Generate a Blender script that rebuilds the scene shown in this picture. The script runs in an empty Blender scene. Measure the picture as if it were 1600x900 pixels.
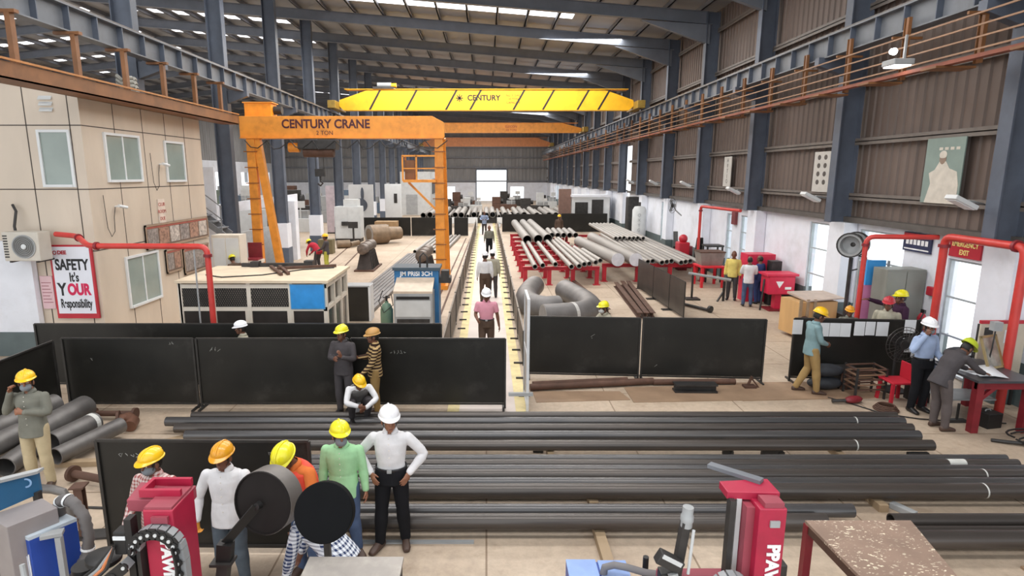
import bpy, bmesh, math, random
from mathutils import Vector, Matrix, Quaternion
random.seed(7)
S = bpy.context.scene
COL = S.collection
# ------------------------------------------------------------------ camera, sky, lights, exposure
FPX, HCAM = 930.0, 4.35
PITCH = math.atan(178 / FPX)
cam_d = bpy.data.cameras.new('camera'); cam = bpy.data.objects.new('camera', cam_d); COL.objects.link(cam)
cam.location = (0, 0, HCAM); cam.rotation_euler = (math.pi / 2 - PITCH, 0, 0)
cam_d.sensor_width = 36; cam_d.lens = FPX / 1600 * 36; cam_d.shift_x = 40 / 1600
cam_d.clip_start = 0.05; cam_d.clip_end = 400
S.camera = cam
S.view_settings.view_transform = 'Standard'; S.view_settings.look = 'None'
S.view_settings.gamma = 1; S.view_settings.use_curve_mapping = False
S.view_settings.exposure = 0.36
S.cycles.max_bounces = 6; S.cycles.diffuse_bounces = 4; S.cycles.glossy_bounces = 3
S.cycles.transparent_max_bounces = 8; S.cycles.caustics_reflective = False; S.cycles.caustics_refractive = False
W = bpy.data.worlds.new('sky'); S.world = W; W.use_nodes = True
bg = W.node_tree.nodes['Background']; bg.inputs[0].default_value = (0.93, 0.97, 1.0, 1); bg.inputs[1].default_value = 1.5

def area(name, loc, sx, sy, power, rot=(0, 0, 0), col=(1, .97, .93)):
    d = bpy.data.lights.new(name, 'AREA'); d.shape = 'RECTANGLE'; d.size = sx; d.size_y = sy
    d.energy = power; d.color = col
    o = bpy.data.objects.new(name, d); COL.objects.link(o); o.location = loc; o.rotation_euler = rot
    return o
# daylight that falls through the rows of roof lights down the length of the hall
for k, y in enumerate((4.3, 12.5, 22, 33, 44, 56, 70, 86)):
    area('skylight_daylight', (-0.5, y, 11.2), 15, 2.0, (620, 620, 1100, 1500, 1500, 1500, 1500, 1500)[k], col=(1, .98, .95))
for k, y in enumerate((26, 42, 60, 80)):
    area('skylight_daylight', (-22, y, 12.0), 14, 2.0, 1300, col=(1, .98, .95))
# daylight through the openings in the right wall
for y, z, w in ((12.45, 1.6, 1.0), (15.2, 1.9, 1.7), (17.8, 1.9, 1.5), (23.2, 1.9, 1.5), (33.5, 1.9, 1.5), (43, 3, 2)):
    area('window_daylight', (10.45, y, z), 2.0, w, 130, rot=(0, -math.pi / 2, 0), col=(.93, .97, 1))

# ------------------------------------------------------------------ helpers
def lin(h):
    v = [int(h[i:i + 2], 16) / 255 for i in (0, 2, 4)]
    return tuple(c / 12.92 if c <= .04045 else ((c + .055) / 1.055) ** 2.4 for c in v)
MC = {}
def M(name, hexc=None, rough=.6, metal=0, var=.12, scale=5, bump=0, dirt=None, dirt_amt=.45, dirt_scale=1.3, dirt_lo=.5, stretch=None, spec=.5, emit=0, coat=0):
    if name in MC: return MC[name]
    m = bpy.data.materials.new(name); m.use_nodes = True; nt = m.node_tree; N = nt.nodes; L = nt.links
    b = N['Principled BSDF']; c = lin(hexc)
    b.inputs['Roughness'].default_value = rough; b.inputs['Metallic'].default_value = metal
    b.inputs['Specular IOR Level'].default_value = spec
    b.inputs['Coat Weight'].default_value = coat
    tc = N.new('ShaderNodeTexCoord'); mp = N.new('ShaderNodeMapping'); L.new(tc.outputs['Object'], mp.inputs[0])
    if stretch: mp.inputs['Scale'].default_value = stretch
    nz = N.new('ShaderNodeTexNoise'); nz.inputs['Scale'].default_value = scale; nz.inputs['Detail'].default_value = 5
    L.new(mp.outputs[0], nz.inputs['Vector'])
    mx = N.new('ShaderNodeMix'); mx.data_type = 'RGBA'
    mx.inputs[6].default_value = tuple(max(0, k * (1 - var)) for k in c) + (1,)
    mx.inputs[7].default_value = tuple(min(1, k * (1 + var)) for k in c) + (1,)
    rp = N.new('ShaderNodeValToRGB'); rp.color_ramp.elements[0].position = .3; rp.color_ramp.elements[1].position = .7
    L.new(nz.outputs[0], rp.inputs[0]); L.new(rp.outputs[0], mx.inputs[0]); out = mx.outputs[2]
    if dirt:
        n2 = N.new('ShaderNodeTexNoise'); n2.inputs['Scale'].default_value = dirt_scale; n2.inputs['Detail'].default_value = 8; n2.inputs['Roughness'].default_value = .65
        L.new(mp.outputs[0], n2.inputs['Vector'])
        r2 = N.new('ShaderNodeValToRGB'); r2.color_ramp.elements[0].position = dirt_lo; r2.color_ramp.elements[1].position = min(1, dirt_lo + .2)
        r2.color_ramp.elements[1].color = (dirt_amt,) * 3 + (1,)
        L.new(n2.outputs[0], r2.inputs[0])
        m2 = N.new('ShaderNodeMix'); m2.data_type = 'RGBA'; m2.inputs[7].default_value = lin(dirt) + (1,)
        L.new(r2.outputs[0], m2.inputs[0]); L.new(out, m2.inputs[6]); out = m2.outputs[2]
    L.new(out, b.inputs['Base Color'])
    if bump:
        bp = N.new('ShaderNodeBump'); bp.inputs['Strength'].default_value = bump; bp.inputs['Distance'].default_value = .02
        L.new(nz.outputs[0], bp.inputs['Height']); L.new(bp.outputs[0], b.inputs['Normal'])
    if emit:
        b.inputs['Emission Color'].default_value = c + (1,); b.inputs['Emission Strength'].default_value = emit
    MC[name] = m
    return m
def glass(name='window_glass', tint='fafcfc', alpha=.93):
    if name in MC: return MC[name]
    m = bpy.data.materials.new(name); m.use_nodes = True; nt = m.node_tree; N = nt.nodes; L = nt.links
    N.remove(N['Principled BSDF']); o = N['Material Output']
    t = N.new('ShaderNodeBsdfTransparent'); t.inputs[0].default_value = lin(tint) + (1,)
    g = N.new('ShaderNodeBsdfGlossy'); g.inputs['Roughness'].default_value = .05; g.inputs[0].default_value = (.8, .85, .85, 1)
    mx = N.new('ShaderNodeMixShader'); mx.inputs[0].default_value = 1 - alpha
    L.new(t.outputs[0], mx.inputs[1]); L.new(g.outputs[0], mx.inputs[2]); L.new(mx.outputs[0], o.inputs[0])
    MC[name] = m
    return m

def T(o, label=None, cat=None, group=None, kind=None):
    if label: o['label'] = label
    if cat: o['category'] = cat
    if group: o['group'] = group
    if kind: o['kind'] = kind
    return o
def E(name, loc, rot=0, label=None, cat=None, group=None, kind=None):
    o = bpy.data.objects.new(name, None); COL.objects.link(o); o.location = loc; o.empty_display_size = .1
    o.rotation_euler = rot if isinstance(rot, tuple) else (0, 0, rot)
    return T(o, label, cat, group, kind)
def dup(root, loc=None, rot=None, label=None, group=None):
    r = root.copy(); COL.objects.link(r)
    if loc is not None: r.location = loc
    if rot is not None: r.rotation_euler = rot if isinstance(rot, tuple) else (0, 0, rot)
    if label: r['label'] = label
    if group: r['group'] = group
    def rec(a, b):
        for ch in list(a.children):
            c = ch.copy(); COL.objects.link(c); c.parent = b; rec(ch, c)
    rec(root, r)
    return r
def G(px, py, Z=0.0):
    t = math.atan((py - 450) / FPX) + PITCH; h = HCAM - Z; Y = h / math.tan(t); z = Y * math.cos(PITCH) + h * math.sin(PITCH)
    return ((px - 760) * z / FPX, Y)
def ZY(px, py, Y):
    t = math.atan((py - 450) / FPX) + PITCH; h = Y * math.tan(t); z = Y * math.cos(PITCH) + h * math.sin(PITCH)
    return ((px - 760) * z / FPX, HCAM - h)
ORD = ['nearest', 'second nearest', 'third nearest', 'fourth nearest', 'fifth nearest', 'sixth nearest', 'seventh nearest', 'eighth nearest', 'ninth nearest', 'tenth nearest'] + ['%dth nearest' % k for k in range(11, 40)]
NTH = ['first', 'second', 'third', 'fourth', 'fifth', 'sixth', 'seventh', 'eighth', 'ninth', 'tenth', 'eleventh', 'twelfth', 'thirteenth', 'fourteenth', 'fifteenth', 'sixteenth', 'seventeenth', 'eighteenth', 'nineteenth', 'twentieth'] + ['%dth' % k for k in range(21, 40)]
V = Vector
class B:
    def __init__(s, org=(0, 0, 0), rz=0): s.bm = bmesh.new(); s.org = V(org); s.rz = rz; s.X = None
    def _v(s, p):
        p = V(p)
        if s.X is not None: p = s.X @ p
        return s.bm.verts.new(p)
    def hexa(s, P):
        v = [s._v(p) for p in P]
        for f in ((0, 3, 2, 1), (4, 5, 6, 7), (0, 1, 5, 4), (1, 2, 6, 5), (2, 3, 7, 6), (3, 0, 4, 7)): s.bm.faces.new([v[i] for i in f])
        return s
    def box(s, x0, x1, y0, y1, z0, z1):
        return s.hexa([(x0, y0, z0), (x1, y0, z0), (x1, y1, z0), (x0, y1, z0), (x0, y0, z1), (x1, y0, z1), (x1, y1, z1), (x0, y1, z1)])
    def obox(s, c, sz, R=None):
        c = V(c); R = R or Matrix.Identity(3); hx, hy, hz = (k / 2 for k in sz)
        return s.hexa([c + R @ V(p) for p in ((-hx, -hy, -hz), (hx, -hy, -hz), (hx, hy, -hz), (-hx, hy, -hz), (-hx, -hy, hz), (hx, -hy, hz), (hx, hy, hz), (-hx, hy, hz))])
    def bar(s, p0, p1, w, h=None, up=(0, 0, 1)):
        h = w if h is None else h; p0, p1 = V(p0), V(p1); d = (p1 - p0).normalized(); u = V(up)
        if abs(d.dot(u)) > .95: u = V((0, 1, 0))
        a = d.cross(u).normalized() * w / 2; b = a.cross(d).normalized() * h / 2
        return s.hexa([p0 - a - b, p0 + a - b, p1 + a - b, p1 - a - b, p0 - a + b, p0 + a + b, p1 + a + b, p1 - a + b])
    def tube(s, pts, r, seg=10, caps=True, flat=1.0, side=None):
        pts = [V(p) for p in pts]; n = len(pts); rs = list(r) if isinstance(r, (list, tuple)) else [r] * n
        rings = []; prev = None
        for i, p in enumerate(pts):
            d = (pts[min(i + 1, n - 1)] - pts[max(i - 1, 0)])
            d = d.normalized() if d.length > 1e-9 else V((0, 0, 1))
            if prev is None:
                u = V(side) if side else (V((0, 0, 1)) if abs(d.z) < .9 else V((0, 1, 0)))
            else: u = prev
            u = (u - d * u.dot(d)).normalized(); prev = u; w = d.cross(u)
            rings.append([s._v(p + u * math.cos(2 * math.pi * k / seg) * rs[i] * flat + w * math.sin(2 * math.pi * k / seg) * rs[i]) for k in range(seg)])
        for a, b in zip(rings, rings[1:]):
            for k in range(seg): s.bm.faces.new((a[k], a[(k + 1) % seg], b[(k + 1) % seg], b[k]))
        if caps: s.bm.faces.new(rings[0][::-1]); s.bm.faces.new(rings[-1])
        return s
    def pipe(s, p0, p1, r, wall=.012, seg=20):       # a hollow pipe with wall thickness
        p0, p1 = V(p0), V(p1); d = (p1 - p0).normalized(); u = V((0, 0, 1)) if abs(d.z) < .9 else V((0, 1, 0))
        u = (u - d * u.dot(d)).normalized(); w = d.cross(u); ri = r - wall; R = []
        for p, q in ((p0, r), (p1, r), (p1, ri), (p0, ri)):
            R.append([s._v(p + (u * math.cos(2 * math.pi * k / seg) + w * math.sin(2 * math.pi * k / seg)) * q) for k in range(seg)])
        for a, b in ((0, 1), (1, 2), (2, 3), (3, 0)):
            for k in range(seg): s.bm.faces.new((R[a][k], R[a][(k + 1) % seg], R[b][(k + 1) % seg], R[b][k]))
        return s
    def ell(s, c, r, R=None, seg=14, rg=8, z0=-1.0):
        c = V(c); r = (r, r, r) if isinstance(r, (int, float)) else r; R = R or Matrix.Identity(3); rows = []
        t0 = math.asin(max(-1, z0))
        for j in range(rg + 1):
            t = t0 + (math.pi / 2 - t0) * j / rg
            if j == rg: rows.append([s._v(c + R @ V((0, 0, r[2])))]); continue
            if j == 0 and z0 <= -1: rows.append([s._v(c + R @ V((0, 0, -r[2])))]); continue
            rows.append([s._v(c + R @ V((r[0] * math.cos(t) * math.cos(2 * math.pi * k / seg), r[1] * math.cos(t) * math.sin(2 * math.pi * k / seg), r[2] * math.sin(t)))) for k in range(seg)])
        for a, b in zip(rows, rows[1:]):
            for k in range(seg):
                if len(a) == 1: s.bm.faces.new((a[0], b[(k + 1) % seg], b[k]))
                elif len(b) == 1: s.bm.faces.new((a[k], a[(k + 1) % seg], b[0]))
                else: s.bm.faces.new((a[k], a[(k + 1) % seg], b[(k + 1) % seg], b[k]))
        if len(rows[0]) > 1: s.bm.faces.new(rows[0][::-1])
        return s
    def lathe(s, prof, p0, axis=(0, 0, 1), seg=24):
        p0 = V(p0); d = V(axis).normalized(); u = V((0, 0, 1)) if abs(d.z) < .9 else V((0, 1, 0))
        u = (u - d * u.dot(d)).normalized(); w = d.cross(u); rows = []
        for r, z in prof:
            if r < 1e-6: rows.append([s._v(p0 + d * z)])
            else: rows.append([s._v(p0 + d * z + (u * math.cos(2 * math.pi * k / seg) + w * math.sin(2 * math.pi * k / seg)) * r) for k in range(seg)])
        for a, b in zip(rows, rows[1:]):
            for k in range(seg):
                k2 = (k + 1) % seg
                if len(a) == 1 and len(b) == 1: continue
                if len(a) == 1: s.bm.faces.new((a[0], b[k2], b[k]))
                elif len(b) == 1: s.bm.faces.new((a[k], a[k2], b[0]))
                else: s.bm.faces.new((a[k], a[k2], b[k2], b[k]))
        return s
    def prism(s, poly, f, a0, a1):      # poly of 2-D points, f(u, v, a) gives the 3-D point
        A = [s._v(f(u, v, a0)) for u, v in poly]; C = [s._v(f(u, v, a1)) for u, v in poly]; n = len(poly)
        s.bm.faces.new(A[::-1]); s.bm.faces.new(C)
        for k in range(n): s.bm.faces.new((A[k], A[(k + 1) % n], C[(k + 1) % n], C[k]))
        return s
    def sheet(s, rows):                 # grid of points
        R = [[s._v(p) for p in r] for r in rows]
        for a, b in zip(R, R[1:]):
            for k in range(len(a) - 1): s.bm.faces.new((a[k], a[k + 1], b[k + 1], b[k]))
        return s
    def ibeam(s, p0, p1, w, h, tf=.02, tw=.012, up=(0, 0, 1)):   # w flange width, h depth along up
        p0, p1, u = V(p0), V(p1), V(up); d = (p1 - p0).normalized(); u = (u - d * u.dot(d)).normalized()
        s.bar(p0 + u * (h - tf) / 2, p1 + u * (h - tf) / 2, w, tf, up=u); s.bar(p0 - u * (h - tf) / 2, p1 - u * (h - tf) / 2, w, tf, up=u)
        s.bar(p0, p1, tw, h - tf * 1.9, up=u)
        return s
    def out(s, name, mat, parent=None, smooth=False, bevel=0, label=None, cat=None, group=None, kind=None, solid=0, fix=True):
        bm = s.bm
        if s.org.length: bmesh.ops.translate(bm, verts=bm.verts, vec=-s.org)
        if s.rz: bmesh.ops.rotate(bm, verts=bm.verts, cent=(0, 0, 0), matrix=Matrix.Rotation(-s.rz, 3, 'Z'))
        if bevel:
            bmesh.ops.bevel(bm, geom=[e for e in bm.edges], offset=bevel, segments=2, affect='EDGES', profile=.5, clamp_overlap=True)
        if fix: bmesh.ops.recalc_face_normals(bm, faces=bm.faces)
        me = bpy.data.meshes.new(name); bm.to_mesh(me); bm.free()
        if smooth:
            me.polygons.foreach_set('use_smooth', [True] * len(me.polygons))
            try: me.set_sharp_from_angle(angle=math.radians(42))
            except Exception: pass
        o = bpy.data.objects.new(name, me); COL.objects.link(o)
        for mm in (mat if isinstance(mat, (list, tuple)) else [mat]): me.materials.append(mm)
        if parent is None:
            if s.org.length: o.location = s.org
            if s.rz: o.rotation_euler = (0, 0, s.rz)
        else: o.parent = parent
        if solid:
            md = o.modifiers.new('thickness', 'SOLIDIFY'); md.thickness = solid
        return T(o, label, cat, group, kind)
def text(body, loc, rot, size, mat, parent=None, name='lettering', extrude=.003, align='CENTER', sx=1.0, bold=0):
    c = bpy.data.curves.new(name, 'FONT'); c.body = body; c.size = size; c.extrude = extrude; c.align_x = align; c.align_y = 'CENTER'; c.offset = bold
    o = bpy.data.objects.new(name, c); COL.objects.link(o)
    dg = bpy.context.evaluated_depsgraph_get(); me = bpy.data.meshes.new_from_object(o.evaluated_get(dg))
    bpy.data.objects.remove(o); bpy.data.curves.remove(c)
    o = bpy.data.objects.new(name, me); COL.objects.link(o); me.materials.clear(); me.materials.append(mat)
    o.location = loc; o.rotation_euler = rot; o.scale = (sx, 1, 1)
    if parent is not None: o.parent = parent
    return o
RX = math.pi / 2
# ------------------------------------------------------------------ materials
def floor_material():
    m = bpy.data.materials.new('concrete_floor'); m.use_nodes = True; nt = m.node_tree; N = nt.nodes; L = nt.links
    b = N['Principled BSDF']; tc = N.new('ShaderNodeTexCoord')
    def noise(sc, det=6, ro=.6):
        n = N.new('ShaderNodeTexNoise'); n.inputs['Scale'].default_value = sc; n.inputs['Detail'].default_value = det; n.inputs['Roughness'].default_value = ro
        L.new(tc.outputs['Object'], n.inputs['Vector']); return n
    def ramp(src, p0, c0, p1, c1):
        r = N.new('ShaderNodeValToRGB'); r.color_ramp.elements[0].position = p0; r.color_ramp.elements[1].position = p1
        r.color_ramp.elements[0].color = c0; r.color_ramp.elements[1].color = c1; L.new(src, r.inputs[0]); return r
    a = ramp(noise(.5).outputs[0], .35, lin('b3a08c') + (1,), .68, lin('cdbba6') + (1,))
    f = ramp(noise(9, 8, .7).outputs[0], .3, (.78,) * 3 + (1,), .65, (1,) * 3 + (1,))
    d = ramp(noise(1.7, 9, .7).outputs[0], .55, (1,) * 3 + (1,), .75, (.72, .66, .6, 1))
    def mul(x, y):
        q = N.new('ShaderNodeMix'); q.data_type = 'RGBA'; q.blend_type = 'MULTIPLY'; q.inputs[0].default_value = 1
        L.new(x, q.inputs[6]); L.new(y, q.inputs[7]); return q.outputs[2]
    bk = N.new('ShaderNodeTexBrick'); bk.inputs['Scale'].default_value = 1; bk.offset = 0
    bk.inputs['Brick Width'].default_value = 2.4; bk.inputs['Row Height'].default_value = 1.9; bk.inputs['Mortar Size'].default_value = .012
    bk.inputs['Color1'].default_value = (1, 1, 1, 1); bk.inputs['Color2'].default_value = (.93, .91, .89, 1); bk.inputs['Mortar'].default_value = (.5, .45, .4, 1)
    L.new(tc.outputs['Object'], bk.inputs['Vector'])
    L.new(mul(mul(mul(a.outputs[0], f.outputs[0]), d.outputs[0]), bk.outputs[0]), b.inputs['Base Color'])
    b.inputs['Roughness'].default_value = .62
    return m
m_floor = floor_material()
m_corr = M('brown_corrugated_sheet', '6c5d55', .55, .0, .16, 1.2, stretch=(1, 1, .25), dirt='463c37', dirt_amt=.4, dirt_scale=.6)
m_corrg = M('grey_corrugated_sheet', '8d8c8c', .6, 0, .14, 1.0, stretch=(1, 1, .3))
m_white = M('white_wall_paint', 'e3e6ee', .6, 0, .05, 2, dirt='b7b6b4', dirt_amt=.4, dirt_scale=.8)
m_dado = M('grey_green_dado', '5b6768', .5, 0, .12, 3)
m_steel = M('blue_grey_steel_paint', '545b68', .5, 0, .14, 2, dirt='40424a', dirt_amt=.4)
m_girder = M('grey_girder_paint', '6b6f75', .5, 0, .14, 2, dirt='4e4c4c', dirt_amt=.5)
m_roof = M('grey_roof_sheet', '8e8f92', .6, 0, .1, .8, stretch=(.3, 1, 1))
m_purlin = M('purlin_paint', '74767c', .5, 0, .1, 3)
m_orange = M('orange_paint', 'ea9836', .45, 0, .1, 3, dirt='8a4a1c', dirt_amt=.35, dirt_scale=2)
m_brown_orange = M('weathered_orange_paint', '7f5431', .55, 0, .2, 2, dirt='5a3a22', dirt_amt=.6, dirt_scale=1.5)
m_yellow = M('crane_yellow_paint', 'f0b31e', .45, 0, .08, 2, dirt='a5741a', dirt_amt=.3, dirt_scale=1.5)
m_black = M('black_paint', '1b1a1a', .5, 0, .2, 4)
m_screen = M('black_screen_sheet', '23221f', .42, .25, .3, 1.6, dirt='4b4845', dirt_amt=.5, dirt_scale=1.4, dirt_lo=.56)
m_rust = M('rusty_steel', '5e4438', .7, .2, .3, 6, dirt='3a2a22', dirt_amt=.6, dirt_scale=3)
m_dark = M('dark_steel', '3c3a39', .5, .4, .25, 6)
m_grey = M('grey_machine_paint', '9c9e9f', .5, 0, .1, 3)
m_lgrey = M('light_grey_paint', 'c6c8c8', .5, 0, .08, 3)
m_red = M('red_paint', 'b82636', .42, 0, .12, 4, dirt='6a2026', dirt_amt=.4, dirt_scale=2)
m_redpipe = M('red_pipe_paint', 'c23a34', .4, 0, .12, 4)
m_dred = M('dark_red_paint', '7c2029', .5, 0, .15, 5)
m_wood = M('raw_timber', 'a18b6f', .7, 0, .18, 4, stretch=(1, .12, 1))
m_frame = M('white_window_frame', 'd9dcde', .4, 0, .04, 3)
m_glow = M('lamp_glow', 'ffffff', .4, emit=6)
m_skyl = M('translucent_roof_sheet', 'f6f8ff', .5, emit=2.2)
m_glass = glass()
m_textblack = M('black_lettering', '16161a', .5)
m_textwhite = M('white_lettering', 'efefef', .5)

# ------------------------------------------------------------------ room shell
XR, YB = 10.1, 100.0
B().box(-34, 10.4, -1.5, YB, -.3, 0).out('floor', m_floor, kind='structure')
COLS_R = [11.2 + 5.35 * k for k in range(17)]
COLS_L = [11.4 + 5.7 * k for k in range(16)]
# roof: two slopes with the ridge over the left bay; translucent strips alternate with grey sheet
def roofz(x): return 11.35 + .078 * (10.2 - x) if x > -22 else 11.35 + .078 * 32.2 - .1 * (-22 - x)
ceil = E('ceiling', (0, 0, 0), kind='structure')
SKY_Y = [(3.5, 5.0), (11.8, 13.3), (20.0, 21.2), (30.2, 31.1), (39.7, 40.5), (50.4, 51.2), (61.1, 61.9), (71.8, 72.6), (82.4, 83.2)]
LEFT_Y = [(36.5, 37.3), (41.9, 42.6), (47.3, 47.9), (52.7, 53.2)]
def roof_band(y0, y1, name, mat, xs):
    for x0, x1 in xs:
        z0, z1 = roofz(x0), roofz(x1)
        b = B(); n = max(1, int((y1 - y0) / .5)); 
        b.hexa([(x0, y0, z0), (x1, y0, z1), (x1, y1, z1), (x0, y1, z0), (x0, y0, z0 + .06), (x1, y0, z1 + .06), (x1, y1, z1 + .06), (x0, y1, z0 + .06)])
        b.out(name, mat, ceil)
prev = -1.5
ALLY = sorted(SKY_Y + LEFT_Y)
SEG = [(-11.5 - 1.45 * k - .75, -11.5 - 1.45 * k) for k in range(0, 7)] + [(-23.2 - 1.45 * k - .75, -23.2 - 1.45 * k) for k in range(0, 7)]
for a, c in ALLY:
    roof_band(prev, a, 'roof_sheet', m_roof, [(-22, 10.3), (-40, -22)])
    if (a, c) in LEFT_Y:
        roof_band(a, c, 'roof_sheet', m_roof, [(-11.5, 10.3), (-40, -34)]); ed = -11.5
        for x0, x1 in SEG:
            if x1 < ed - .01: roof_band(a, c, 'roof_sheet', m_roof, [(x1, ed)] if not (x1 < -22 < ed) else [(-22, ed), (x1, -22)])
            roof_band(a, c, 'skylight', m_skyl, [(x0, x1)]); ed = x0
        roof_band(a, c, 'roof_sheet', m_roof, [(-34, ed)]); prev = c
        continue
    roof_band(a, c, 'roof_sheet', m_roof, [(4.2, 10.3), (-11.5, -8.5), (-40, -34)])
    roof_band(a, c, 'skylight', m_skyl, [(-8.5, 4.2), (-20.5, -11.5), (-32, -22.5)])
    roof_band(a, c, 'roof_sheet', m_roof, [(-22.5, -20.5), (-34, -32)])
    prev = c
roof_band(prev, YB + .3, 'roof_sheet', m_roof, [(-22, 10.3), (-40, -22)])
x = 9.2
while x > -33:
    if abs(x + 22) > .5:
        z = roofz(x) - .11
        B().box(x - .03, x + .03, -1.5, YB, z - .1, z + .1).box(x - .03, x + .08, 8, YB, z - .1, z - .085).out('purlin', m_purlin, ceil)
    x -= 1.45
for y in COLS_R:
    y2 = y
    b = B()
    for xa, xb in ((-9.5, 9.7), (-22, -9.5), (-33.8, -22)):
        za, zb = roofz(xa) - .24, roofz(xb) - .24
        d = .5
        for dz0, dz1, w in ((-.02, 0, .22), (-d, -d + .025, .22), (-d, 0, .014)):
            b.hexa([(xa, y2 - w / 2, za + dz0), (xb, y2 - w / 2, zb + dz0), (xb, y2 + w / 2, zb + dz0), (xa, y2 + w / 2, za + dz0),
                    (xa, y2 - w / 2, za + dz1), (xb, y2 - w / 2, zb + dz1), (xb, y2 + w / 2, zb + dz1), (xa, y2 + w / 2, za + dz1)])
    z = roofz(9.7) - .8                                   # haunch at the right column
    b.prism([(9.6, z - .75), (9.6, z + .05), (6.6, roofz(6.6) - .8)], lambda u, v, a: (u, a, v), y2 - .1, y2 + .1)
    b.out('rafter', M('rafter_paint', '6b7079', .5, 0, .1, 2), ceil)

# right wall: masonry with openings, corrugated sheet above
OPEN_R = [(12.0, 12.9, .02, 2.55), (14.3, 16.1, .5, 2.9), (17.0, 18.6, .5, 2.9), (22.3, 23.7, .75, 2.75), (24.5, 25.1, .6, 2.75),
          (33.0, 34.6, .6, 2.8), (38.6, 39.6, .6, 2.8), (49, 50.4, .6, 2.8), (54.5, 55.7, .6, 2.8), (60, 61.5, .6, 2.8), (65.4, 67, .6, 2.8), (71, 72.6, .6, 2.8), (77, 79, .6, 2.8), (84, 86, .6, 2.8)]
def wall_y(name, x0, x1, y0, y1, zt, opens, zs=.85):
    bw, bd = B(), B(); cur = y0
    def solid(a, c, z0, z1):
        if z0 < zs: bd.box(x0 - .006, x1, a, c, z0, min(z1, zs))
        if z1 > zs: bw.box(x0, x1, a, c, max(z0, zs), z1)
    for a, c, z0, z1 in sorted(opens):
        if a > cur: solid(cur, a, 0, zt)
        if z0 > .05: solid(a, c, 0, z0)
        if z1 < zt: solid(a, c, z1, zt)
        cur = c
    solid(cur, y1, 0, zt)
    w = bw.out(name, m_white, kind='structure'); bd.out('painted_dado', m_dado, w)
    return w
wall_y('wall_right', XR, XR + .25, -1.5, 42.5, 3.1, [o for o in OPEN_R if o[1] < 42])
wall_y('wall_right_far', XR, XR + .25, 44.2, YB, 3.1, [o for o in OPEN_R if o[0] > 44])
for i, (a, c, z0, z1) in enumerate(OPEN_R):
    fr = B(); t = .05
    fr.box(XR + .04, XR + .12, a, a + t, z0, z1).box(XR + .04, XR + .12, c - t, c, z0, z1).box(XR + .04, XR + .12, a + t, c - t, z1 - t, z1).box(XR + .04, XR + .12, a + t, c - t, z0, z0 + t)
    for k in (1, 2): fr.box(XR + .05, XR + .09, a + t, c - t, z0 + (z1 - z0) * k / 3 - .02, z0 + (z1 - z0) * k / 3 + .02)
    o = fr.out('window_%d' % (i + 1) if i else 'door_1', M('grey_window_frame', 'a9b0b4', .4), kind='structure')
    if i: B().box(XR + .062, XR + .068, a + t, c - t, z0 + t, z1 - t).out('window_pane', m_glass, o)
def corrugated(name, x, y0, y1, z0, z1, mat, pitch=.3, amp=.04, axis='y', kind='structure'):
    b = B(); pts = []; y = y0
    while y < y1:
        pts += [(y, 0), (y + pitch * .35, 0), (y + pitch * .45, amp), (y + pitch * .9, amp)]
        y += pitch
    pts = [p for p in pts if p[0] <= y1] + [(y1, 0)]
    if axis == 'y': b.sheet([[(x + d, t, z0) for t, d in pts], [(x + d, t, z1) for t, d in pts]])
    else: b.sheet([[(t, x + d, z0) for t, d in pts], [(t, x + d, z1) for t, d in pts]])
    return b.out(name, mat, kind=kind, solid=.012, fix=False)
corrugated('wall_right_upper', XR + .05, -1.5, 42.4, 3.1, 11.5, m_corr)
corrugated('wall_right_upper_far', XR + .05, 44.3, YB, 3.1, 11.5, m_corr, pitch=.5)
corrugated('wall_right_lintel', XR + .05, 42.4, 44.3, 6.3, 11.5, m_corr)
for i, z in enumerate((3.75, 5.2, 6.7, 8.6, 10.4)):
    B().box(XR - .14, XR + .04, -1.5, 42.4, z - .012, z + .012).box(XR - .14, XR - .125, -1.5, 42.4, z - .09, z + .09).out('trim_%d' % (i + 1), M('girt_paint', '6d655f', .5), kind='structure')
    B().box(XR - .14, XR - .125, 44.3, YB, z - .09, z + .09).out('trim_%d' % (i + 11), MC['girt_paint'], kind='structure')
B().box(XR - .22, XR + .3, -1.5, 42.4, 3.06, 3.2).out('trim_6', M('ledge_paint', '55504c', .6, 0, .2, 3), kind='structure')
B().box(XR - .22, XR + .3, 44.3, YB, 3.06, 3.2).out('trim_7', MC['ledge_paint'], kind='structure')

# end wall with the bright doorway
bw = B()
for x0, x1, z0, z1 in ((-34, -15, 0, 3), (-13, -9, 0, 3), (-5.2, -1.6, 0, 3), (3.3, 4.0, 0, 3), (6.2, 10.3, 0, 3), (-9, -5.2, 2.3, 3), (4.0, 6.2, 2.3, 3), (-15, -13, 2.3, 3)): bw.box(x0, x1, YB, YB + .3, z0, z1)
bw.out('wall_back', m_white, kind='structure')
corrugated('wall_back_left', YB + .05, -40, -1.6, 3, 14.5, m_corrg, .6, .05, 'x'); corrugated('wall_back_right', YB + .05, 3.3, 10.3, 3, 12.2, m_corrg, .6, .05, 'x')
corrugated('wall_back_top', YB + .05, -1.6, 3.3, 5.0, 13, m_corrg, .6, .05, 'x')
for i, z in enumerate((3.2, 5.4, 7, 8.6, 10.2)):
    B().box(-34, 10, YB - .2, YB - .05, z - .1, z + .1).out('trim_%d' % (i + 20), m_purlin, kind='structure')
door = B().box(-1.75, -1.6, YB - .15, YB + .1, 0, 5.1).box(3.3, 3.45, YB - .15, YB + .1, 0, 5.1).box(-1.6, 3.3, YB - .15, YB + .1, 5.0, 5.3).out('door_2', m_steel, kind='structure')
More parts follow.
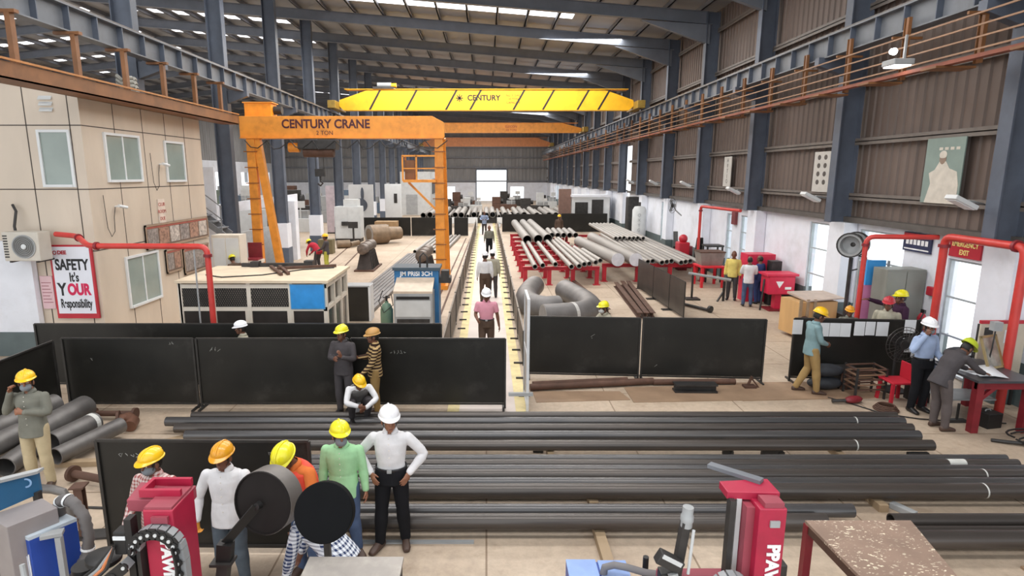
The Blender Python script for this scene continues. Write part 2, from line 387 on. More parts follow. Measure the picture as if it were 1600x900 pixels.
# left bay wall
bl = B(); cur = -1.5
for y in range(20, 100, 8):
    bl.box(-34.3, -34, cur, y, 0, 6); bl.box(-34.3, -34, y, y + 3, 0, 1.2); bl.box(-34.3, -34, y, y + 3, 4.6, 6); cur = y + 3
bl.box(-34.3, -34, cur, YB, 0, 6).out('wall_left', m_white, kind='structure')
corrugated('wall_left_upper', -34.1, -1.5, YB, 6, 13.5, m_corrg, .6, .05)

# columns
def column(name, x, y, ztop, label, group, plinth=False, cat='column', pier=False):
    e = E(name, (x, y, 0), 0, label, cat, group)
    z0 = 0
    if plinth:
        B().box(-.32, .32, -.3, .3, .9, 2.05).out('plinth', m_white, e); B().box(-.33, .33, -.31, .31, 0, .9).out('plinth_base', M('blue_grey_plinth', '566070', .5), e); z0 = 2.05
    if pier:
        B().box(0.0, .37, -.36, .36, .85, 3.05).out('pier', m_white, e, bevel=.006); B().box(-.01, .37, -.37, .37, 0, .85).out('pier_base', m_dado, e, bevel=.006); z0 = 3.05
    B().ibeam((0, 0, z0), (0, 0, ztop), .3, .56, .03, .02, up=(1, 0, 0)).out('shaft', m_steel, e)
    b = B()
    s = -1 if x > 0 else 1
    b.prism([(.28 * s, 6.9), (1.0 * s, 7.15), (1.0 * s, 7.35), (.28 * s, 7.35)], lambda u, v, a: (u, a, v), -.1, .1)
    b.out('bracket', m_steel, e)
    return e
for k, y in enumerate(COLS_R[:16]):
    column('steel_column', 9.72, y, roofz(9.7) - .24, 'blue grey steel column on the right wall, %s from the camera' % NTH[k], 'steel columns along the right wall', pier=True)
for k, y in enumerate(COLS_L[1:15]):
    column('steel_column', -9.75, y, roofz(-9.7) - .24, 'blue grey steel column of the left row on a white plinth, %s from the camera' % NTH[k], 'steel columns along the left side of the aisle', True)
# pillar in the left corner
e = E('masonry_pillar', (-11.3, 13.98, 0), 0, 'white painted pillar with dark grey base beside the beige cabin', 'pillar')
B().box(-2.2, .55, -.07, .1, .6, 2.8).out('shaft', m_white, e, bevel=.01); B().box(-2.2, .56, -.08, .1, 0, .6).out('base', m_dado, e, bevel=.01)
# ------------------------------------------------------------------ crane runways
def runway(x, side, label):
    e = E('crane_runway_beam', (x, 0, 7.6), 0, label, 'runway beam', 'crane runway beams')
    b = B(); b.ibeam((0, -1.5, 0), (0, YB - 2, 0), .3, .56, .03, .014); b.out('girder', m_girder, e)
    B().bar((0, -1.5, .32), (0, YB - 2, .32), .06, .08).out('crane_rail', M('rail_steel', '5b5654', .4, .5), e)
    B().box(-.03, .03, -.5, .5, -.262, .262)
    k = 0; y = 4.0
    s = -1 if side == 'right' else 1
    while y < 70:
        B().box(min(0, s * .14), max(0, s * .14), y - .015, y + .015, -.25, .25).out('stiffener', m_steel, e)
        y += .95 if y < 45 else 1.9
    return e
runway(9.0, 'right', 'grey crane runway beam along the brown sheeted right wall')
runway(-9.0, 'left', 'grey crane runway beam above the beige cabin on the left columns')

m_cond = M('orange_conductor_rail', '8d6a4e', .5, 0, .15, 3)
def rack(x, s, label):
    e = E('conductor_rail_rack', (x, 0, 6.4), 0, label, 'crane conductor rack', 'orange conductor rail racks')
    for k, dz in enumerate((0.08, .28, .48, .68)):
        B().bar((0, 2, dz), (0, 92, dz), .024, .03).out('conductor_rail', m_cond, e)
    B().bar((.12 * s, 2, -.02), (.12 * s, 92, -.02), .16, .07).out('support_channel', M('red_oxide_channel', '84452f', .55, 0, .2, 3), e)
    y = 5.2
    while y < 75:
        h = B(); h.bar((.3 * s, y, -.1), (.3 * s, y, 1.15), .07, .07, up=(1, 0, 0)); h.bar((.3 * s, y + .08, -.1), (.3 * s, y + .08, 1.15), .012, .1, up=(1, 0, 0))
        h.bar((-.02 * s, y, .74), (.6 * s, y, .74), .05, .05); h.out('hanger', m_brown_orange, e)
        B().box(min(-.1 * s, .65 * s), max(-.1 * s, .65 * s), y + .5, y + .9, -.1, -.06).out('bracket_plate', m_brown_orange, e)
        y += 2.0 if y < 40 else 4.0
    return e
rack(8.5, 1, 'orange four line conductor rail rack under the right runway beam')

# left side: weathered orange tray slung under the left runway on T hangers
e = E('cable_tray_gantry', (-8.75, 0, 6.05), 0, 'weathered orange cable tray on T hangers under the left runway beam', 'cable tray')
b = B(); b.box(-.5, .1, 4, 21.5, 0, .03); b.box(.07, .1, 4, 21.5, 0, .3); b.box(-.5, -.47, 4, 21.5, 0, .3); b.out('tray', m_brown_orange, e)
B().bar((.12, 4, .34), (.12, 21.5, .34), .04, .04).out('rail', M('tray_rail', 'a9703a', .5), e)
y = 6.4
while y < 21:
    h = B(); h.bar((.0, y, .05), (.0, y, 1.22), .12, .1, up=(1, 0, 0)); h.box(-.4, .15, y - .06, y + .06, 1.2, 1.26); h.out('hanger', m_brown_orange, e); y += 1.75
for k, (ya, yb) in enumerate(((13.4, 14.6), (18.2, 19.4))):
    o = B((-9.1, ya, 6.05)).box(-9.18, -8.75, ya, yb, 6.09, 6.34).out('sheet_panel', M('tray_panel_yellow', 'a9862c', .6, 0, .2, 3), None, bevel=.01)
    T(o, 'dull yellow sheet panel lying in the cable tray, %s from the camera' % NTH[k], 'panel', 'panels in the cable tray')
e = E('cable_reel', (-9.0, 15.6, 6.09), 0, 'coil of grey cable on the orange tray over the cabin roof', 'cable coil')
for k in range(5): B().tube([(.19 * math.cos(a / 16 * 2 * math.pi) * (1 - k * .08), .32 * math.sin(a / 16 * 2 * math.pi), .18 + .1 * k + .05 * math.sin(a * 1.3)) for a in range(17)], .045, 6).out('loop', M('grey_cable', '9b9a92', .6), e, True)
B().box(-.2, .2, -.35, .35, 0, .14).out('base', m_dark, e)

# ------------------------------------------------------------------ overhead cranes
def eot(y, z0, z1, mat, stripes, label, group='overhead travelling cranes', txt=None, xl=-8.55, xr=8.55):
    e = E('overhead_crane', (0, y, z0), 0, label, 'overhead crane', group); h = z1 - z0
    b = B(); b.prism([(xl + .3, 0.0), (xr - .3, 0), (xr, .25 * h), (xr - .1, .5 * h), (xr - 1.8, h), (xl + 1.8, h), (xl + .1, .5 * h), (xl, .25 * h)], lambda u, v, a: (u, a, v), -.28, .28)
    b.out('box_girder', mat, e)
    B().box(xl + .4, xr - .4, -.36, .36, h, h + .03).out('top_flange', mat, e)
    for sx in stripes:
        b = B(); b.prism([(sx, .03), (sx + .12, .03), (sx + .75, h - .03), (sx + .63, h - .03)], lambda u, v, a: (u, a, v), -.29, -.281); b.out('hazard_stripe', m_black, e)
    for x in (xl - .15, xr + .15):
        b = B(); b.box(x - .22, x + .22, -1.3, 1.3, .03, .45); b.out('end_carriage', M('end_carriage_yellow', '8f7430', .5, 0, .2), e, bevel=.02)
        for dy in (-1, 1): B().lathe([(0, -.06), (.2, -.06), (.2, .06), (0, .06)], (x, dy, .2), (1, 0, 0), 16).out('wheel', m_dark, e)
    return e
e = eot(36, 7.97, 9.12, m_yellow, [-6.8, -4.7, -2.4, -1.0, 1.5, 3.2, 5.2, 6.4], 'yellow overhead crane girder with black slanted stripes spanning the hall')
text('CENTURY', (-.15, -.285, .68), (RX, 0, 0), .42, m_textblack, e, bold=.012)
st = B()
for a in range(4):
    R = Matrix.Rotation(a * math.pi / 4, 3, 'Y'); st.obox((-1.55, -.285, .68), (.42, .008, .05), R)
st.out('star_emblem', m_textblack, e)
for k, t in enumerate(('No. 1  SWL', '10 TON', 'CAPACITY')): text(t, (1.55, -.285, .82 - .2 * k), (RX, 0, 0), .17, m_textblack, e)
e2 = E('crane_trolley', (-5.9, 36, 9.15), 0, 'dark hoist trolley riding on the yellow crane girder', 'hoist trolley')
B().box(-.6, .6, -.4, .4, 0, .12).out('frame', m_dark, e2); B().lathe([(0, -.4), (.14, -.4), (.14, .4), (0, .4)], (0, 0, .26), (1, 0, 0), 16).out('drum', m_grey, e2, True)
B().lathe([(0, 0), (.12, 0), (.12, .3), (0, .3)], (.4, 0, .24), (1, 0, 0), 12).out('motor', m_yellow, e2, True)
e = eot(55, 7.97, 8.8, m_orange, [], 'plain orange overhead crane behind the yellow striped one')
for k, t in enumerate(('ELECON', '10 TON')): text(t, (2.2, -.285, .52 - .3 * k), (RX, 0, 0), .28, M('red_lettering', 'b0362a', .5), e)
eot(82, 7.97, 9.1, M('dull_orange_paint', 'c47b48', .5), [], 'dull orange overhead crane farthest down the hall')

# ------------------------------------------------------------------ two ton gantry crane
gy = 22.6
e = E('gantry_crane', (-5.3, gy, 0), 0, 'orange two ton gantry crane standing over the floor beside the walkway', 'gantry crane')
xl, xr = -9.0 + 5.3 + .1, -1.55 + 5.3; zb, zt = 5.66, 6.42
b = B(); b.prism([(xl - .1, zb), (xr, zb), (xr, zt - .22), (xr - .42, zt), (xl - .1, zt)], lambda u, v, a: (u, a, v), -.2, .2)
b.out('beam', m_orange, e, bevel=.008)
B().box(xl - .1, xr - .02, -.27, .27, zb - .03, zb).out('bottom_flange', m_orange, e)
text('CENTURY CRANE', (-.55, -.205, zb + .47), (RX, 0, 0), .43, M('maroon_lettering', '4a1420', .5), e, bold=.012, sx=.93)
text('2 TON', (-.6, -.205, zb + .16), (RX, 0, 0), .21, MC['maroon_lettering'], e)
for nm, xx, slope in (('leg', xl + .25, 0), ('leg', xr - .2, 0)):
    b = B(); b.prism([(-.17, 0), (.17, 0), (.15, zb), (-.15, zb)], lambda u, v, a: (xx + u, a, v), -.2, .06); lg = b.out(nm, m_orange, e, bevel=.01)
    for k in range(9):
        z = .6 + k * .57
        B().bar((xx - .24, -.24, z), (xx + .24, -.24, z), .05, .035).out('rung', M('rung_brown', '8a5424', .5), lg)
b = B(); b.bar((xl + .45, -.05, zb), (xl + 1.08, .1, 0), .26, .24); b.out('raking_leg', m_orange, e)
b = B(); b.bar((xr - .08, .3, zb), (xr - .02, 1.5, 0), .2, .2); b.out('raking_leg', m_orange, e)
for xx in (xl + .6, xr - .1): B().box(xx - .17, xx + (.5 if xx < 0 else .17), -.3, 1.7, .0, .16).out('bottom_rail', m_orange, e)
pl = E('access_platform', (0, 0, 0)); pl.parent = e
B().box(xr - 1.5, xr - .3, -.5, .3, 4.05, 4.15).out('deck', m_orange, pl)
b = B()
for dx in (1.5, 1.0): b.bar((xr - dx, -.48, 4.1), (xr - dx, -.48, 5.0), .06, .06)
b.bar((xr - 1.5, -.48, 5.0), (xr - .3, -.48, 5.0), .06, .06).bar((xr - 1.5, -.48, 4.55), (xr - .3, -.48, 4.55), .04, .04).bar((xr - 1.5, .3, 4.1), (xr - 1.5, .3, 5.0), .06, .06).bar((xr - 1.5, -.48, 5.0), (xr - 1.5, .3, 5.0), .06, .06)
b.out('guard_rail', m_orange, pl)
B().bar((xr - 1.35, -.1, 4.05), (xr - .3, -.1, 3.0), .08, .08).out('brace', m_orange, pl)
B().box(xr - 1.45, xr - 1.1, -.3, .1, 4.15, 4.85).out('control_box', m_brown_orange, pl)
h = E('hoist', (0, 0, 0)); h.parent = e
B().box(-1.6, -.2, -.28, .28, zb - .42, zb - .08).out('hoist_body', m_dark, h, bevel=.02)
B().lathe([(0, -.55), (.2, -.55), (.2, .55), (0, .55)], (-.9, 0, zb - .5), (1, 0, 0), 18).out('hoist_drum', m_rust, h, True)
B().lathe([(0, 0), (.17, 0), (.17, .4), (0, .4)], (-2.0, 0, zb - .35), (1, 0, 0), 16).out('hoist_motor', m_orange, h, True)
for dx in (-1.05, -.75): B().tube([(dx, 0, zb - .5), (dx, 0, zb - 1.15)], .012, 6).out('wire_rope', m_dark, h)
B().box(-1.08, -.72, -.06, .06, zb - 1.4, zb - 1.12).tube([(-.9, 0, zb - 1.4), (-.9, 0, zb - 1.55), (-.82, 0, zb - 1.65), (-.9, 0, zb - 1.74), (-1.0, 0, zb - 1.66)], .035, 8).out('hook_block', m_dark, h)
b = B()
for k in range(9):
    x0 = xl + .1 + k * .82; b.tube([(x0, -.3, zb - .1), (x0 + .2, -.3, zb - .34 - .08 * (k % 2)), (x0 + .45, -.3, zb - .38), (x0 + .7, -.3, zb - .2), (x0 + .82, -.3, zb - .1)], .018, 6)
b.out('festoon_cable', m_black, h, True)
e = E('hoist_carriage', (-8.35, 23.0, 6.43), 0, 'bright orange hoist carriage block on top of the gantry beam end', 'hoist carriage')
B().box(-.55, .45, -.3, .3, 0, .48).out('housing', M('bright_orange_paint', 'f59a22', .45), e, bevel=.02)
B().box(-.6, .5, -.33, .33, .48, .52).out('cover', m_orange, e); B().lathe([(0, 0), (.15, 0), (.15, .3), (0, .3)], (.45, 0, .24), (1, 0, 0), 14).out('motor', m_dark, e, True)

# ------------------------------------------------------------------ two storey beige cabin
m_clad = M('beige_cladding', 'cdbfae', .42, .0, .06, 1.2, stretch=(1, 1, .3), dirt='a5978a', dirt_amt=.3, dirt_scale=.7)
m_joint = M('cladding_joint', '4a413b', .7)
X0, X1, Y0, Y1, ZT = -11.6, -9.3, 14.1, 19.9, 6.42
bo = E('office_cabin', (-10.3, 17, 0), 0, 'two storey beige clad office cabin with white framed windows on the left', 'cabin')
C0 = (-10.3, 17, 0)
B(C0).box(X0, X1, Y0, Y1, 0, ZT).out('body', m_clad, bo)
B(C0).box(X0 - .03, X1 + .03, Y0 - .03, Y1 + .03, ZT, ZT + .05).out('roof', M('cabin_roof', 'a79b8d', .6), bo)
b = B(C0)
for y in (15.35, 16.6, 17.75, 18.85): b.box(X1 - .005, X1 + .004, y - .012, y + .012, 0, ZT)
for z in (2.55, 4.0, 5.45): b.box(X1 - .005, X1 + .004, Y0, Y1, z - .012, z + .012); b.box(X0, X1, Y0 - .004, Y0 + .005, z - .012, z + .012)
for x in (-10.55, -9.55): b.box(x - .012, x + .012, Y0 - .004, Y0 + .005, 0, ZT)
b.out('joint_lines', m_joint, bo)
def cabwin(y0, y1, z0, z1, split, face='side'):
    fr = B(C0); t = .06
    if face == 'side':
        q = lambda a, c, d, f, th: fr.box(X1 - .02, X1 + th, a, c, d, f)
    else:
        q = lambda a, c, d, f, th: fr.box(a, c, Y0 - th, Y0 + .02, d, f)
    q(y0, y0 + t, z0, z1, .05); q(y1 - t, y1, z0, z1, .05); q(y0 + t, y1 - t, z0, z0 + t, .07); q(y0 + t, y1 - t, z1 - t, z1, .05)
    if split: q((y0 + y1) / 2 - .02, (y0 + y1) / 2 + .02, z0 + t, z1 - t, .035)
    o = fr.out('window', m_frame, bo)
    g = B(C0)
    mg = M('tinted_pane', '8f9b95', .12, 0, .1, 1.2, spec=.6)
    if face == 'side': g.box(X1 - .02, X1 + .015, y0 + t, y1 - t, z0 + t, z1 - t)
    else: g.box(y0 + t, y1 - t, Y0 - .015, Y0 + .02, z0 + t, z1 - t)
    g.out('pane', mg, o)
cabwin(14.85, 16.35, 4.15, 5.35, True); cabwin(17.6, 18.7, 4.12, 5.3, False); cabwin(-10.32, -9.56, 4.05, 5.35, False, 'front')
cabwin(15.15, 16.7, .9, 2.25, True)
b = B(C0)
for k in range(3): b.hexa([(-10.18, Y0 - .05, 5.75 + .13 * k), (-9.88, Y0 - .05, 5.75 + .13 * k), (-9.88, Y0, 5.8 + .13 * k), (-10.18, Y0, 5.8 + .13 * k), (-10.18, Y0 - .05, 5.77 + .13 * k), (-9.88, Y0 - .05, 5.77 + .13 * k), (-9.88, Y0, 5.84 + .13 * k), (-10.18, Y0, 5.84 + .13 * k)])
b.out('louvre_vent', m_lgrey, bo)
for k, (y, z) in enumerate(((17.25, 4.62), (15.0, 3.55))):
    e = E('security_camera', (X1 + .02, y, z), 0, ('white bullet security camera between the upper cabin windows', 'white bullet security camera on the lower cabin corner')[k], 'camera')
    B().tube([(0, 0, 0), (.1, 0, .02)], .02, 8).out('mount', m_frame, e); B().tube([(.1, -.02, .02), (.16, .22, -.03)], .04, 10).out('camera_body', m_frame, e, True)
    B().tube([(.0, 0, 0), (.02, -.12, -.25), (.02, -.15, -.6), (.02, -.3, -.72), (.02, -.42, -.5), (.015, -.45, .3)], .008, 6).out('cable', m_dark, e, True)
o = B((X1, 17, 3.4)).box(X1 + .003, X1 + .03, 16.95, 17.3, 2.95, 3.65).out('notice_board', M('notice_cream', 'd8cabd', .5), bevel=.004)
T(o, 'small cream notice with red lettering on the cabin side wall', 'notice')
for k, t in enumerate(('CLUB', 'ROOM', 'DUE')): text(t, (.035, .12, .1 - .2 * k), (RX, 0, RX), .14, M('notice_red', 'b5645c', .5), o)
# picture boards under the first floor line
def pboard(y0, y1, z0, z1, label, cells):
    e = E('display_board', (X1 + .02, y0, z0), 0, label, 'display board', 'brown display boards on the cabin')
    w = y1 - y0; h = z1 - z0
    B().box(0, .03, 0, w, 0, h).out('board', M('board_brown', '6d5a4e', .5, 0, .15, 5), e)
    b = B(); b.box(0, .045, 0, w, 0, .05).box(0, .045, 0, w, h - .05, h).box(0, .045, 0, .04, 0, h).box(0, .045, w - .04, w, 0, h); b.out('board_frame', M('board_frame_tan', 'a08a76', .5), e)
    for k in range(cells):
        ya = .08 + k * (w - .12) / cells
        B().box(.03, .036, ya, ya + (w - .12) / cells - .06, .1, h - .12).out('photo_print', M('print_%d' % (k % 3), ('8c837e', '9d7b6a', 'b5aca4')[k % 3], .4, 0, .5, 14), e)
    B().box(.03, .036, .06, w - .06, h - .11, h - .06).out('title_strip', M('title_red', 'a35a4e', .5), e)
pboard(16.15, 19.8, 2.3, 2.98, 'long brown display board of small prints on the cabin side', 6)
pboard(17.05, 17.95, 1.5, 2.2, 'small brown display board below the long one', 2)
pboard(18.05, 19.7, 1.3, 2.12, 'plain board below the long display board, nearer the stair', 1)

# air conditioner, safety sign, notice
e = E('air_conditioner', (-10.57, 13.72, 2.4), 0, 'cream outdoor air conditioner unit hung on the cabin front', 'air conditioner')
B().box(-.4, .42, -.28, .12, 0, .66).out('casing', M('ac_cream', 'c9c3b8', .45, 0, .05), e, bevel=.02)
B().lathe([(.27, 0), (.27, .02), (.24, .02), (.24, 0)], (.08, -.28, .33), (0, -1, 0), 28).out('fan_ring', m_grey, e)
b = B()
for r in (.06, .1, .14, .18, .22): b.tube([(.08 + r * math.cos(a * math.pi / 10), -.295, .33 + r * math.sin(a * math.pi / 10)) for a in range(21)], .006, 5)
b.out('fan_grille', m_grey, e)
B().lathe([(0, 0), (.24, 0), (.24, .004), (0, .004)], (.08, -.281, .33), (0, -1, 0), 28).out('fan_recess_shade', M('fan_shadow_grey', '6c6b68', .6), e)  # flat dark disc, painted in place of the shade behind the grille
B().lathe([(0, 0), (.06, 0), (.05, .02), (0, .025)], (.08, -.295, .33), (0, -1, 0), 16).out('fan_hub', m_frame, e)
b = B()
for k in range(9): b.box(-.405, -.395, -.24, .08, .08 + .06 * k, .11 + .06 * k)
for k in range(9): b.box(-.38, -.28, -.285, -.279, .08 + .06 * k, .11 + .06 * k)
b.out('side_louvre', m_dark, e)
b = B(); b.bar((-.3, -.25, -.02), (-.3, .34, -.02), .04, .04).bar((.3, -.25, -.02), (.3, .34, -.02), .04, .04); b.out('bracket', m_dark, e)
B().tube([(-.35, .1, .5), (-.45, .2, .75), (-.4, .25, 1.1), (-.5, .3, 1.25)], .03, 8).out('refrigerant_pipe', m_dark, e, True)
e = E('safety_sign', (-9.87, 14.05, 0), 0, 'white and red safety poster hung on the cabin front below the conditioner', 'safety sign')
B().box(-.5, .5, -.03, .03, .92, 2.7).out('red_border', m_red, e); B().box(-.45, .45, -.036, -.029, 1.04, 2.66).out('white_panel', M('sign_white', 'dfe2ec', .4, 0, .02), e)
text('SAFETY', (0, -.038, 2.22), (RX, 0, 0), .36, m_textblack, e, bold=.012, sx=.66)
text("It's", (.02, -.038, 1.92), (RX, 0, 0), .3, m_textblack, e, bold=.008, sx=.66)
text('Y', (-.3, -.038, 1.62), (RX, 0, 0), .42, m_textblack, e, bold=.012, sx=.75); text('OUR', (.1, -.038, 1.62), (RX, 0, 0), .37, M('crimson_lettering', 'c8154e', .5), e, bold=.018, sx=.68)
text('Responsibility', (0, -.038, 1.28), (RX, 0, 0), .3, m_textblack, e, bold=.008, sx=.45)
text('DEE', (-.2, -.038, 2.52), (RX, 0, 0), .12, M('logo_red', 'a32430', .5), e, bold=.006)
B().lathe([(.05, 0), (.05, .004), (.03, .004), (.03, 0)], (-.37, -.036, 2.52), (0, -1, 0), 18).out('logo_ring', MC['logo_red'], e)
o = B((-10.56, 14.07, 1.6)).box(-10.71, -10.41, 14.05, 14.09, 1.15, 1.95).out('notice_sheet', M('pink_notice', 'd9b8bd', .5, 0, .05)); T(o, 'pale pink printed notice left of the safety poster', 'notice')
b = B()
for k in range(7): b.box(-.12, .11 - .03 * (k % 3), -.024, -.021, -.3 + .08 * k, -.28 + .08 * k)
b.out('printed_lines', M('notice_print', 'a26b72', .5), o)

# fire water pipe bent over the yard in front of the cabin
def firepipe(pts, r, label, valve=True, grp='red fire water pipes'):
    e = E('fire_water_pipe', pts[-1], 0, label, 'pipe', grp)
    q = []; P = [V(p) for p in pts]; rr = .18
    for i, p in enumerate(P):
        if 0 < i < len(P) - 1:
            a, c = (P[i - 1] - p), (P[i + 1] - p); k = min(rr, a.length * .45, c.length * .45)
            a.normalize(); c.normalize(); A, Cc = p + a * k, p + c * k
            for t in (0, .25, .5, .75, 1): q.append(A * (1 - t) ** 2 + p * 2 * t * (1 - t) + Cc * t * t)
        else: q.append(p)
    B(pts[-1]).tube(q, r, 12).out('pipe_run', m_redpipe, e, True)
    for i in range(1, len(P) - 1):
        d = (P[i + 1] - P[i]).normalized(); c = P[i] + d * rr * 1.05
        B(pts[-1]).tube([c - d * .03, c + d * .03], r * 1.45, 12).out('flange', m_dred, e, True)
    return e
px, py = -5.78, 12.25
firepipe([(-9.7, 13.4, 3.02), (-9.1, 13.2, 3.0), (-8.4, 12.5, 2.86), (px, py, 2.88), (px, py, 0)], .06, 'red fire water pipe rising before the white porta cabin and running left')
b = B((px - .3, py + .05, 0)).tube([(px - .3, py + .05, 0), (px - .3, py + .05, 2.8)], .018, 8).out('conduit_pole', m_grey, None, True); T(b, 'thin grey conduit standing left of the red fire pipe', 'conduit')

# ------------------------------------------------------------------ white porta cabin
m_ivory = M('ivory_aluminium', 'd9d0c2', .45, 0, .06, 3)
e = E('porta_cabin', (-5.15, 13.0, 0), 0, 'ivory framed glazed porta cabin with a dusty flat roof behind the black screens', 'porta cabin')
xa, xb, dep, zt = -1.68, 1.55, 2.0, 1.98
B().box(xa - .06, xb + .1, -.08, dep + .1, zt, zt + .06).out('roof', M('dusty_roof', 'd8c6ac', .7, 0, .12, 2), e)
b = B()
cols = (xa, -.86, .0 - .1, .72, xb)
for x in (xa, -.95, -.15, .78, xb): b.box(x - .045, x + .045, 0, .09, 0, zt)
for x in (-.2, .74): b.box(x - .05, x + .05, -.01, .08, 0, 1.35)
for z in (.35, 1.38, 1.9): b.box(xa, xb, .005, .085, z - .045, z + .045)
for y in (.7, 1.35, dep - .05): b.box(xb - .045, xb + .045, y - .045, y + .045, 0, zt)
for z in (.35, 1.38, 1.9): b.box(xb - .04, xb + .04, 0, dep, z - .045, z + .045)
b.box(xa, xb, dep - .06, dep, 0, zt); b.box(xa - .02, xa + .02, 0, dep, 0, zt)
b.out('frame', m_ivory, e)
mg = M('dark_cabin_glass', '3a3634', .15, 0, .2, 2)
for x0, x1 in ((xa, -.95), (-.95, -.15), (-.15, .78), (.78, xb)):
    B().box(x0 + .045, x1 - .045, .035, .05, .4, 1.33).out('window_pane', mg, e)
for y0, y1 in ((.05, .7), (.7, 1.35), (1.35, 1.95)): B().box(xb - .015, xb + .005, y0 + .045, y1 - .045, .4, 1.33).out('window_pane', mg, e)
for x0, x1 in ((xa, -.95), (-.95, -.15), (-.15, .78)):
    b = B(); n = 14 if x1 - x0 < .9 else 16; w = x1 - x0 - .09; a0 = x0 + .045
    for k in range(-4, n + 1):
        for s in (1, -1):
            p = a0 + k * w / n; q = p + .24; 
            if s < 0: p, q = q, p
            t0, t1 = 0.0, 1.0
            def cl(v): return min(max(v, a0), a0 + w)
            zf = lambda x: 1.43 + (x - p) / (q - p) * .43
            pa, qa = cl(p), cl(q)
            if abs(pa - qa) > .02: b.bar((pa, .03, zf(pa)), (qa, .03, zf(qa)), .014, .014)
    b.out('lattice_screen', m_dark, e)
    B().box(x0 + .04, x1 - .04, .05, .055, 1.42, 1.86).out('lattice_backing', M('lattice_back_grey', '94897c', .6), e)
B().box(.8, 1.53, -.03, .0, 1.4, 1.93).out('blue_panel', M('sky_blue_panel', '2f8fd6', .4), e); B().box(.78, 1.55, -.02, .004, 1.38, 1.95).out('blue_panel_frame', M('blue_frame', '6aa0c8', .4), e)
for k, (p, q) in enumerate((((-.25, 1.75), (.42, .55)), ((-.05, 1.8), (.55, .65)), ((.0, 1.45), (1.35, 1.9)))):
    zz = zt + .1
    o = B((-5.15 + p[0], 13 + p[1], zz)).bar((-5.15 + p[0], 13 + p[1], zz), (-5.15 + q[0], 13 + q[1], zz), .07, .06).out('angle_bar', m_rust); T(o, ('rusty bar lying near the middle of the porta cabin roof', 'second rusty bar beside the middle one on the porta cabin roof', 'rusty bar on the far right of the porta cabin roof')[k], 'steel bar')
o = B((-5.6, 14.2, zt + .075)).tube([(-6.5, 13.6, zt + .075), (-6.0, 13.3, zt + .075), (-5.2, 13.6, zt + .075), (-4.5, 14.4, zt + .075), (-3.8, 14.7, zt + .075)], .014, 6).out('loose_cable', m_dark, None, True); T(o, 'black cable trailing across the porta cabin roof', 'cable')
o = E('truss_bar', (-5.0, 15.2, zt + .06), 0, 'dark steel fitting lying on the back edge of the porta cabin roof', 'steel fitting')
B().bar((-1.2, -.25, .05), (.5, -.25, .05), .09, .09).out('bar', m_dark, o); B().box(.4, .62, -.36, -.14, 0, .16).out('end_block', m_dark, o); B().box(-.95, -.75, -.36, -.14, 0, .14).out('end_block', m_dark, o)
# ------------------------------------------------------------------ black welding screens
def screen(p0, p1, h, label, z0=.09, mat=None, cat='screen', feet=True, chalk=None, group='black welding screens'):
    p0, p1 = V((p0[0], p0[1], 0)), V((p1[0], p1[1], 0)); L = (p1 - p0).length; a = math.atan2(p1.y - p0.y, p1.x - p0.x)
    e = E('welding_screen', p0, a, label, cat, group)
    B().box(.02, L - .02, -.006, .006, z0 + .02, h).out('sheet', mat or m_screen, e)
    f = B()
    for x in (.02, L - .02): f.bar((x, -.012, 0 if feet else z0), (x, -.012, h), .035, .035)
    for z in (z0, h): f.bar((0.02, -.012, z), (L - .02, -.012, z), .03, .03)
    f.out('frame', M('screen_frame', '3a3836', .45, .4, .2, 5), e)
    if feet:
        for x in (.05, L - .05): B().bar((x, -.22, .018), (x, .22, .018), .04, .035).out('foot', m_dark, e)
    if chalk:
        rnd = random.Random(chalk[0]); b = B()
        for (cx, cz, n, sz) in chalk[1]:
            for k in range(n):
                x = cx + k * sz * .8; pts = [(x + rnd.uniform(0, .7) * sz, -.0075, cz + rnd.uniform(-.5, .5) * sz) for _ in range(4)]
                b.tube(pts, .004, 4)
        b.out('chalk_mark', M('chalk', '8d8d88', .9), e)
    return e
PX = lambda p: p
screen(G(110, 636.5), (-5.42, 10.66), 1.36, 'wide black screen at the left corner of the near row', chalk=(1, [(.5, .95, 1, .08), (2.0, 1.27, 2, .06)]))
screen((-5.4, 10.66), (-2.55, 10.66), 1.36, 'black screen in the middle of the near row behind the crouching worker', chalk=(2, [(.25, 1.15, 3, .09)]))
screen((-2.53, 10.66), (.37, 10.64), 1.36, 'black screen at the walkway end of the near row', chalk=(3, [(.55, 1.12, 1, .07), (.72, 1.1, 5, .08)]))
screen((-7.93, 8.1), (-7.93, 10.5), 1.36, 'black screen turned toward the camera on the left side of the yard')
screen((-9.2, 11.75), (-5.0, 11.75), 1.36, 'long black screen of the second row in front of the beige cabin')
screen((-4.98, 11.75), (-.9, 11.75), 1.36, 'black screen of the second row in front of the blue machine')
screen((.88, 12.4), (3.28, 12.24), 1.36, 'black screen right of the walkway below the big pipe bends', chalk=(4, [(1.35, .95, 1, .14)]))
screen((3.3, 12.24), (5.86, 12.07), 1.37, 'black screen at the right end of the row beside the walkway', chalk=(5, [(.3, .3, 1, .1)]))
for k, (ya, yb) in enumerate(((17.6, 18.9), (18.93, 20.6), (20.63, 22.6))):
    screen((5.98 - .05 * k, ya), (5.93 - .05 * k, yb), 1.15, 'brown black screen set along the pipe racks, %s from the camera' % NTH[k], mat=M('brown_screen_sheet', '4e4843', .4, .3, .25, 2))
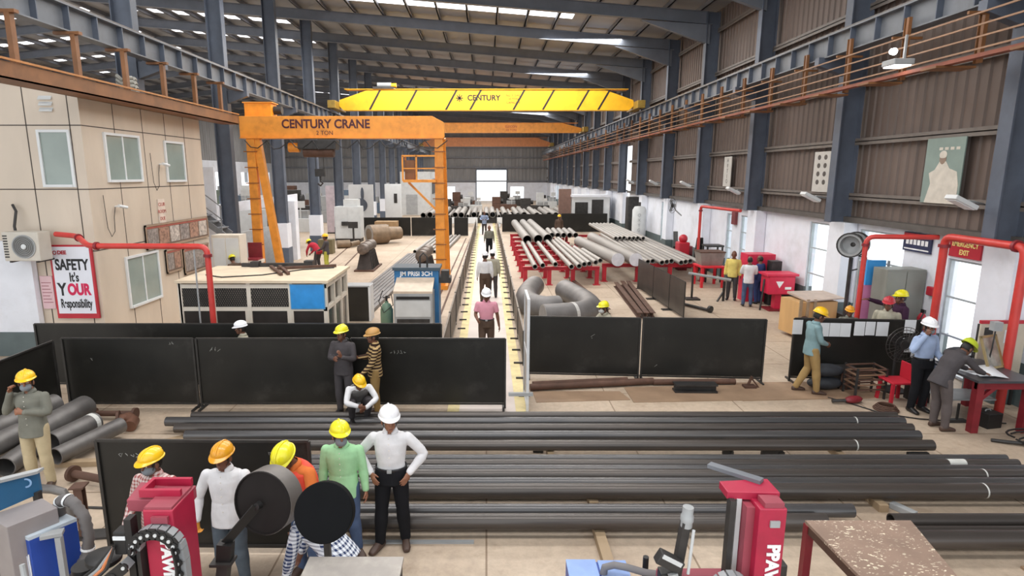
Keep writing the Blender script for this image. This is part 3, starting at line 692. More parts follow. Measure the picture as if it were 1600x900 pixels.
for (a, c, y, h, lab) in (((-8.8), -5.4, 42.6, 1.3, 'distant dark screen behind the carton'), (-5.35, -2.45, 42.6, 1.3, 'distant dark screen left of the crane leg'), (-2.3, -1.3, 42.6, 1.3, 'distant narrow dark screen right of the crane leg'),
                        (1.2, 5.6, 45.5, 1.35, 'distant dark screen behind the thick pipes'), (5.7, 9.2, 45.5, 1.4, 'distant dark screen before the small white office'), (-13.6, -9.9, 31.5, 1.35, 'distant dark screen behind the grey partition')):
    screen((a, y), (c, y), h, lab, feet=False, z0=.02)
screen((-4.42, 6.28), (-1.98, 6.26), 1.4, 'black screen behind the workers with the red machine', chalk=(6, [(.25, 1.22, 6, .08), (1.95, 1.25, 5, .07)]))
o = E('white_board_screen', (-4.62, 17.4, 0), 0, 'black sheet cabinet with a white edge left of the blue machine', 'cabinet')
B().box(0, 1.1, 0, .5, 0, 1.05).out('body', m_screen, o); B().box(1.1, 1.16, -.02, .5, 0, 1.08).out('white_edge', m_frame, o); B().box(-.02, 1.14, -.03, .52, 1.05, 1.09).out('top', m_grey, o)

# ------------------------------------------------------------------ central walkway
o = B().box(-.52, .56, 9.6, 60, 0, .004).out('floor_walkway', M('walkway_paint', 'cfc3bb', .6, 0, .08, 1.5), kind='structure')
m_yl = M('yellow_line_paint', 'dccb94', .6, 0, .12, 4, dirt='a99a78', dirt_amt=.5)
for x, nm in ((-.62, 'left'), (.66, 'right')):
    e = E('aisle_line', (x, 11, 0), 0, 'yellow painted line with dark cross bars along the %s edge of the walkway' % nm, 'floor marking')
    B().box(-.11, .11, -1.4, 49, .003, .008).out('painted_line', m_yl, e)
    s = -1 if nm == 'left' else 1
    for k in range(38): B().box(min(-.02 * s, .2 * s), max(-.02 * s, .2 * s), .2 + k * 1.05, .25 + k * 1.05, .008, .04).out('cross_bar', m_dark, e)
def fence(x0, y0, x1, y1, h, label):
    e = E('walkway_fence', (x0, y0, 0), 0, label, 'fence', 'bar fences beside the walkway'); D = V((x1 - x0, y1 - y0, 0)); L = D.length; d = D / L
    m = M('fence_steel', '7d736a', .5, .2, .2, 4)
    for z in (.08, h): B().bar(V((0, 0, z)), D + V((0, 0, z)), .035, .035).out('rail', m, e)
    n = int(L / 2.4)
    for k in range(n + 1): B().bar(d * (k * L / n), d * (k * L / n) + V((0, 0, h + .03)), .05, .05).out('post', m_dark, e)
    b = B(); q = 0
    while q < L: b.bar(d * q + V((0, 0, .08)), d * q + V((0, 0, h)), .02, .012, up=(1, 0, 0)); q += .13
    b.out('infill_bar', m, e, kind=None)
fence(-.92, 11.9, -.8, 45, .95, 'rusty bar fence on the left of the walkway')
fence(.86, 13.2, .86, 45, .8, 'rusty bar fence on the right of the walkway')
e = E('gate_panel', (.76, 10.45, 0), 0, 'tall white framed gate leaf at the near end of the walkway', 'gate')
b = B()
for y in (0, .85): b.bar((0, y, 0), (0, y, 2.15), .05, .05)
for z in (.1, 1.1, 2.13): b.bar((0, 0, z), (0, .85, z), .045, .045)
b.out('gate_frame', M('gate_white', 'cfd0d2', .4), e)
B().box(-.006, .006, .02, .83, .12, 2.1).out('mesh_sheet', M('gate_sheet_grey', 'a8a29c', .5, .1, .3, 7), e)
b = B(); b.bar((-.35, 0, .35), (.1, 0, .35), .06, .06); b.out('latch_bar', m_grey, e)

# ------------------------------------------------------------------ pipes on red racks
def trestle(x0, x1, y, h, label):
    e = E('pipe_rack_trestle', ((x0 + x1) / 2, y, 0), 0, label, 'pipe rack', 'red pipe rack trestles'); w = (x1 - x0) / 2
    B().ibeam((-w, 0, h - .07), (w, 0, h - .07), .14, .14, .015, .012).out('cross_beam', m_red, e)
    for s in (-1, -.33, .33, 1) if w > 1.2 else (-1, 1):
        B().bar((s * (w - .1), 0, h - .14), (s * (w - .1), 0, .02), .16, .12).box(s * (w - .1) - .14, s * (w - .1) + .14, -.12, .12, 0, .02).out('leg', m_red, e)
    return e
for k, y in enumerate((23.4, 25.0, 26.7, 28.4, 30.2, 32.1, 34.2, 36.4)): trestle(1.45, 4.5, y, .74, 'red trestle under the left stack of pipes, %s from the camera' % NTH[k])
for k, y in enumerate((24.2, 28.0, 32.0, 36.0)): trestle(4.75, 9.0, y, .74, 'red trestle under the right stack of pipes, %s from the camera' % NTH[k])
m_pipeg = M('grey_primed_pipe', '8d8883', .55, .15, .14, 2, stretch=(1, .15, 1), dirt='77716c', dirt_amt=.5)
m_pipeg2 = M('pale_grey_pipe', '9d9892', .5, .15, .12, 2, stretch=(1, .15, 1), dirt='7a746c', dirt_amt=.5)
m_capw = M('white_pipe_cap', 'd6d6dc', .45)
def rpipe(p0, p1, r, z, label, mat=m_pipeg, cap=False, group='pipes on the red racks', name='steel_pipe'):
    a, c = V((p0[0], p0[1], z + r)), V((p1[0], p1[1], z + r))
    if cap:
        e = E(name, a, 0, label, 'pipe', group)
        B(a).tube([a, c], r, 24).out('pipe_body', mat, e, True)
        d = (a - c).normalized(); B(a).lathe([(0, .0), (r * 1.01, 0), (r * 1.01, .012), (0, .02)], a, d, 24).out('end_cap', m_capw, e)
        return e
    o = B(a).pipe(a, c, r, min(.02, r * .2), 18).out(name, mat, None, True); return T(o, label, 'pipe', group)
rpipe(G(965, 416, .75), G(905, 369, 1.27), .26, .75, 'thick grey pipe with a white end cap, left one of the capped pair', cap=True)
rpipe(G(993, 416, .75), G(925, 363, 1.27), .26, .75, 'thick grey pipe with a white end cap, right one of the capped pair', cap=True)
for k, x in enumerate((824, 841, 856)):
    p = G(x, 382 - k, .75); rpipe(p, (p[0] - .15, p[1] + 11), .24, .75, 'thick grey open pipe on the far left of the racks, %s in its row' % ('first', 'second', 'third')[k])
nb = 0
for k, (x, y, ln) in enumerate(((836, 421, 8.0), (848, 419, 8.0), (868, 417, 7.5), (893, 421, 9), (905, 420, 10), (913, 417, 9), (921, 416, 9.5), (931, 414, 5.0), (938, 411, 3.6))):
    p = G(x, y, .75); rpipe(p, (p[0] - .02 * k, p[1] + ln), .1, .75, 'slim grey pipe on the left rack, %s from the walkway' % NTH[k], m_pipeg2, group='slim pipes on the left red rack')
for k in range(9):
    f = k / 8; p = (6.55 + f * 2.05, 23.9 + .25 * math.sin(k * 2.1)); rpipe(p, (p[0] + .25, p[1] + 11.2), .1, .75, 'slim dark grey pipe on the right rack, %s from the capped pair' % NTH[k], m_pipeg if k % 3 else m_pipeg2, group='slim pipes on the right red rack')
for k in range(7):
    p = (6.75 + k * .24, 31.0 + .1 * (k % 3)); rpipe(p, (p[0] + .2, p[1] + 9), .1, .95, 'pale slim pipe in the upper layer behind the right rack, %s from left' % NTH[k], m_pipeg2, group='upper layer of slim pipes on the right rack')
for k in range(5):
    p = (3.75 + k * .34, 34.0); rpipe(p, (p[0] + .1, p[1] + 3.4), .15, .76, 'short grey pipe at the back of the left rack, %s from walkway' % NTH[k], m_pipeg, group='short pipes at the back of the left rack')
m_elbow = M('grey_elbow_pipe', '716e6d', .5, .25, .16, 3, dirt='5a5655', dirt_amt=.5)
def bend(pts, r, label, ring=None):
    P = [V(p) for p in pts]; q = []
    for i in range(len(P) - 1):           # Catmull-Rom through the points
        a, b_, c, d = P[max(i - 1, 0)], P[i], P[i + 1], P[min(i + 2, len(P) - 1)]
        for t in [k / 6 for k in range(6)]:
            q.append(.5 * ((2 * b_) + (c - a) * t + (2 * a - 5 * b_ + 4 * c - d) * t * t + (3 * b_ - a - 3 * c + d) * t ** 3))
    q.append(P[-1]); e = E('pipe_bend', (P[0].x, P[0].y, 0), 0, label, 'pipe bend', 'big grey pipe bends')
    B(e.location).tube(q, r, 24).out('bend_body', m_elbow, e, True)
    d = (q[0] - q[1]).normalized(); B(e.location).lathe([(0, 0), (r * .97, 0), (r * .97, .015), (0, .015)], q[0], d, 24).out('end_cover', M('bend_end_grey', '8d8a88', .6), e)
    if ring is not None:
        c = q[ring]; d = (q[ring + 1] - q[ring]).normalized(); B(e.location).lathe([(r * 1.0, -.05), (r * 1.015, -.05), (r * 1.015, .05), (r * 1.0, .05)], c, d, 24).out('weld_band', M('weld_band_white', 'b9b7b4', .6), e)
    return e
R_ = .36
bend([(1.62, 16.5, R_), (2.2, 16.65, R_), (2.75, 16.9, R_), (3.12, 17.5, R_), (3.15, 18.4, R_), (2.95, 19.5, R_), (2.75, 20.5, R_)], R_, 'long grey pipe bend curling toward the walkway with a pale weld band', 9)
bend([(1.75, 21.3, R_), (1.5, 20.3, R_), (1.32, 19.2, R_), (1.38, 18.2, R_), (1.75, 17.65, R_), (2.2, 17.75, R_)], R_, 'grey pipe bend lying behind the banded one beside the walkway')
for k, (a, c) in enumerate((((890, 440), (950, 492)), ((962, 448), (1000, 498)), ((972, 446), (1010, 498)), ((981, 446), (1020, 498)))):
    p, q = G(*a), G(*c); o = B((q[0], q[1], 0)).ibeam((q[0], q[1], .1), (p[0], p[1], .1), .16, .18, .02, .02).out('steel_bar', m_rust); T(o, 'brown steel bar on the floor behind the black screens, %s from the walkway' % NTH[k], 'steel bar', 'brown bars on the floor by the screens')
e = E('red_work_table', (8.75, 23.2, 0), 0, 'bright red steel table at the near end of the right pipe rack', 'table'); m_bred = M('bright_red_paint', 'd8303c', .42)
B().box(-.45, .5, -.5, .5, .78, .84).out('tabletop', m_bred, e)
for sx in (-.38, .42):
    for sy in (-.42, .42): B().bar((sx, sy, 0), (sx, sy, .78), .09, .09).out('leg', m_bred, e)
e = E('scrap_bin', (8.8, 23.3, .845), 0, 'dented grey brown bin standing on the bright red table', 'bin')
B().hexa([(-.4, -.3, 0), (.4, -.3, 0), (.4, .3, 0), (-.4, .3, 0), (-.48, -.36, .5), (.48, -.36, .5), (.48, .36, .5), (-.48, .36, .5)]).out('bin_body', M('bin_grey', '8a827b', .6, .1, .2, 4), e); B().box(-.5, .5, -.38, .38, .5, .54).out('rim', m_rust, e)

# ------------------------------------------------------------------ floor of the left half
for k in range(8):
    x = -4.75 + k * .155; o = B((x, 22, 0)).bar((x, 18.5, .06), (x + .55, 32.2, .06), .13, .12).out('flat_bar', M('long_bar_grey', '6f6c6b', .5, .3, .2, 4, stretch=(1, .2, 1))); T(o, 'long grey steel bar on the floor behind the porta cabin, %s from the left' % NTH[k], 'steel bar', 'long steel bars on the floor')
for k in range(7):
    x = -4.0 + k * .27; o = B((x, 36, 0)).pipe((x, 33, .1), (x + .5, 41.6, .1), .1, .015, 14).out('steel_pipe', m_pipeg2, None, True); T(o, 'pale pipe on the floor behind the right roller stand, %s from left' % NTH[k], 'pipe', 'pale pipes on the floor behind the roller stand')
for k, x in enumerate((-7.6, -6.7, -1.75, -1.45)):
    o = B((x, 25, 0)).bar((x, 18 if x > -3 else 27, .01), (x + (.35 if x > -3 else -1.2), 41, .01), .06, .02).out('floor_rail', m_rust); T(o, 'thin rusty rail let into the floor, %s from the left columns' % NTH[k], 'rail', 'rails in the floor')
def roller_stand(x, y, rot, label):
    e = E('roller_stand', (x, y, 0), rot, label, 'roller stand', 'roller stands')
    B().hexa([(-.34, -.95, .06), (.34, -.95, .06), (.34, .95, .06), (-.34, .95, .06), (-.2, -.7, .85), (.2, -.7, .85), (.2, .7, .85), (-.2, .7, .85)]).out('pedestal', M('stand_dark', '38312e', .6, .2, .25, 6), e)
    B().box(-.45, .45, -1.1, 1.1, 0, .07).out('base_plate', m_rust, e)
    for k in range(5): B().bar((-.36, -.75 + k * .36, .06), (-.2, -.6 + k * .3, .85), .05, .05).bar((.36, -.75 + k * .36, .06), (.2, -.6 + k * .3, .85), .05, .05).out('rib', m_dark, e)
    for k in range(5):
        yy = -.95 + k * .46
        B().lathe([(0, -.2), (.16, -.2), (.24, -.16), (.24, .16), (.16, .2), (0, .2)], (-.02, yy, 1.02 + .03 * (k % 2)), (.15, 1, 0), 18).out('roller', M('roller_steel', '6b6058', .5, .35, .3, 7), e, True)
    return e
roller_stand(-5.55, 27.7, .0, 'dark stand carrying a row of thick rollers, left of the two'); roller_stand(-2.62, 25.4, -.03, 'dark stand carrying a row of thick rollers, beside the orange crane leg')
e = E('pipe_drum', (-7.35, 37.2, 0), 0, 'brown cylinder block with a pale face lying on the floor', 'cylinder')
B().lathe([(0, 0), (.62, 0), (.62, 1.2), (.45, 1.25), (.4, 2.2), (0, 2.2)], (0, 0, .62), (.8, .6, 0), 26).out('cylinder_body', M('bronze_brown', '7f6c58', .5, .3, .2, 4), e, True)
B().lathe([(.4, -.01), (.6, -.01), (.6, .0), (.4, .0)], (0, 0, .62), (.8, .6, 0), 26).out('face_ring', m_pipeg2, e)
o = B((-8.6, 35.5, 0)).tube([(-8.9, 35.3, .24), (-8.2, 35.6, .24)], .24, 16).tube([(-8.2, 35.6, .2), (-7.9, 36.6, .2)], .16, 12).out('pipe_elbow', M('bronze_brown', '7f6c58'), None, True); T(o, 'small brown elbow lying left of the brown cylinder block', 'pipe fitting')
e = E('carton_stack', (-6.9, 41.3, 0), 0, 'brown carton on a pallet before the distant dark screens', 'carton')
B().box(-.75, .75, -.5, .5, .15, 1.15).out('carton', M('carton_brown', 'a58763', .7), e); B().box(-.8, .8, -.55, .55, 0, .15).out('pallet', m_wood, e); B().box(-.3, .2, -.51, -.5, .5, .95).out('shipping_label', m_frame, e)
e = E('control_cabinet', (-9.0, 38.9, 0), 0, 'tall light grey control cabinet beside the distant screens', 'cabinet')
B().box(-.75, .9, -.5, .6, .25, 2.3).out('cabinet_body', m_lgrey, e, bevel=.02); B().box(-.2, .7, -.3, .6, 2.3, 2.75).out('top_unit', m_lgrey, e); B().box(-.7, .85, -.45, .55, 0, .25).out('plinth', m_dark, e)
B().box(-.7, .05, -.515, -.5, .35, 2.2).out('door', m_lgrey, e); B().box(.1, .85, -.515, -.5, .35, 2.2).out('door', m_lgrey, e); B().box(-.3, .1, -.62, -.52, 1.1, 1.35).out('control_screen', m_dark, e)
b = B((-8.4, 37.6, 0)); b.bar((-8.4, 37.6, 0), (-8.4, 37.6, 1.0), .1, .1).box(-8.6, -8.2, 37.4, 37.8, 0, .05); o = b.box(-8.7, -8.1, 37.5, 37.6, 1.0, 1.4).out('control_pedestal', m_dark); T(o, 'small dark control pedestal before the grey cabinet', 'pedestal')

# grey partition, white frame and stair by the left columns
e = E('grey_partition', (-10.6, 25, 0), 0, 'pale grey partition wall behind the raking crane leg', 'partition')
B().hexa([(-.95, .2, 0), (.55, 5.6, 0), (.62, 5.6, 0), (-.88, .2, 0), (-.95, .2, 1.7), (.55, 5.6, 1.95), (.62, 5.6, 1.95), (-.88, .2, 1.7)]).out('panel', M('partition_grey', 'a9acae', .5), e)
B().box(.5, .85, 5.5, 6.0, 0, 3.0).out('end_post', m_white, e)
e = E('beam_gantry', (-11.0, 27, 0), 0, 'white painted beam and post frame over the grey partition', 'frame')
B().hexa([(-1.2, .2, 2.55), (1.15, 4.2, 2.9), (1.2, 4.2, 2.9), (-1.1, .2, 2.55), (-1.2, .2, 3.0), (1.15, 4.2, 3.35), (1.2, 4.2, 3.35), (-1.1, .2, 3.0)]).out('beam', m_white, e)
B().box(-1.3, -1.0, .1, .4, 0, 3.0).out('post', m_white, e); B().box(.5, .8, 3.2, 3.4, 0, 2.9).out('post', m_white, e)
e = E('stair', (-9.7, 21.2, 0), 0, 'grey steel stair with railings against a white wall behind the cabin', 'stair')
B().box(-2.1, -.25, .9, 1.0, 0, 4.6).out('wall_panel', m_white, e)
m_gs = M('grey_stair_steel', '777b80', .5)
for s in (0, .6): B().bar((-1.2, s, 3.4), (.35, s, 2.2), .04, .2).out('stringer', m_gs, e)
for k in range(5): B().box(-1.1 + .28 * k, -.84 + .28 * k, 0, .6, 3.32 - .22 * k, 3.36 - .22 * k).out('tread', m_gs, e)
b = B()
for x, z in ((-1.9, 3.4), (-1.5, 3.4), (-1.1, 3.4), (-.4, 2.85), (.3, 2.3)): b.bar((x, -.03, z), (x, -.03, z + .95), .03, .03)
for dz in (.5, .95): b.bar((-2.0, -.03, 3.4 + dz), (-1.1, -.03, 3.4 + dz), .03, .03).bar((-1.1, -.03, 3.4 + dz), (.35, -.03, 2.25 + dz), .03, .03)
b.out('hand_rail', m_gs, e); B().box(-2.1, -1.1, 0, .65, 3.32, 3.4).out('landing', m_gs, e)
e = E('white_cupboard', (-8.95, 20.6, 0), 0, 'cream two door cupboard at the far corner of the beige cabin', 'cupboard')
B().box(-.45, .5, -.3, .3, 0, 2.3).out('cupboard_body', m_ivory, e); B().box(-.42, .0, -.315, -.3, .95, 2.2).out('door', m_frame, e); B().box(.03, .46, -.315, -.3, .95, 2.2).out('door', m_frame, e); B().box(-.1, .46, -.315, -.3, .3, .85).out('vent_grille', m_grey, e)
e = E('red_chair', (-8.45, 21.4, 1.3), 0, 'red seat on a stand beside the orange crane leg', 'chair')
B().box(-.25, .25, -.25, .25, 0, .06).out('seat', m_dred, e); B().box(-.25, .25, .2, .26, .06, .6).out('backrest', m_dred, e); B().box(-.3, .3, -.3, .3, -.12, 0).out('shelf', m_ivory, e)
for sx in (-.25, .25): B().bar((sx, 0, -1.3), (sx, 0, -.12), .06, .06).out('leg', m_dark, e)

# ------------------------------------------------------------------ blue press machine
e = E('press_machine', (-1.95, 16.1, 0), 0, 'blue and grey press machine with white lettering beside the walkway', 'machine'); m_blue = M('machine_blue', '2f6da0', .42, 0, .15, 4)
B().box(-.62, .62, .25, .95, 0, 1.72).out('blue_frame', m_blue, e, bevel=.015)
B().hexa([(-.55, -.45, 1.2), (.5, -.45, 1.2), (.5, .25, 1.45), (-.55, .25, 1.45), (-.55, -.45, 1.26), (.5, -.45, 1.26), (.5, .25, 1.52), (-.55, .25, 1.52)]).out('sloped_lid', M('machine_beige', 'cbb9a5', .5), e)
B().box(-.55, .5, -.45, .25, .0, 1.2).out('grey_body', m_grey, e, bevel=.01)
B().box(-.47, .42, -.462, -.45, 1.04, 1.12).out('slot', m_black, e); B().box(-.47, .42, -.462, -.45, .2, .5).out('grille', m_dark, e); B().box(-.5, .45, -.458, -.45, .56, 1.0).out('front_plate', m_lgrey, e)
text('JM PRISI 3CH', (0, .243, 1.62), (RX, 0, 0), .17, m_textwhite, e, bold=.004, sx=.95)
B().box(-.66, .66, .2, 1.0, 1.72, 1.8).out('top_cover', M('machine_top', '3c4c58', .5), e); B().tube([(.1, .3, 1.8), (.1, .3, 2.1), (.2, .3, 2.2), (.3, .3, 2.1), (.3, .3, 1.8)], .025, 8).out('lifting_loop', m_dark, e, True)
B().box(.62, .95, .3, .8, 1.35, 1.5).box(.68, .9, .3, .6, 1.5, 1.7).out('side_unit', m_dark, e)
e = E('gas_bottle', (-2.85, 16.6, 0), 0, 'small green gas bottle left of the blue machine', 'gas bottle')
B().lathe([(0, 0), (.16, 0), (.18, .05), (.18, .55), (.12, .7), (.05, .75), (.05, .8), (0, .8)], (0, 0, 0), seg=18).out('bottle_body', M('bottle_green', '6d8a76', .4), e, True); B().tube([(0, 0, .8), (0, 0, .95)], .03, 8).tube([(-.1, 0, .9), (.1, 0, .9)], .02, 8).out('valve', m_dark, e)
B().tube([(0, 0, .92), (.15, -.05, 1.0), (.2, -.1, .7), (-.05, -.2, .5), (-.2, -.1, .8), (-.1, 0, 1.1)], .015, 6).out('hose', m_dark, e, True)
# ------------------------------------------------------------------ right wall fittings
def poster(y0, y1, z0, z1, label, cat='poster'):
    e = E('wall_poster', (XR - .17, (y0 + y1) / 2, (z0 + z1) / 2), 0, label, cat); return e, (y1 - y0) / 2, (z1 - z0) / 2
e, a, h = poster(12.65, 13.75, 3.72, 5.12, 'large grey green portrait poster of a seated figure on the brown wall')
B().box(-.012, .012, -a, a, -h, h).out('backing', M('poster_green', '7f9089', .5, 0, .08, 3), e)
m_fig = M('poster_pale', 'c9c2b6', .5, 0, .1, 6)
b = B(); b.prism([(-.42, -.7), (-.3, -.28), (-.38, -.05), (-.22, .02), (-.1, .2), (.08, .2), (.2, .05), (.42, -.02), (.5, -.3), (.5, -.7)], lambda u, v, q: (q, -u, v), -.02, -.012); b.out('figure', m_fig, e)
b = B(); b.ell((-.018, .02, .26), (.006, .1, .13)); b.out('figure_head', M('poster_skin', '8d7868', .6), e); b = B(); b.ell((-.02, .02, .34), (.007, .11, .09)); b.out('figure_cap', m_fig, e)
for k in range(4): B().box(-.018, -.012, -.42 + .16 * k, -.32 + .16 * k, .44, .5).out('poster_glyph', m_fig, e)
e, a, h = poster(17.55, 18.4, 3.83, 5.0, 'white poster with two columns of dark ovals on the brown wall'); B().box(-.012, .012, -a, a, -h, h).out('backing', M('poster_white', 'bdbab4', .5, 0, .06), e)
for r in range(4):
    for c in (-.18, .16): b = B(); b.ell((-.012, c, .42 - .24 * r), (.006, .09, .075)); b.out('printed_portrait', M('poster_print', '4e4844', .6), e)
e, a, h = poster(24.6, 25.35, 3.85, 5.05, 'narrow white banner with a column of letters on the brown wall'); B().box(-.012, .012, -a, a, -h, h).out('backing', MC['poster_white'], e)
for k, ch in enumerate(('H', 'V', 'T', 'I', 'O')): text(ch, (-.016, 0, .44 - .21 * k), (RX, 0, -RX), .24, M('banner_grey', '7d7872', .5), e)
e = E('emergency_exit_sign', (XR - .02, 12.45, 2.8), 0, 'red emergency exit sign in pale yellow letters above the open doorway', 'sign')
B().box(-.02, .02, -.42, .42, -.19, .19).out('sign_plate', m_red, e); m_ly = M('pale_yellow_lettering', 'efe08c', .5, emit=0)
text('EMERGENCY', (-.023, 0, .085), (RX, 0, -RX), .15, m_ly, e, bold=.003, sx=.82); text('EXIT', (-.023, 0, -.085), (RX, 0, -RX), .15, m_ly, e, bold=.003, sx=.85)
e = E('instruction_sign', (XR - .03, 13.85, 2.78), 0, 'navy blue sign with white lettering on the white wall under the ledge', 'sign')
B().box(-.02, .02, -.45, .45, -.22, .22).out('sign_plate', M('navy_plate', '2a3050', .5), e); B().box(-.022, .02, -.45, .45, .14, .2).out('red_band', m_red, e)
B().box(-.024, -.02, -.4, .4, -.18, -.15).out('white_rule', m_textwhite, e)
b = B()
for k in range(6): b.box(-.024, -.02, -.36 + k * .125, -.27 + k * .125, -.06, .06)
b.out('white_glyphs', m_textwhite, e)
o = B((10.05, 22.9, 2.75)).box(9.98, 10.09, 24.0, 24.35, 2.35, 2.85).out('wall_sign', M('dull_red_plate', '7c3a3c', .5)); T(o, 'small dull red sign beside the red water pipe on the far wall', 'sign')
def flood(y, z, label, x=9.42, lit=False):
    e = E('floodlight', (x + .25, y, z), 0, label, 'floodlight', 'floodlights along the right wall')
    B().tube([(.05, 0, -.05), (-.25, -.15, .0), (-.4, -.2, .02)], .025, 8).out('arm', m_grey, e)
    R = Matrix.Rotation(.45, 3, 'Y')
    B().obox((-.55, -.22, .0), (.5, .3, .09), R).out('lamp_head', m_lgrey, e, bevel=.015); B().obox((-.565, -.22, -.05), (.42, .24, .012), R).out('lamp_lens', m_glow if lit else m_frame, e)
    return e
for k, (y, z) in enumerate(((11.75, 3.82), (17.15, 3.72), (22.5, 3.75), (27.9, 3.9), (33.2, 3.9), (38.6, 3.9))): flood(y, z, 'pale floodlight on an arm above the wall ledge, %s from the camera' % NTH[k])
e = E('high_bay_lamp', (8.35, 12.7, 6.5), 0, 'lit white floodlight hanging at the orange conductor rack', 'lamp')
B().bar((.1, 0, .0), (.1, 0, .6), .04, .04).out('hanger', m_grey, e); B().box(-.22, .2, -.2, .2, .0, .12).out('lamp_head', m_grey, e, bevel=.02); B().box(-.19, .17, -.17, .17, -.02, .0).out('lamp_lens', m_glow, e); B().lathe([(0, 0), (.06, 0), (.07, .08), (0, .1)], (-.1, .1, .3), (0, -1, -.2), 14).out('second_lamp', m_glow, e, True)
b = B()
def wallfan(loc, label):
    e = E('wall_fan', loc, 0, label, 'fan'); c = V((-.35, -.25, 0))
    B().tube([(.2, 0, -.5), (-.1, -.05, -.25), (-.28, -.2, 0)], .03, 8).out('bracket', m_grey, e)
    b = B()
    for r in (.12, .24, .36): b.tube([c + V((r * math.cos(a * math.pi / 10) * .6, -r * math.cos(a * math.pi / 10) * .0 - .02, r * math.sin(a * math.pi / 10))) + V((0, .3 * r * math.cos(a * math.pi / 10), 0)) for a in range(21)], .009, 5)
    b.out('guard', m_dark, e)
    for k in range(3):
        t = k * 2 * math.pi / 3; d = V((math.cos(t) * .6, .3 * math.cos(t), math.sin(t))); B().bar(c + d * .04, c + d * .32, .16, .012, up=(.45, -.9, 0)).out('blade', m_grey, e)
    B().ell(c, .08).out('hub', m_dark, e, True); return e
wallfan((9.35, 29.3, 2.85), 'dark wall fan on the white pier beside the red water pipe')
e = E('drum_blower', (9.15, 14.8, 2.62), 0, 'big dark drum blower fan on the red post near the blue board', 'fan')
B().lathe([(.25, -.26), (.28, -.26), (.28, .2), (.23, .2), (.23, .0), (.0, .0)], (0, 0, 0), (-.75, -.66, 0), 24).out('drum', m_grey, e, True); B().lathe([(.28, -.28), (.31, -.28), (.31, -.2), (.28, -.2)], (0, 0, 0), (-.75, -.66, 0), 24).out('rim', m_dark, e, True); B().lathe([(.28, .14), (.31, .14), (.31, .22), (.28, .22)], (0, 0, 0), (-.75, -.66, 0), 24).out('rear_rim', m_dark, e, True)
B().ell((.06, .05, 0), .1).out('motor', m_dark, e, True); B().tube([(0, 0, -.33), (0, 0, -2.62)], .05, 10).box(-.22, .22, -.22, .22, -2.62, -2.57).out('stand', m_dark, e)
B().tube([(.25, .1, -.3), (.45, .1, -.35), (.42, .1, -.6), (.05, 0, -.65)], .02, 6).out('cable', m_dark, e, True)
firepipe([(9.98, 13.1, 2.98), (8.67, 13.55, 2.95), (8.67, 13.55, 0)], .055, 'red fire water pipe standing before the pink and blue board')
firepipe([(9.35, 10.25, 0), (9.35, 10.25, 3.1), (9.35, 12.1, 3.1), (9.35, 12.1, 0)], .075, 'red fire water pipe looped past the emergency exit and above the work table')
firepipe([(9.5, 22.4, 3.0), (9.3, 26.0, 2.98), (9.3, 26.0, 0)], .06, 'red fire water pipe beside the far end of the right pipe rack')
e = E('fire_extinguisher', (9.85, 13.1, .75), 0, 'red fire extinguisher on the wall by the emergency exit', 'fire extinguisher')
B().lathe([(0, 0), (.085, 0), (.09, .03), (.09, .42), (.05, .5), (.03, .52), (0, .52)], (0, 0, 0), seg=16).out('tank', m_red, e, True); B().box(-.02, .02, -.08, .04, .52, .6).out('valve', m_black, e); B().tube([(0, -.05, .56), (-.1, -.1, .4), (-.1, -.08, .1)], .015, 6).out('hose', m_black, e, True); B().box(-.02, .23, -.15, .15, .1, .14).out('bracket', m_dark, e)
o = B((9.98, 13.25, 1.75)).box(10.0, 10.09, 13.1, 13.3, 1.65, 1.85).out('alarm_bell', m_red, bevel=.02); T(o, 'small red alarm point on the white wall beside the exit', 'alarm')
e = E('pink_blue_board', (9.4, 14.15, 0), 0, 'tall board, sky blue above and pink below, by the red post', 'board')
B().box(-.26, .18, -.03, .03, 1.72, 2.32).out('blue_sheet', M('board_blue', '3f9be0', .5, 0, .04), e); B().box(-.4, .3, -.02, .04, .05, 1.72).out('pink_sheet', M('board_pink', 'd98bb8', .5, 0, .05), e)
b = B(); b.box(-.42, -.38, .03, .08, 0, 2.3).box(.28, .32, .03, .08, 0, 2.3); b.out('post', m_grey, e)
e = E('tool_cabinet', (9.6, 13.7, 0), 0, 'tall grey green steel cabinet against the white wall', 'cabinet'); m_cab = M('cabinet_grey_green', '84867f', .45, .1, .08, 2)
B().box(-.42, .48, -.25, .25, .05, 2.2).out('cabinet_body', m_cab, e, bevel=.01); B().box(-.41, .02, -.265, -.25, .1, 2.15).out('door', m_cab, e); B().box(.04, .47, -.265, -.25, .1, 2.15).out('door', m_cab, e); B().box(-.4, .46, -.24, .24, 0, .05).out('plinth', m_dark, e); B().box(-.03, .0, -.28, -.265, 1.0, 1.2).out('handle', m_frame, e)
e = E('blue_drum', (9.6, 12.75, 0), 0, 'blue plastic drum beside the red water pipe', 'drum'); B().lathe([(0, 0), (.25, 0), (.28, .05), (.28, .3), (.29, .32), (.28, .34), (.28, .62), (.29, .64), (.28, .66), (.27, .9), (0, .92)], (0, 0, 0), seg=24).out('drum_body', M('drum_blue', '2d64a8', .4), e, True); B().lathe([(0, 0), (.04, 0), (.04, .03), (0, .03)], (.12, 0, .915), seg=10).out('bung', m_black, e)
e = E('wooden_crate', (8.75, 15.8, 0), .12, 'open plywood crate with a slanted lid behind the paper covered board', 'crate'); m_ply = M('plywood', 'c9a06c', .6, 0, .12, 3, stretch=(1, 1, .2))
B().box(-.55, .55, -.4, .4, .1, 1.02).out('crate_body', m_ply, e)
for x in (-.5, -.3, -.1): B().box(x - .05, x + .03, -.43, -.4, .1, 1.1).out('batten', m_wood, e)
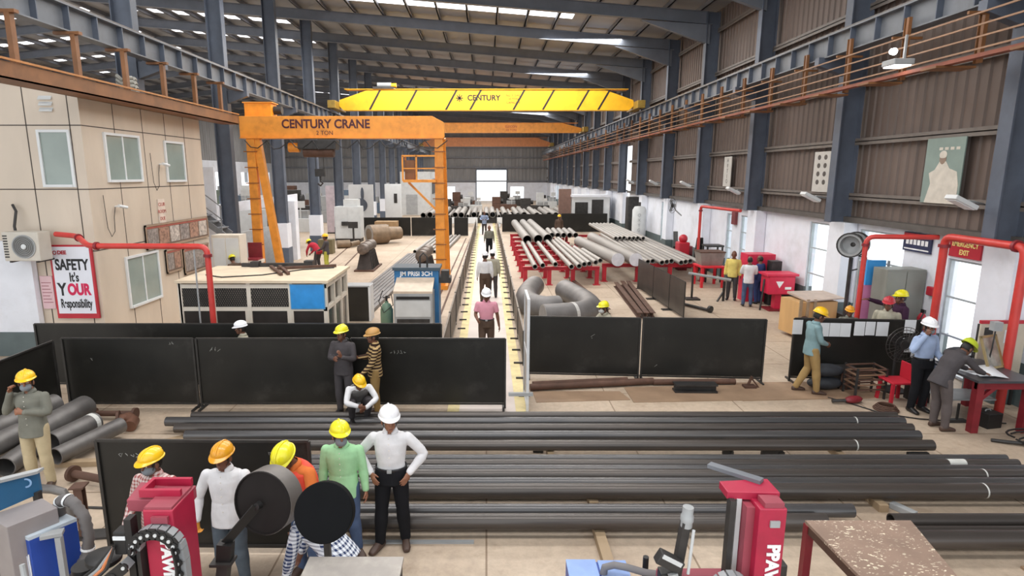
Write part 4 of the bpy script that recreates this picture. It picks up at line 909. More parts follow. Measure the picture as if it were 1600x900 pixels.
B().hexa([(-.35, -.45, 1.04), (.7, -.45, 1.1), (.7, .45, 1.1), (-.35, .45, 1.1), (-.35, -.45, 1.07), (.7, -.45, 1.13), (.7, .45, 1.16), (-.35, .45, 1.16)]).out('lid', M('crate_lid', 'b9a79a', .6), e)
B().lathe([(.0, 0), (.16, 0), (.16, .02), (0, .02)], (-.4, -.43, .5), (0, -1, 0), 18).out('round_hole', m_rust, e)
e = E('scrap_heap', (9.7, 15.5, 0), 0, 'dark scrap parts heaped on a stand beside the crate', 'scrap')
B().box(-.3, .35, -.25, .25, 0, .7).out('stand', m_dark, e)
for k in range(6): B().tube([(-.25 + .1 * k, -.2 + .07 * k, .74), (.05 + .05 * k, .1 - .08 * k, .8 + .05 * (k % 3)), (.3 - .03 * k, -.1 + .05 * k, .76)], .05, 8).out('scrap_piece', (m_dark, m_grey, m_rust)[k % 3], e, True)
e = E('red_welding_set', (9.45, 19.0, 0), 0, 'bright pinkish red machine with a white triangle on a pedestal', 'machine'); m_pr = M('pinkish_red', 'd02848', .42, 0, .08)
B().box(-.42, .42, -.3, .3, .55, 1.15).out('machine_body', m_pr, e, bevel=.03); B().box(-.5, .5, -.34, .34, 1.15, 1.22).out('machine_top', m_pr, e); B().box(-.1, .1, -.12, .12, .05, .55).out('pedestal', m_pr, e); B().box(-.35, .35, -.3, .3, 0, .05).out('foot_plate', m_dred, e)
b = B(); b.prism([(-.2, .98), (.05, .98), (-.08, .76)], lambda u, v, q: (u, q, v), -.306, -.3); b.out('warning_triangle', m_textwhite, e); B().box(.1, .3, -.306, -.3, .72, .8).out('name_plate', m_textwhite, e)
for sx in (-.55, .55): B().tube([(sx, -.1, 0), (sx * .95, -.12, .5), (sx * .8, 0, 1.0)], .03, 8).out('cable_loop', m_dark, e, True)
e = E('red_cabinet', (9.35, 20.5, 0), 0, 'dark pink red double cabinet against the white wall', 'cabinet'); B().box(-.4, .55, -.3, .3, 0, 1.65).out('cabinet_body', m_pr, e); B().box(-.39, .05, -.312, -.3, .1, 1.6).out('door', m_pr, e); B().box(.08, .54, -.312, -.3, .1, 1.6).out('door', m_pr, e); B().box(-.2, -.1, -.33, -.3, .8, .9).out('handle', m_grey, e)
o = B((9.7, 19.7, 0)).box(9.5, 9.85, 19.6, 19.95, 0, 1.5).out('dark_locker', m_dark, bevel=.02); T(o, 'narrow dark locker beside the red double cabinet', 'locker')
e = E('pipe_stand', (7.85, 20.6, 0), 0, 'thin grey pole resting on a dark T stand near the wall', 'pole stand'); B().bar((-.6, 0, 0), (-.6, 0, .9), .06, .06).box(-.85, -.35, -.2, .2, 0, .05).out('stand', m_dark, e); B().tube([(-.75, .05, .93), (.6, -.35, .75)], .05, 10).out('pole', m_grey, e); B().bar((.4, -.3, 0), (.4, -.3, .7), .08, .05).bar((.4, -.3, .35), (.15, -.4, 0), .05, .05).out('rear_stand', m_dark, e)
e = E('floor_bar', (6.4, 18.9, 0), 0, 'short dumbbell shaped bar lying on the floor by the black screens', 'steel bar'); p, q = V((.0, 1.0, .07)), V((.75, -.35, .07)); B().tube([p, q], .05, 10).out('bar', m_dark, e)
for c in (p, q): B().lathe([(0, -.04), (.11, -.04), (.11, .04), (0, .04)], c + V((0, 0, .04)), q - p, 14).out('end_disc', m_dark, e)
e = E('small_table', (9.3, 24.2, 0), 0, 'small dark open framed table by the far window', 'table'); B().box(-.4, .3, -.3, .3, 1.45, 1.52).out('tabletop', m_dark, e)
for sx in (-.35, .25):
    for sy in (-.25, .25): B().bar((sx, sy, 0), (sx, sy, 1.45), .06, .06).out('leg', m_dark, e)
e = E('gas_manifold', (9.1, 27.2, 0), 0, 'red valve stand with dark hoses beside the red water pipe', 'valve stand'); B().box(-.35, .15, -.3, .3, .5, 1.3).out('valve_body', m_red, e, bevel=.05); B().box(-.3, .1, -.2, .2, 0, .5).out('base', m_dred, e); B().ell((-.1, -.05, 1.45), .2).out('wheel_cap', m_red, e, True)
o = B((9.5, 26.6, 0))
for k in range(6): o.tube([(9.35 + .05 * k, 26.5 + .04 * k, .02), (9.33 + .07 * k, 26.45, .9), (9.45 + .04 * k, 26.55, 1.55), (9.5 + .03 * k, 26.6, .3)], .05, 8)
T(o.out('hose_bundle', m_dark, None, True), 'dark green hoses hanging beside the red valve stand', 'hose')
e = E('oil_drum', (9.45, 28.0, 0), 0, 'dark red oil drum behind the right pipe rack', 'drum'); B().lathe([(0, 0), (.29, 0), (.29, .3), (.305, .32), (.29, .34), (.29, .62), (.305, .64), (.29, .66), (.29, 1.0), (.27, 1.0), (.27, .97), (0, .97)], (0, 0, 0), seg=22).out('drum_body', m_dred, e, True); B().lathe([(0, 0), (.05, 0), (.05, .03), (0, .03)], (.12, 0, .97), seg=10).out('bung', m_dark, e)
o = B((9.2, 29, 0)); o.bar((8.95, 28.0, .95), (9.6, 30.2, 1.45), .22, .1); o.bar((9.1, 28.5, 0), (9.1, 28.5, 1.0), .08, .08); o.bar((9.45, 29.7, 0), (9.45, 29.7, 1.25), .08, .08); T(o.out('inclined_channel', m_dark), 'dark inclined channel on posts behind the right pipe rack', 'channel')
e = E('storage_tank', (9.35, 36.6, 0), 0, 'white grey upright tank with lettering beside the tall opening', 'tank'); B().lathe([(0, 0), (.42, 0), (.42, 2.2), (.3, 2.4), (0, 2.45)], (0, 0, 0), seg=26).out('tank_shell', m_lgrey, e, True); B().lathe([(0, 0), (.08, 0), (.08, .25), (0, .25)], (0, 0, 2.42), seg=12).out('nozzle', m_dark, e)
for k in range(5): text('OXYGEN'[k], (-.1, -.43, 1.9 - .3 * k), (RX, 0, 0), .26, m_grey, e)
o = B((9.75, 36.6, 0)).box(9.2, 9.95, 38.9, 39.7, 0, 2.9).out('pump_housing', m_dark, bevel=.06); T(o, 'dark pump housing behind the white grey tank', 'machine')

# ------------------------------------------------------------------ notice board, fan, bags, table on the right
e = screen((6.45, 12.15), (9.02, 11.95), 1.38, 'black board on legs covered with a row of white papers', cat='board', group=None)
a = math.atan2(-.2, 2.57)
for k, (pxa, pyt, w, h) in enumerate(((1250, 501, .2, .31), (1275, 504, .2, .3), (1290, 505, .2, .29), (1306, 505, .21, .29), (1322, 505, .21, .29), (1343, 502, .21, .3), (1359, 502, .19, .29), (1377, 502, .24, .3), (1418, 498, .22, .28))):
    x, z = ZY(pxa, pyt, 12.04); y = 12.15 - (x - 6.45) * .2 / 2.57 - .035
    o = B((x, y, z)); o.X = Matrix.Translation((x, y, z)) @ Matrix.Rotation(a, 4, 'Z'); o.box(-w / 2, w / 2, -.003, .0, -h, 0)
    o.X = None; o = o.out('paper_sheet', M('paper_white', 'dcdfe2', .6, 0, .05)); T(o, 'white printed paper pinned to the black board, %s from the left' % NTH[k], 'paper', 'papers on the black board')
for k, (x, z) in enumerate(((8.75, 1.02), (8.95, .9))):
    o = B((x, 11.88, z)).box(x - .14, x + .14, 11.875, 11.885, z - .3, z).out('form_sheet', MC['paper_white']); T(o, ('crumpled form hanging beside the pedestal fan', 'form hanging lowest at the right end of the board')[k], 'paper')
e = E('pedestal_fan', (8.3, 11.5, 0), 0, 'big dark pedestal fan in a wire cage before the black board', 'fan'); c = V((0, -.05, 1.02)); m_cage = M('fan_cage', '4d4a48', .4, .5)
for r in (.1, .2, .3, .36): B().tube([c + V((r * math.cos(t * math.pi / 12), -.05 - .06 * (1 - r / .36), r * math.sin(t * math.pi / 12))) for t in range(25)], .007, 5).out('cage_ring', m_cage, e)
b = B()
for t in range(24): d = V((math.cos(t * math.pi / 12), 0, math.sin(t * math.pi / 12))); b.bar(c + d * .07 + V((0, -.11, 0)), c + d * .36 + V((0, -.05, 0)), .006, .006)
b.out('cage_wire', m_cage, e)
for k in range(3): t = k * 2.094 + .4; d = V((math.cos(t), 0, math.sin(t))); B().bar(c + d * .05, c + d * .33, .17, .01, up=(.3 * math.sin(t), 1, -.3 * math.cos(t))).out('blade', m_dark, e)
B().tube([c + V((0, -.08, 0)), c + V((0, .16, 0))], .09, 14).out('motor', m_dark, e, True); B().tube([(0, .1, 1.0), (0, .1, .05)], .03, 10).out('pole', m_dark, e); B().lathe([(0, 0), (.26, 0), (.26, .03), (.05, .08), (0, .08)], (0, .1, 0), seg=20).out('base', m_dark, e)
e = E('chrome_pot', (8.42, 11.05, 0), 0, 'shiny metal pot under the pedestal fan', 'pot'); B().lathe([(0, .35), (.12, .35), (.16, .45), (.17, .6), (.15, .6), (.13, .45), (0, .4)], (0, 0, 0), seg=20).out('pot_bowl', M('chrome', 'd8d8d8', .15, 1), e, True); B().box(-.15, .15, -.15, .15, 0, .35).out('pot_stand', m_dark, e)
m_bag = M('black_bag', '2c2f34', .6, 0, .3, 8, bump=.5)
for k, z in enumerate((.0, .27)):
    o = B((6.95, 11.65, z)); o.ell((6.95, 11.65, z + .14), (.36, .17, .135), seg=20, rg=12); T(o.out('duffel_bag', m_bag, None, True), ('dark grey duffel bag lying on the floor before the black board', 'dark grey duffel bag on top of the other bag')[k], 'bag')
e = E('dark_bucket', (7.45, 11.8, 0), 0, 'dark ribbed crate beside the two grey bags', 'crate'); B().box(-.2, .2, -.2, .2, 0, .42).out('crate_body', m_dark, e)
for k in range(4): B().box(-.21 + .11 * k, -.17 + .11 * k, -.215, -.2, 0, .45).out('rib', m_rust, e)
e = E('wire_rack', (7.5, 11.3, 0), 0, 'low rusty rack of stacked frames before the black board', 'rack')
for k in range(5): B().bar((-.25, -.2, .18 + .1 * k), (.32, -.2, .2 + .1 * k), .03, .025).bar((-.25, .2, .18 + .1 * k), (.32, .2, .2 + .1 * k), .03, .025).bar((-.25, -.2, .18 + .1 * k), (-.25, .2, .18 + .1 * k), .03, .025).bar((.32, -.2, .2 + .1 * k), (.32, .2, .2 + .1 * k), .03, .025).out('frame_layer', (m_rust, M('pale_rust', '8b6e58', .6, .2))[k % 2], e)
for sx in (-.25, .32):
    for sy in (-.2, .2): B().bar((sx, sy, 0), (sx, sy, .62), .035, .035).out('leg', m_dark, e)
e = E('angle_grinder', (7.1, 10.9, 0), .3, 'reddish brown tool lying on the floor in front of the bags', 'tool'); B().ell((0, 0, .07), (.2, .1, .07)).out('tool_body', m_dred, e, True); B().tube([(-.2, 0, .07), (-.42, .1, .05)], .035, 8).out('tool_handle', m_dark, e, True)
e = E('cable_coil', (7.5, 10.55, 0), 0, 'small coil of rusty cable on the floor near the red chair', 'coil')
for k in range(4): B().tube([((.2 - .02 * k) * math.cos(t * math.pi / 10), (.2 - .02 * k) * math.sin(t * math.pi / 10), .02 + .025 * k) for t in range(21)], .016, 6).out('cable_loop', m_rust, e, True)
b = B((7.2, 10.4, 0)).tube([(6.75, 11.15, .015), (7.0, 10.85, .015), (7.3, 10.35, .015), (7.8, 10.1, .015), (8.6, 9.95, .015), (9.2, 9.9, .015)], .012, 6).out('floor_cable', m_black, None, True); T(b, 'black cable snaking over the floor to the work table', 'cable')

e = E('plastic_chair', (7.92, 10.95, 0), 0, 'red plastic chair behind the man in the pale blue shirt', 'chair')
B().box(-.22, .22, -.22, .22, .42, .46).out('seat', m_red, e, bevel=.012); B().box(.19, .22, -.21, .21, .46, .78).out('backrest', m_red, e, bevel=.01)
for sx in (-.18, .18):
    for sy in (-.18, .18): B().bar((sx * 1.15, sy * 1.15, 0), (sx, sy, .43), .05, .05).out('leg', m_red, e)
e = E('work_table', (8.85, 10.0, 0), 0, 'dark red steel work table with papers by the right wall', 'table')
B().box(-.6, .43, -.5, .85, .9, .94).out('tabletop', M('table_plate', '57585e', .35, .4, .15, 3), e)
for sx, sy in ((-.52, -.42), (.34, -.42), (-.52, .78), (.34, .78)): B().bar((sx, sy, 0), (sx, sy, .9), .12, .12).out('leg', m_dred, e)
B().box(-.58, .4, -.46, -.4, .78, .9).out('apron', m_dred, e); B().bar((-.52, -.42, .55), (-.2, -.42, .85), .06, .06).out('brace', m_dred, e); B().box(-.55, .38, .2, .75, .32, .35).out('lower_shelf', m_grey, e)
for k, (x, y, r, w, h) in enumerate(((8.55, 10.15, .3, .42, .6), (8.72, 9.95, -.25, .42, .6), (8.5, 10.5, .1, .3, .42))):
    o = B(); o.sheet([[(-w / 2, -h / 2, .0), (0, -h / 2, .02), (w / 2, -h / 2, .0)], [(-w / 2, 0, .0), (0, 0, .03), (w / 2, 0, .02)], [(-w / 2, h / 2, .0), (0, h / 2, .015), (w / 2, h / 2, .06 * (k == 1))]])
    o = o.out('drawing_sheet', MC['paper_white'], None, True, solid=.003); o.location = (x, y, .947 + .006 * k); o.rotation_euler = (0, 0, r); T(o, ('white drawing sheet spread under the leaning worker', 'curled white drawing sheet near the table edge', 'smaller white sheet at the back of the work table')[k], 'paper')
e = E('black_bag', (8.78, 10.65, .945), 0, 'black bag with a white tag on the work table', 'bag'); B().ell((0, 0, .12), (.27, .16, .13), seg=18).out('bag_body', m_bag, e, True); B().box(.02, .1, -.17, -.13, .14, .24).out('white_tag', m_frame, e)
e = E('picture_frame', (9.08, 10.15, .945), .35, 'gold framed picture leaning on the work table', 'picture frame'); m_gold = M('dull_gold', 'a9966b', .4, .4)
R = Matrix.Rotation(-.35, 3, 'X')
for c, sz in (((-.2, 0, .3), (.04, .03, .6)), ((.2, 0, .3), (.04, .03, .6)), ((0, 0, .02), (.44, .03, .04)), ((0, 0, .58), (.44, .03, .04))): B().obox(R @ V(c), sz, R).out('frame_bar', m_gold, e)
B().obox(R @ V((0, .008, .3)), (.37, .01, .53), R).out('glazed_print', M('glazed_print', '9a958a', .08, 0, .5, 4), e)
e = E('first_aid_board', (9.55, 10.75, 0), 0, 'cream notice panel with red top edge standing behind the work table', 'board')
B().box(-.35, .5, -.02, .02, .5, 1.62).out('panel', M('panel_cream', 'c2b8a6', .5, 0, .06), e); B().box(-.36, .52, -.03, .03, 1.62, 1.68).out('red_edge', m_red, e)
for k in range(2): B().box(-.3 + .02, -.12, -.026, -.02, 1.2 + .2 * k, 1.35 + .2 * k).out('printed_block', m_dark, e)
B().box(.1, .28, -.026, -.02, 1.25, 1.5).out('printed_sheet', m_frame, e)
for sx in (-.33, .48): B().bar((sx, .05, 0), (sx, .05, 1.6), .04, .04).out('post', m_dark, e)
e = E('black_box', (8.8, 9.85, 0), .2, 'black metal box on the floor under the work table', 'box'); B().box(-.15, .15, -.15, .15, 0, .27).out('box_body', m_black, e, bevel=.01); B().tube([(-.06, 0, .27), (-.04, 0, .3), (.04, 0, .3), (.06, 0, .27)], .01, 6).out('handle', m_grey, e)
e = E('floor_stand', (8.35, 10.0, 0), 0, 'small dark T base stand between worker and table leg', 'stand'); B().box(-.2, .2, -.05, .05, 0, .05).out('base', m_dark, e); B().bar((.05, 0, .05), (.05, 0, .35), .03, .03).out('rod', m_dark, e)
e = E('hose_heap', (8.75, 8.95, 0), 0, 'heap of black cables and a yellow hose at the right edge of the floor', 'cable')
for k in range(6): B().tube([(.3 + (.28 + .03 * k) * math.cos(t * math.pi / 8 + k), .15 * k * .3 + (.16 + .02 * k) * math.sin(t * math.pi / 8 + k), .02 + .02 * k) for t in range(13)], .016, 6).out('cable_loop', m_black, e, True)
B().tube([(-.4, .25, .03), (-.2, .15, .04), (.1, .05, .05)], .03, 8).out('torch_handle', m_dark, e, True); B().tube([(.35, .1, .1), (.38, .08, .35), (.42, .12, .6)], .022, 8).out('yellow_hose', m_yellow, e, True)
e = E('cable_junction', (9.2, 10.25, 1.62), 0, 'grey switch box clamped to the thick red pipe', 'switch box'); B().box(-.22, -.08, -.06, .06, 0, .16).out('box_body', m_grey, e); B().tube([(-.15, 0, 0), (-.2, -.05, -.3), (-.22, -.05, -.5)], .012, 6).out('lead', m_black, e)

# ------------------------------------------------------------------ floor plates and loose bars in front of the right screens

def plate(pts, label, z=.012):
    P = [G(*p) for p in pts]; b = B((P[0][0], P[0][1], 0)); b.prism(P, lambda u, v, q: (u, v, q), 0, z); T(b.out('floor_plate', M('rusty_floor_plate', '9a8068', .6, .1, .16, 2, dirt='7a5f4c', dirt_amt=.5)), label, 'steel plate', 'steel plates on the floor')
plate([(990, 629), (1400, 622), (1330, 598), (975, 606)], 'brown steel plate on the floor under the loose bars'); plate([(838, 629), (985, 625), (968, 612), (832, 612)], 'brown steel plate on the floor beside the walkway gate'); plate([(1145, 598), (1330, 596), (1400, 621), (1160, 627)], 'brown steel plate on the floor by the worker in khaki trousers', .006)
for k, (a, c, r) in enumerate((((828, 611), (1020, 601), .07), ((832, 604), (980, 597), .05), ((1020, 602), (1148, 601), .06))):
    p, q = G(*a), G(*c); o = B((p[0], p[1], 0)).tube([(p[0], p[1], r + .012), (q[0], q[1], r + .012)], r, 14).out('loose_pipe', m_rust, None, True); T(o, ('rusty pipe lying nearest on the floor below the right screens', 'thin rusty pipe lying against the feet of the right screens', 'rusty pipe lying right of the other two below the screens')[k], 'pipe')
p = G(1087, 612); o = B((p[0], p[1], 0)).ibeam((p[0] - .45, p[1], .1), (p[0] + .4, p[1] - .02, .1), .22, .17, .03, .03).out('channel_block', m_dark); T(o, 'short dark beam piece on the brown floor plate', 'steel beam')
p = G(1172, 606); e = E('rusty_clamp', (p[0], p[1], 0), 0, 'rusty clamp base at the right foot of the screens', 'clamp'); B().box(-.14, .1, -.08, .08, 0, .06).out('clamp_base', m_rust, e); B().bar((-.05, 0, .06), (.02, 0, .25), .04, .04).bar((.02, 0, .2), (.18, 0, .0), .03, .03).out('clamp_arm', m_rust, e)

# ------------------------------------------------------------------ far end of the hall
for k in range(24):
    x = -5.6 + k * .56; r = (.25, .27, .16, .26, .14)[k % 5]
    o = B((x, 53, .5)).pipe((x, 53 + .3 * (k % 3), .5 + r), (x, 63, .5 + r), r, .03, 16).out('stacked_pipe', m_pipeg2 if k % 4 else m_pipeg, None, True); T(o, 'pale pipe of the far stack across the hall, %s from the left' % NTH[k], 'pipe', 'pale pipes of the far stack')
for k, y in enumerate((54, 58, 62)): T(B((0, y, 0)).box(-6, 7.8, y - .15, y + .15, 0, .5).out('pipe_sleeper', m_dark), 'dark sleeper beam under the far pipe stack, %s from the camera' % NTH[k], 'beam')
o = B((1, 50.5, 0)).box(-4.6, -.75, 50.3, 50.6, .25, .75).box(-4.5, -4.3, 50.3, 50.6, 0, .3).box(-1, -.8, 50.3, 50.6, 0, .3).out('white_barrier', m_frame); T(o, 'long white barrier beam before the far pipe stack, left of the walkway', 'barrier')
o = B((1, 50.5, 0)).box(.9, 6.6, 50.3, 50.6, .25, .75).box(1, 1.2, 50.3, 50.6, 0, .3).box(6.3, 6.5, 50.3, 50.6, 0, .3).out('white_barrier', m_frame); T(o, 'long white barrier beam before the far pipe stack, right of the walkway', 'barrier')
e = E('site_office', (8.1, 47.5, 0), 0, 'small white site office with dark windows by the right wall', 'cabin'); B().box(-1.4, 1.5, -.8, 1.5, 0, 2.6).out('office_body', m_frame, e); B().box(-1.5, 1.6, -.9, 1.6, 2.6, 2.75).out('office_roof', m_white, e); B().box(-1.2, -.2, -.83, -.8, 1.0, 2.2).out('window', m_dark, e); B().box(.1, 1.0, -.83, -.8, .9, 2.4).out('window', m_dark, e)
o = B((6.3, 48, 0)).box(5.7, 6.65, 47.2, 47.6, 0, 3.2).out('brown_partition', M('brown_panel', '7a5f55', .6)); T(o, 'brown panel standing left of the small white office', 'panel')
def machine(loc, sz, mat, label, rnd, group='machines in the far shop', rz=0):
    e = E('machine_tool', loc, rz, label, 'machine', group); w, d, h = sz
    B().box(-w / 2, w / 2, -d / 2, d / 2, 0, h * .45).out('bed', mat, e, bevel=.03); B().box(-w / 2, -w / 2 + w * .35, -d * .4, d * .4, h * .45, h).out('head_stock', mat, e, bevel=.03)
    B().box(w * .1, w * .45, -d * .3, d * .3, h * .45, h * .7).out('tail_stock', m_grey, e); B().lathe([(0, -.15), (h * .16, -.15), (h * .16, .15), (0, .15)], (-w * .1, 0, h * .68), (1, 0, 0), 16).out('chuck', m_dark, e); B().bar((w * .3, -d * .45, h * .3), (w * .3, -d * .45, h * .85), .08, .08).box(w * .2, w * .42, -d * .5, -d * .42, h * .8, h * 1.02).out('control_panel', m_lgrey, e)
    return e
rnd = random.Random(5); mm = [m_grey, m_dark, M('machine_green', '6d7a70', .5), m_lgrey, M('machine_dull_blue', '58697c', .5), m_rust]
k = 0
for x, y, w, h in ((-13, 36, 3, 1.9), (-17, 40, 3.5, 2.2), (-21, 37, 2.5, 2.4), (-15, 46, 3, 2.3), (-20, 50, 4, 2.6), (-26, 46, 4, 2.6), (-13.5, 55, 3, 2.4), (-18, 60, 4, 2.8), (-25, 60, 4, 2.8), (-31, 54, 3, 2.5), (-14, 68, 4, 2.6), (-22, 72, 5, 3), (-29, 70, 4, 3)):
    machine((x, y, 0), (w, 1.3, h), mm[k % 6], 'machine tool standing in the left bay beyond the columns, %s from the camera' % NTH[k], rnd, 'machines in the left bay'); k += 1
for k, (x, y, w, h) in enumerate(((-3.6, 70, 3.2, 1.5), (-1.6, 72, 2.2, 1.6), (2.2, 74, 3, 1.6), (5.8, 72, 3.4, 1.5), (7.8, 78, 2.6, 2.0), (-3.0, 80, 3, 2.0), (3.4, 84, 3, 2.0))): machine((x, y, 0), (w, 1.4, h), mm[(k * 2 + 1) % 6], 'dark machine before the bright far doorway, %s from the camera' % NTH[k], rnd)
e = E('exhibit_board', (-9.2, 44.2, 0), 0, 'tall white board with a dark round emblem by the left columns', 'board'); B().box(-.9, .9, -.05, .05, .6, 3.6).out('board', m_frame, e)
b = B(); b.lathe([(.0, 0), (.5, 0), (.5, .02), (0, .02)], (-.05, -.06, 2.1), (0, -1, 0), 22); b.out('emblem', m_steel, e); b = B(); b.ell((.1, -.08, 2.9), (.12, .02, .5)); b.out('emblem_stroke', m_steel, e)
for sx in (-.8, .8): B().bar((sx, 0, 0), (sx, 0, .6), .08, .08).out('leg', m_dark, e)
for k, (x, y, h, mt) in enumerate(((-11.2, 44.5, 3.5, M('pinkish_board', 'c9bcc4', .5)), (-7.2, 46.5, 3.6, m_frame), (-11.8, 30.2, 2.6, m_lgrey))):
    e = E('electrical_panel', (x, y, 0), 0, ('pale pinkish electrical panel left of the emblem board', 'white electrical panel right of the emblem board', 'light grey electrical panel behind the white beam')[k], 'electrical panel'); B().box(-.6, .6, -.3, .3, .1, h).out('panel_body', mt, e); B().box(-.55, .55, -.315, -.3, .2, h - .1).out('door', mt, e); B().box(.1, .35, -.33, -.315, h * .6, h * .8).out('meter', m_red if k == 0 else m_dark, e); B().box(-.6, .6, -.3, .3, 0, .1).out('plinth', m_dark, e)
e = E('inspection_room', (-7.6, 70.5, 0), 0, 'grey panelled room with window slots far along the left columns', 'cabin'); B().box(-1.6, 1.6, -6, 6, 0, 4.6).out('room_body', m_lgrey, e); B().box(1.6, 1.64, -4, 4, 2.2, 3.8).out('window_strip', m_dark, e); B().box(-1.0, .2, -6.05, -6, .1, 2.2).out('door', m_grey, e)
b = B((-8.9, 33, 0)); b.box(-9.3, -8.5, 32.7, 33.3, 0, .8); T(b.out('dark_crate', M('olive_crate', '6d6448', .6), bevel=.02), 'olive wooden crate at the foot of a left column plinth', 'crate')
# ------------------------------------------------------------------ long dark pipes on the floor
m_pipe = M('dark_mill_pipe', '504f50', .27, .4, .25, 2.5, stretch=(.12, 1, 1), dirt='6f6964', dirt_amt=.4, dirt_scale=1.6)
m_pipe2 = M('brown_mill_pipe', '4b4643', .32, .4, .25, 2.5, stretch=(.12, 1, 1), dirt='5f5650', dirt_amt=.45, dirt_scale=1.6)
m_tape = M('white_marking', 'c9c9c4', .7)
def fpipe(x0, x1, y, r, label, group, mat=None, z=.1, bands=()):
    e = E('steel_pipe', (x0, y, z + r), 0, label, 'pipe', group)
    B().pipe((0, 0, 0), (x1 - x0, 0, 0), r, .012, 24).out('pipe_body', mat or m_pipe, e, True)
    for bx, w in bands: B().lathe([(r + .0005, 0), (r + .002, 0), (r + .002, w), (r + .0005, w)], (bx - x0, 0, 0), (1, 0, 0), 24).out('marking_band', m_tape, e)
    return e
def gx(px, y):                     # world x on the floor row y seen at column px
    z = y * math.cos(PITCH) + 4.15 * math.sin(PITCH); return (px - 760) * z / FPX
rows = [(9.88, .07, 300, 1400, 'back'), (9.6, .08, 260, 1412, ''), (9.33, .08, 274, 1425, ''), (9.03, .085, 290, 1436, ''), (8.68, .085, 333, 1457, 'front')]
nm = ['rearmost', 'second from the back', 'third from the back', 'fourth from the back', 'front']
for k, (y, r, a, c, _) in enumerate(rows): fpipe(gx(a, y), gx(c, y), y, r, 'long dark steel pipe in the rear bundle before the near screens, %s' % nm[k], 'rear bundle of long pipes', m_pipe if k % 2 else m_pipe2, bands=((gx(1335, y), .02),) if k in (1, 4) else ())
for k, (y, r, a, c) in enumerate(((8.29, .06, 450, 1572), (8.1, .07, 470, 1590), (7.93, .07, 455, 1640), (7.74, .085, 480, 1660), (7.53, .08, 470, 1650), (7.29, .1, 480, 1690))):
    fpipe(gx(a, y), gx(c, y), y, r, 'long dark steel pipe in the middle bundle, %s' % ['rearmost', 'second from the back', 'third from the back', 'fourth from the back', 'fifth from the back', 'thick front one'][k], 'middle bundle of long pipes', m_pipe if k % 2 == 0 else m_pipe2, bands=((gx(1535, y), .02),) if k in (3, 5) else ((gx(1480, y), .25),) if k == 1 else ())
fpipe(gx(500, 6.84), gx(1332, 6.84), 6.84, .085, 'long dark steel pipe in the front bundle behind the man in white, rear one', 'front bundle of long pipes')
fpipe(gx(490, 6.59), gx(1290, 6.59), 6.59, .095, 'long dark steel pipe in the front bundle behind the man in white, thick front one', 'front bundle of long pipes', m_pipe2)
B0 = [(4.95, 8.4, 6.62, .085), (4.95, 8.2, 6.44, .06), (4.8, 8.4, 6.21, .105)]
for k, (a, c, y, r) in enumerate(B0): fpipe(a, c, y, r, 'dark pipe right of the speckled table, %s' % ('rearmost of three', 'middle of three', 'thick front one of three')[k], 'pipes right of the speckled table', m_pipe2)
for k, (x, y0, y1) in enumerate(((-4.6, 8.56, 10.0), (-1.4, 8.56, 10.0), (1.0, 8.56, 10.0), (5.5, 8.4, 10.0))): T(B((x, y0, 0)).box(x - .05, x + .05, y0, y1, 0, .1).out('timber_sleeper', m_wood), 'timber sleeper under the rear pipe bundle, %s from the left' % NTH[k], 'timber', 'timber sleepers under the pipes')
for k, (x, y0, y1) in enumerate(((-2.3, 7.15, 8.37), (1.42, 7.17, 8.37), (1.37, 5.85, 7.0), (5.2, 7.1, 8.36))):
    T(B((x, y0, 0)).box(x - .06, x + .06, y0, y1, 0, .1).out('timber_sleeper', m_wood), ('timber sleeper under the left end of the middle pipe bundle', 'timber sleeper under the middle pipe bundle', 'pale timber reaching out from under the front pipe bundle', 'grey timber block under the right end of the middle bundle')[k], 'timber', 'timber sleepers under the pipes')
T(B((-1.6, 7.1, 0)).box(-1.66, -1.54, 6.5, 7.0, 0, .1).out('timber_sleeper', m_wood), 'timber sleeper hidden under the left of the front pipe bundle', 'timber', 'timber sleepers under the pipes')
for k, (x, y) in enumerate(((6.4, 6.6),)): T(B((x, 6.3, 0)).box(x - .06, x + .06, 6.08, 6.75, 0, .1).out('timber_sleeper', m_wood), 'timber sleeper under the pipes right of the speckled table', 'timber', 'timber sleepers under the pipes')
T(B((0, 6.6, 0)).box(-2.6, -.15, 6.42, 6.48, 0, .02).out('floor_strip', m_grey), 'grey steel strip on the floor just in front of the thick front pipe', 'steel strip')
for k, (px_, py_) in enumerate(((1205, 712), (1433, 716), (840, 706), (1136, 710))):
    p = G(px_, py_); e = E('support_block', (p[0], p[1], 0), 0, ('dark block under the right end of the rear bundle', 'dark block on the floor near the right of the middle bundle', 'small dark block under the middle of the rear bundle', 'small dark block between the rear and middle bundles')[k], 'block', 'dark support blocks'); s = 1 if k < 2 else .45
    B().box(-.16 * s, .16 * s, -.03, .03, 0, .1).out('block_body', m_dark, e, bevel=.006); B().box(.1 * s, .19 * s, -.045, .045, 0, .07).out('block_tab', m_dark, e)
T(B((5.45, 7.1, 0)).obox((5.45, 7.1, .04), (.1, .3, .08), Matrix.Rotation(.5, 3, 'Z')).out('grey_brick', m_grey, bevel=.008), 'pale grey block lying in front of the middle pipe bundle', 'block')
T(B((7.0, 5.95, 0)).box(6.0, 7.6, 5.5, 5.98, 0, .03).out('brown_plate', M('rusty_floor_plate', '9a8068')), 'brown steel plate on the floor at the lower right', 'steel plate')

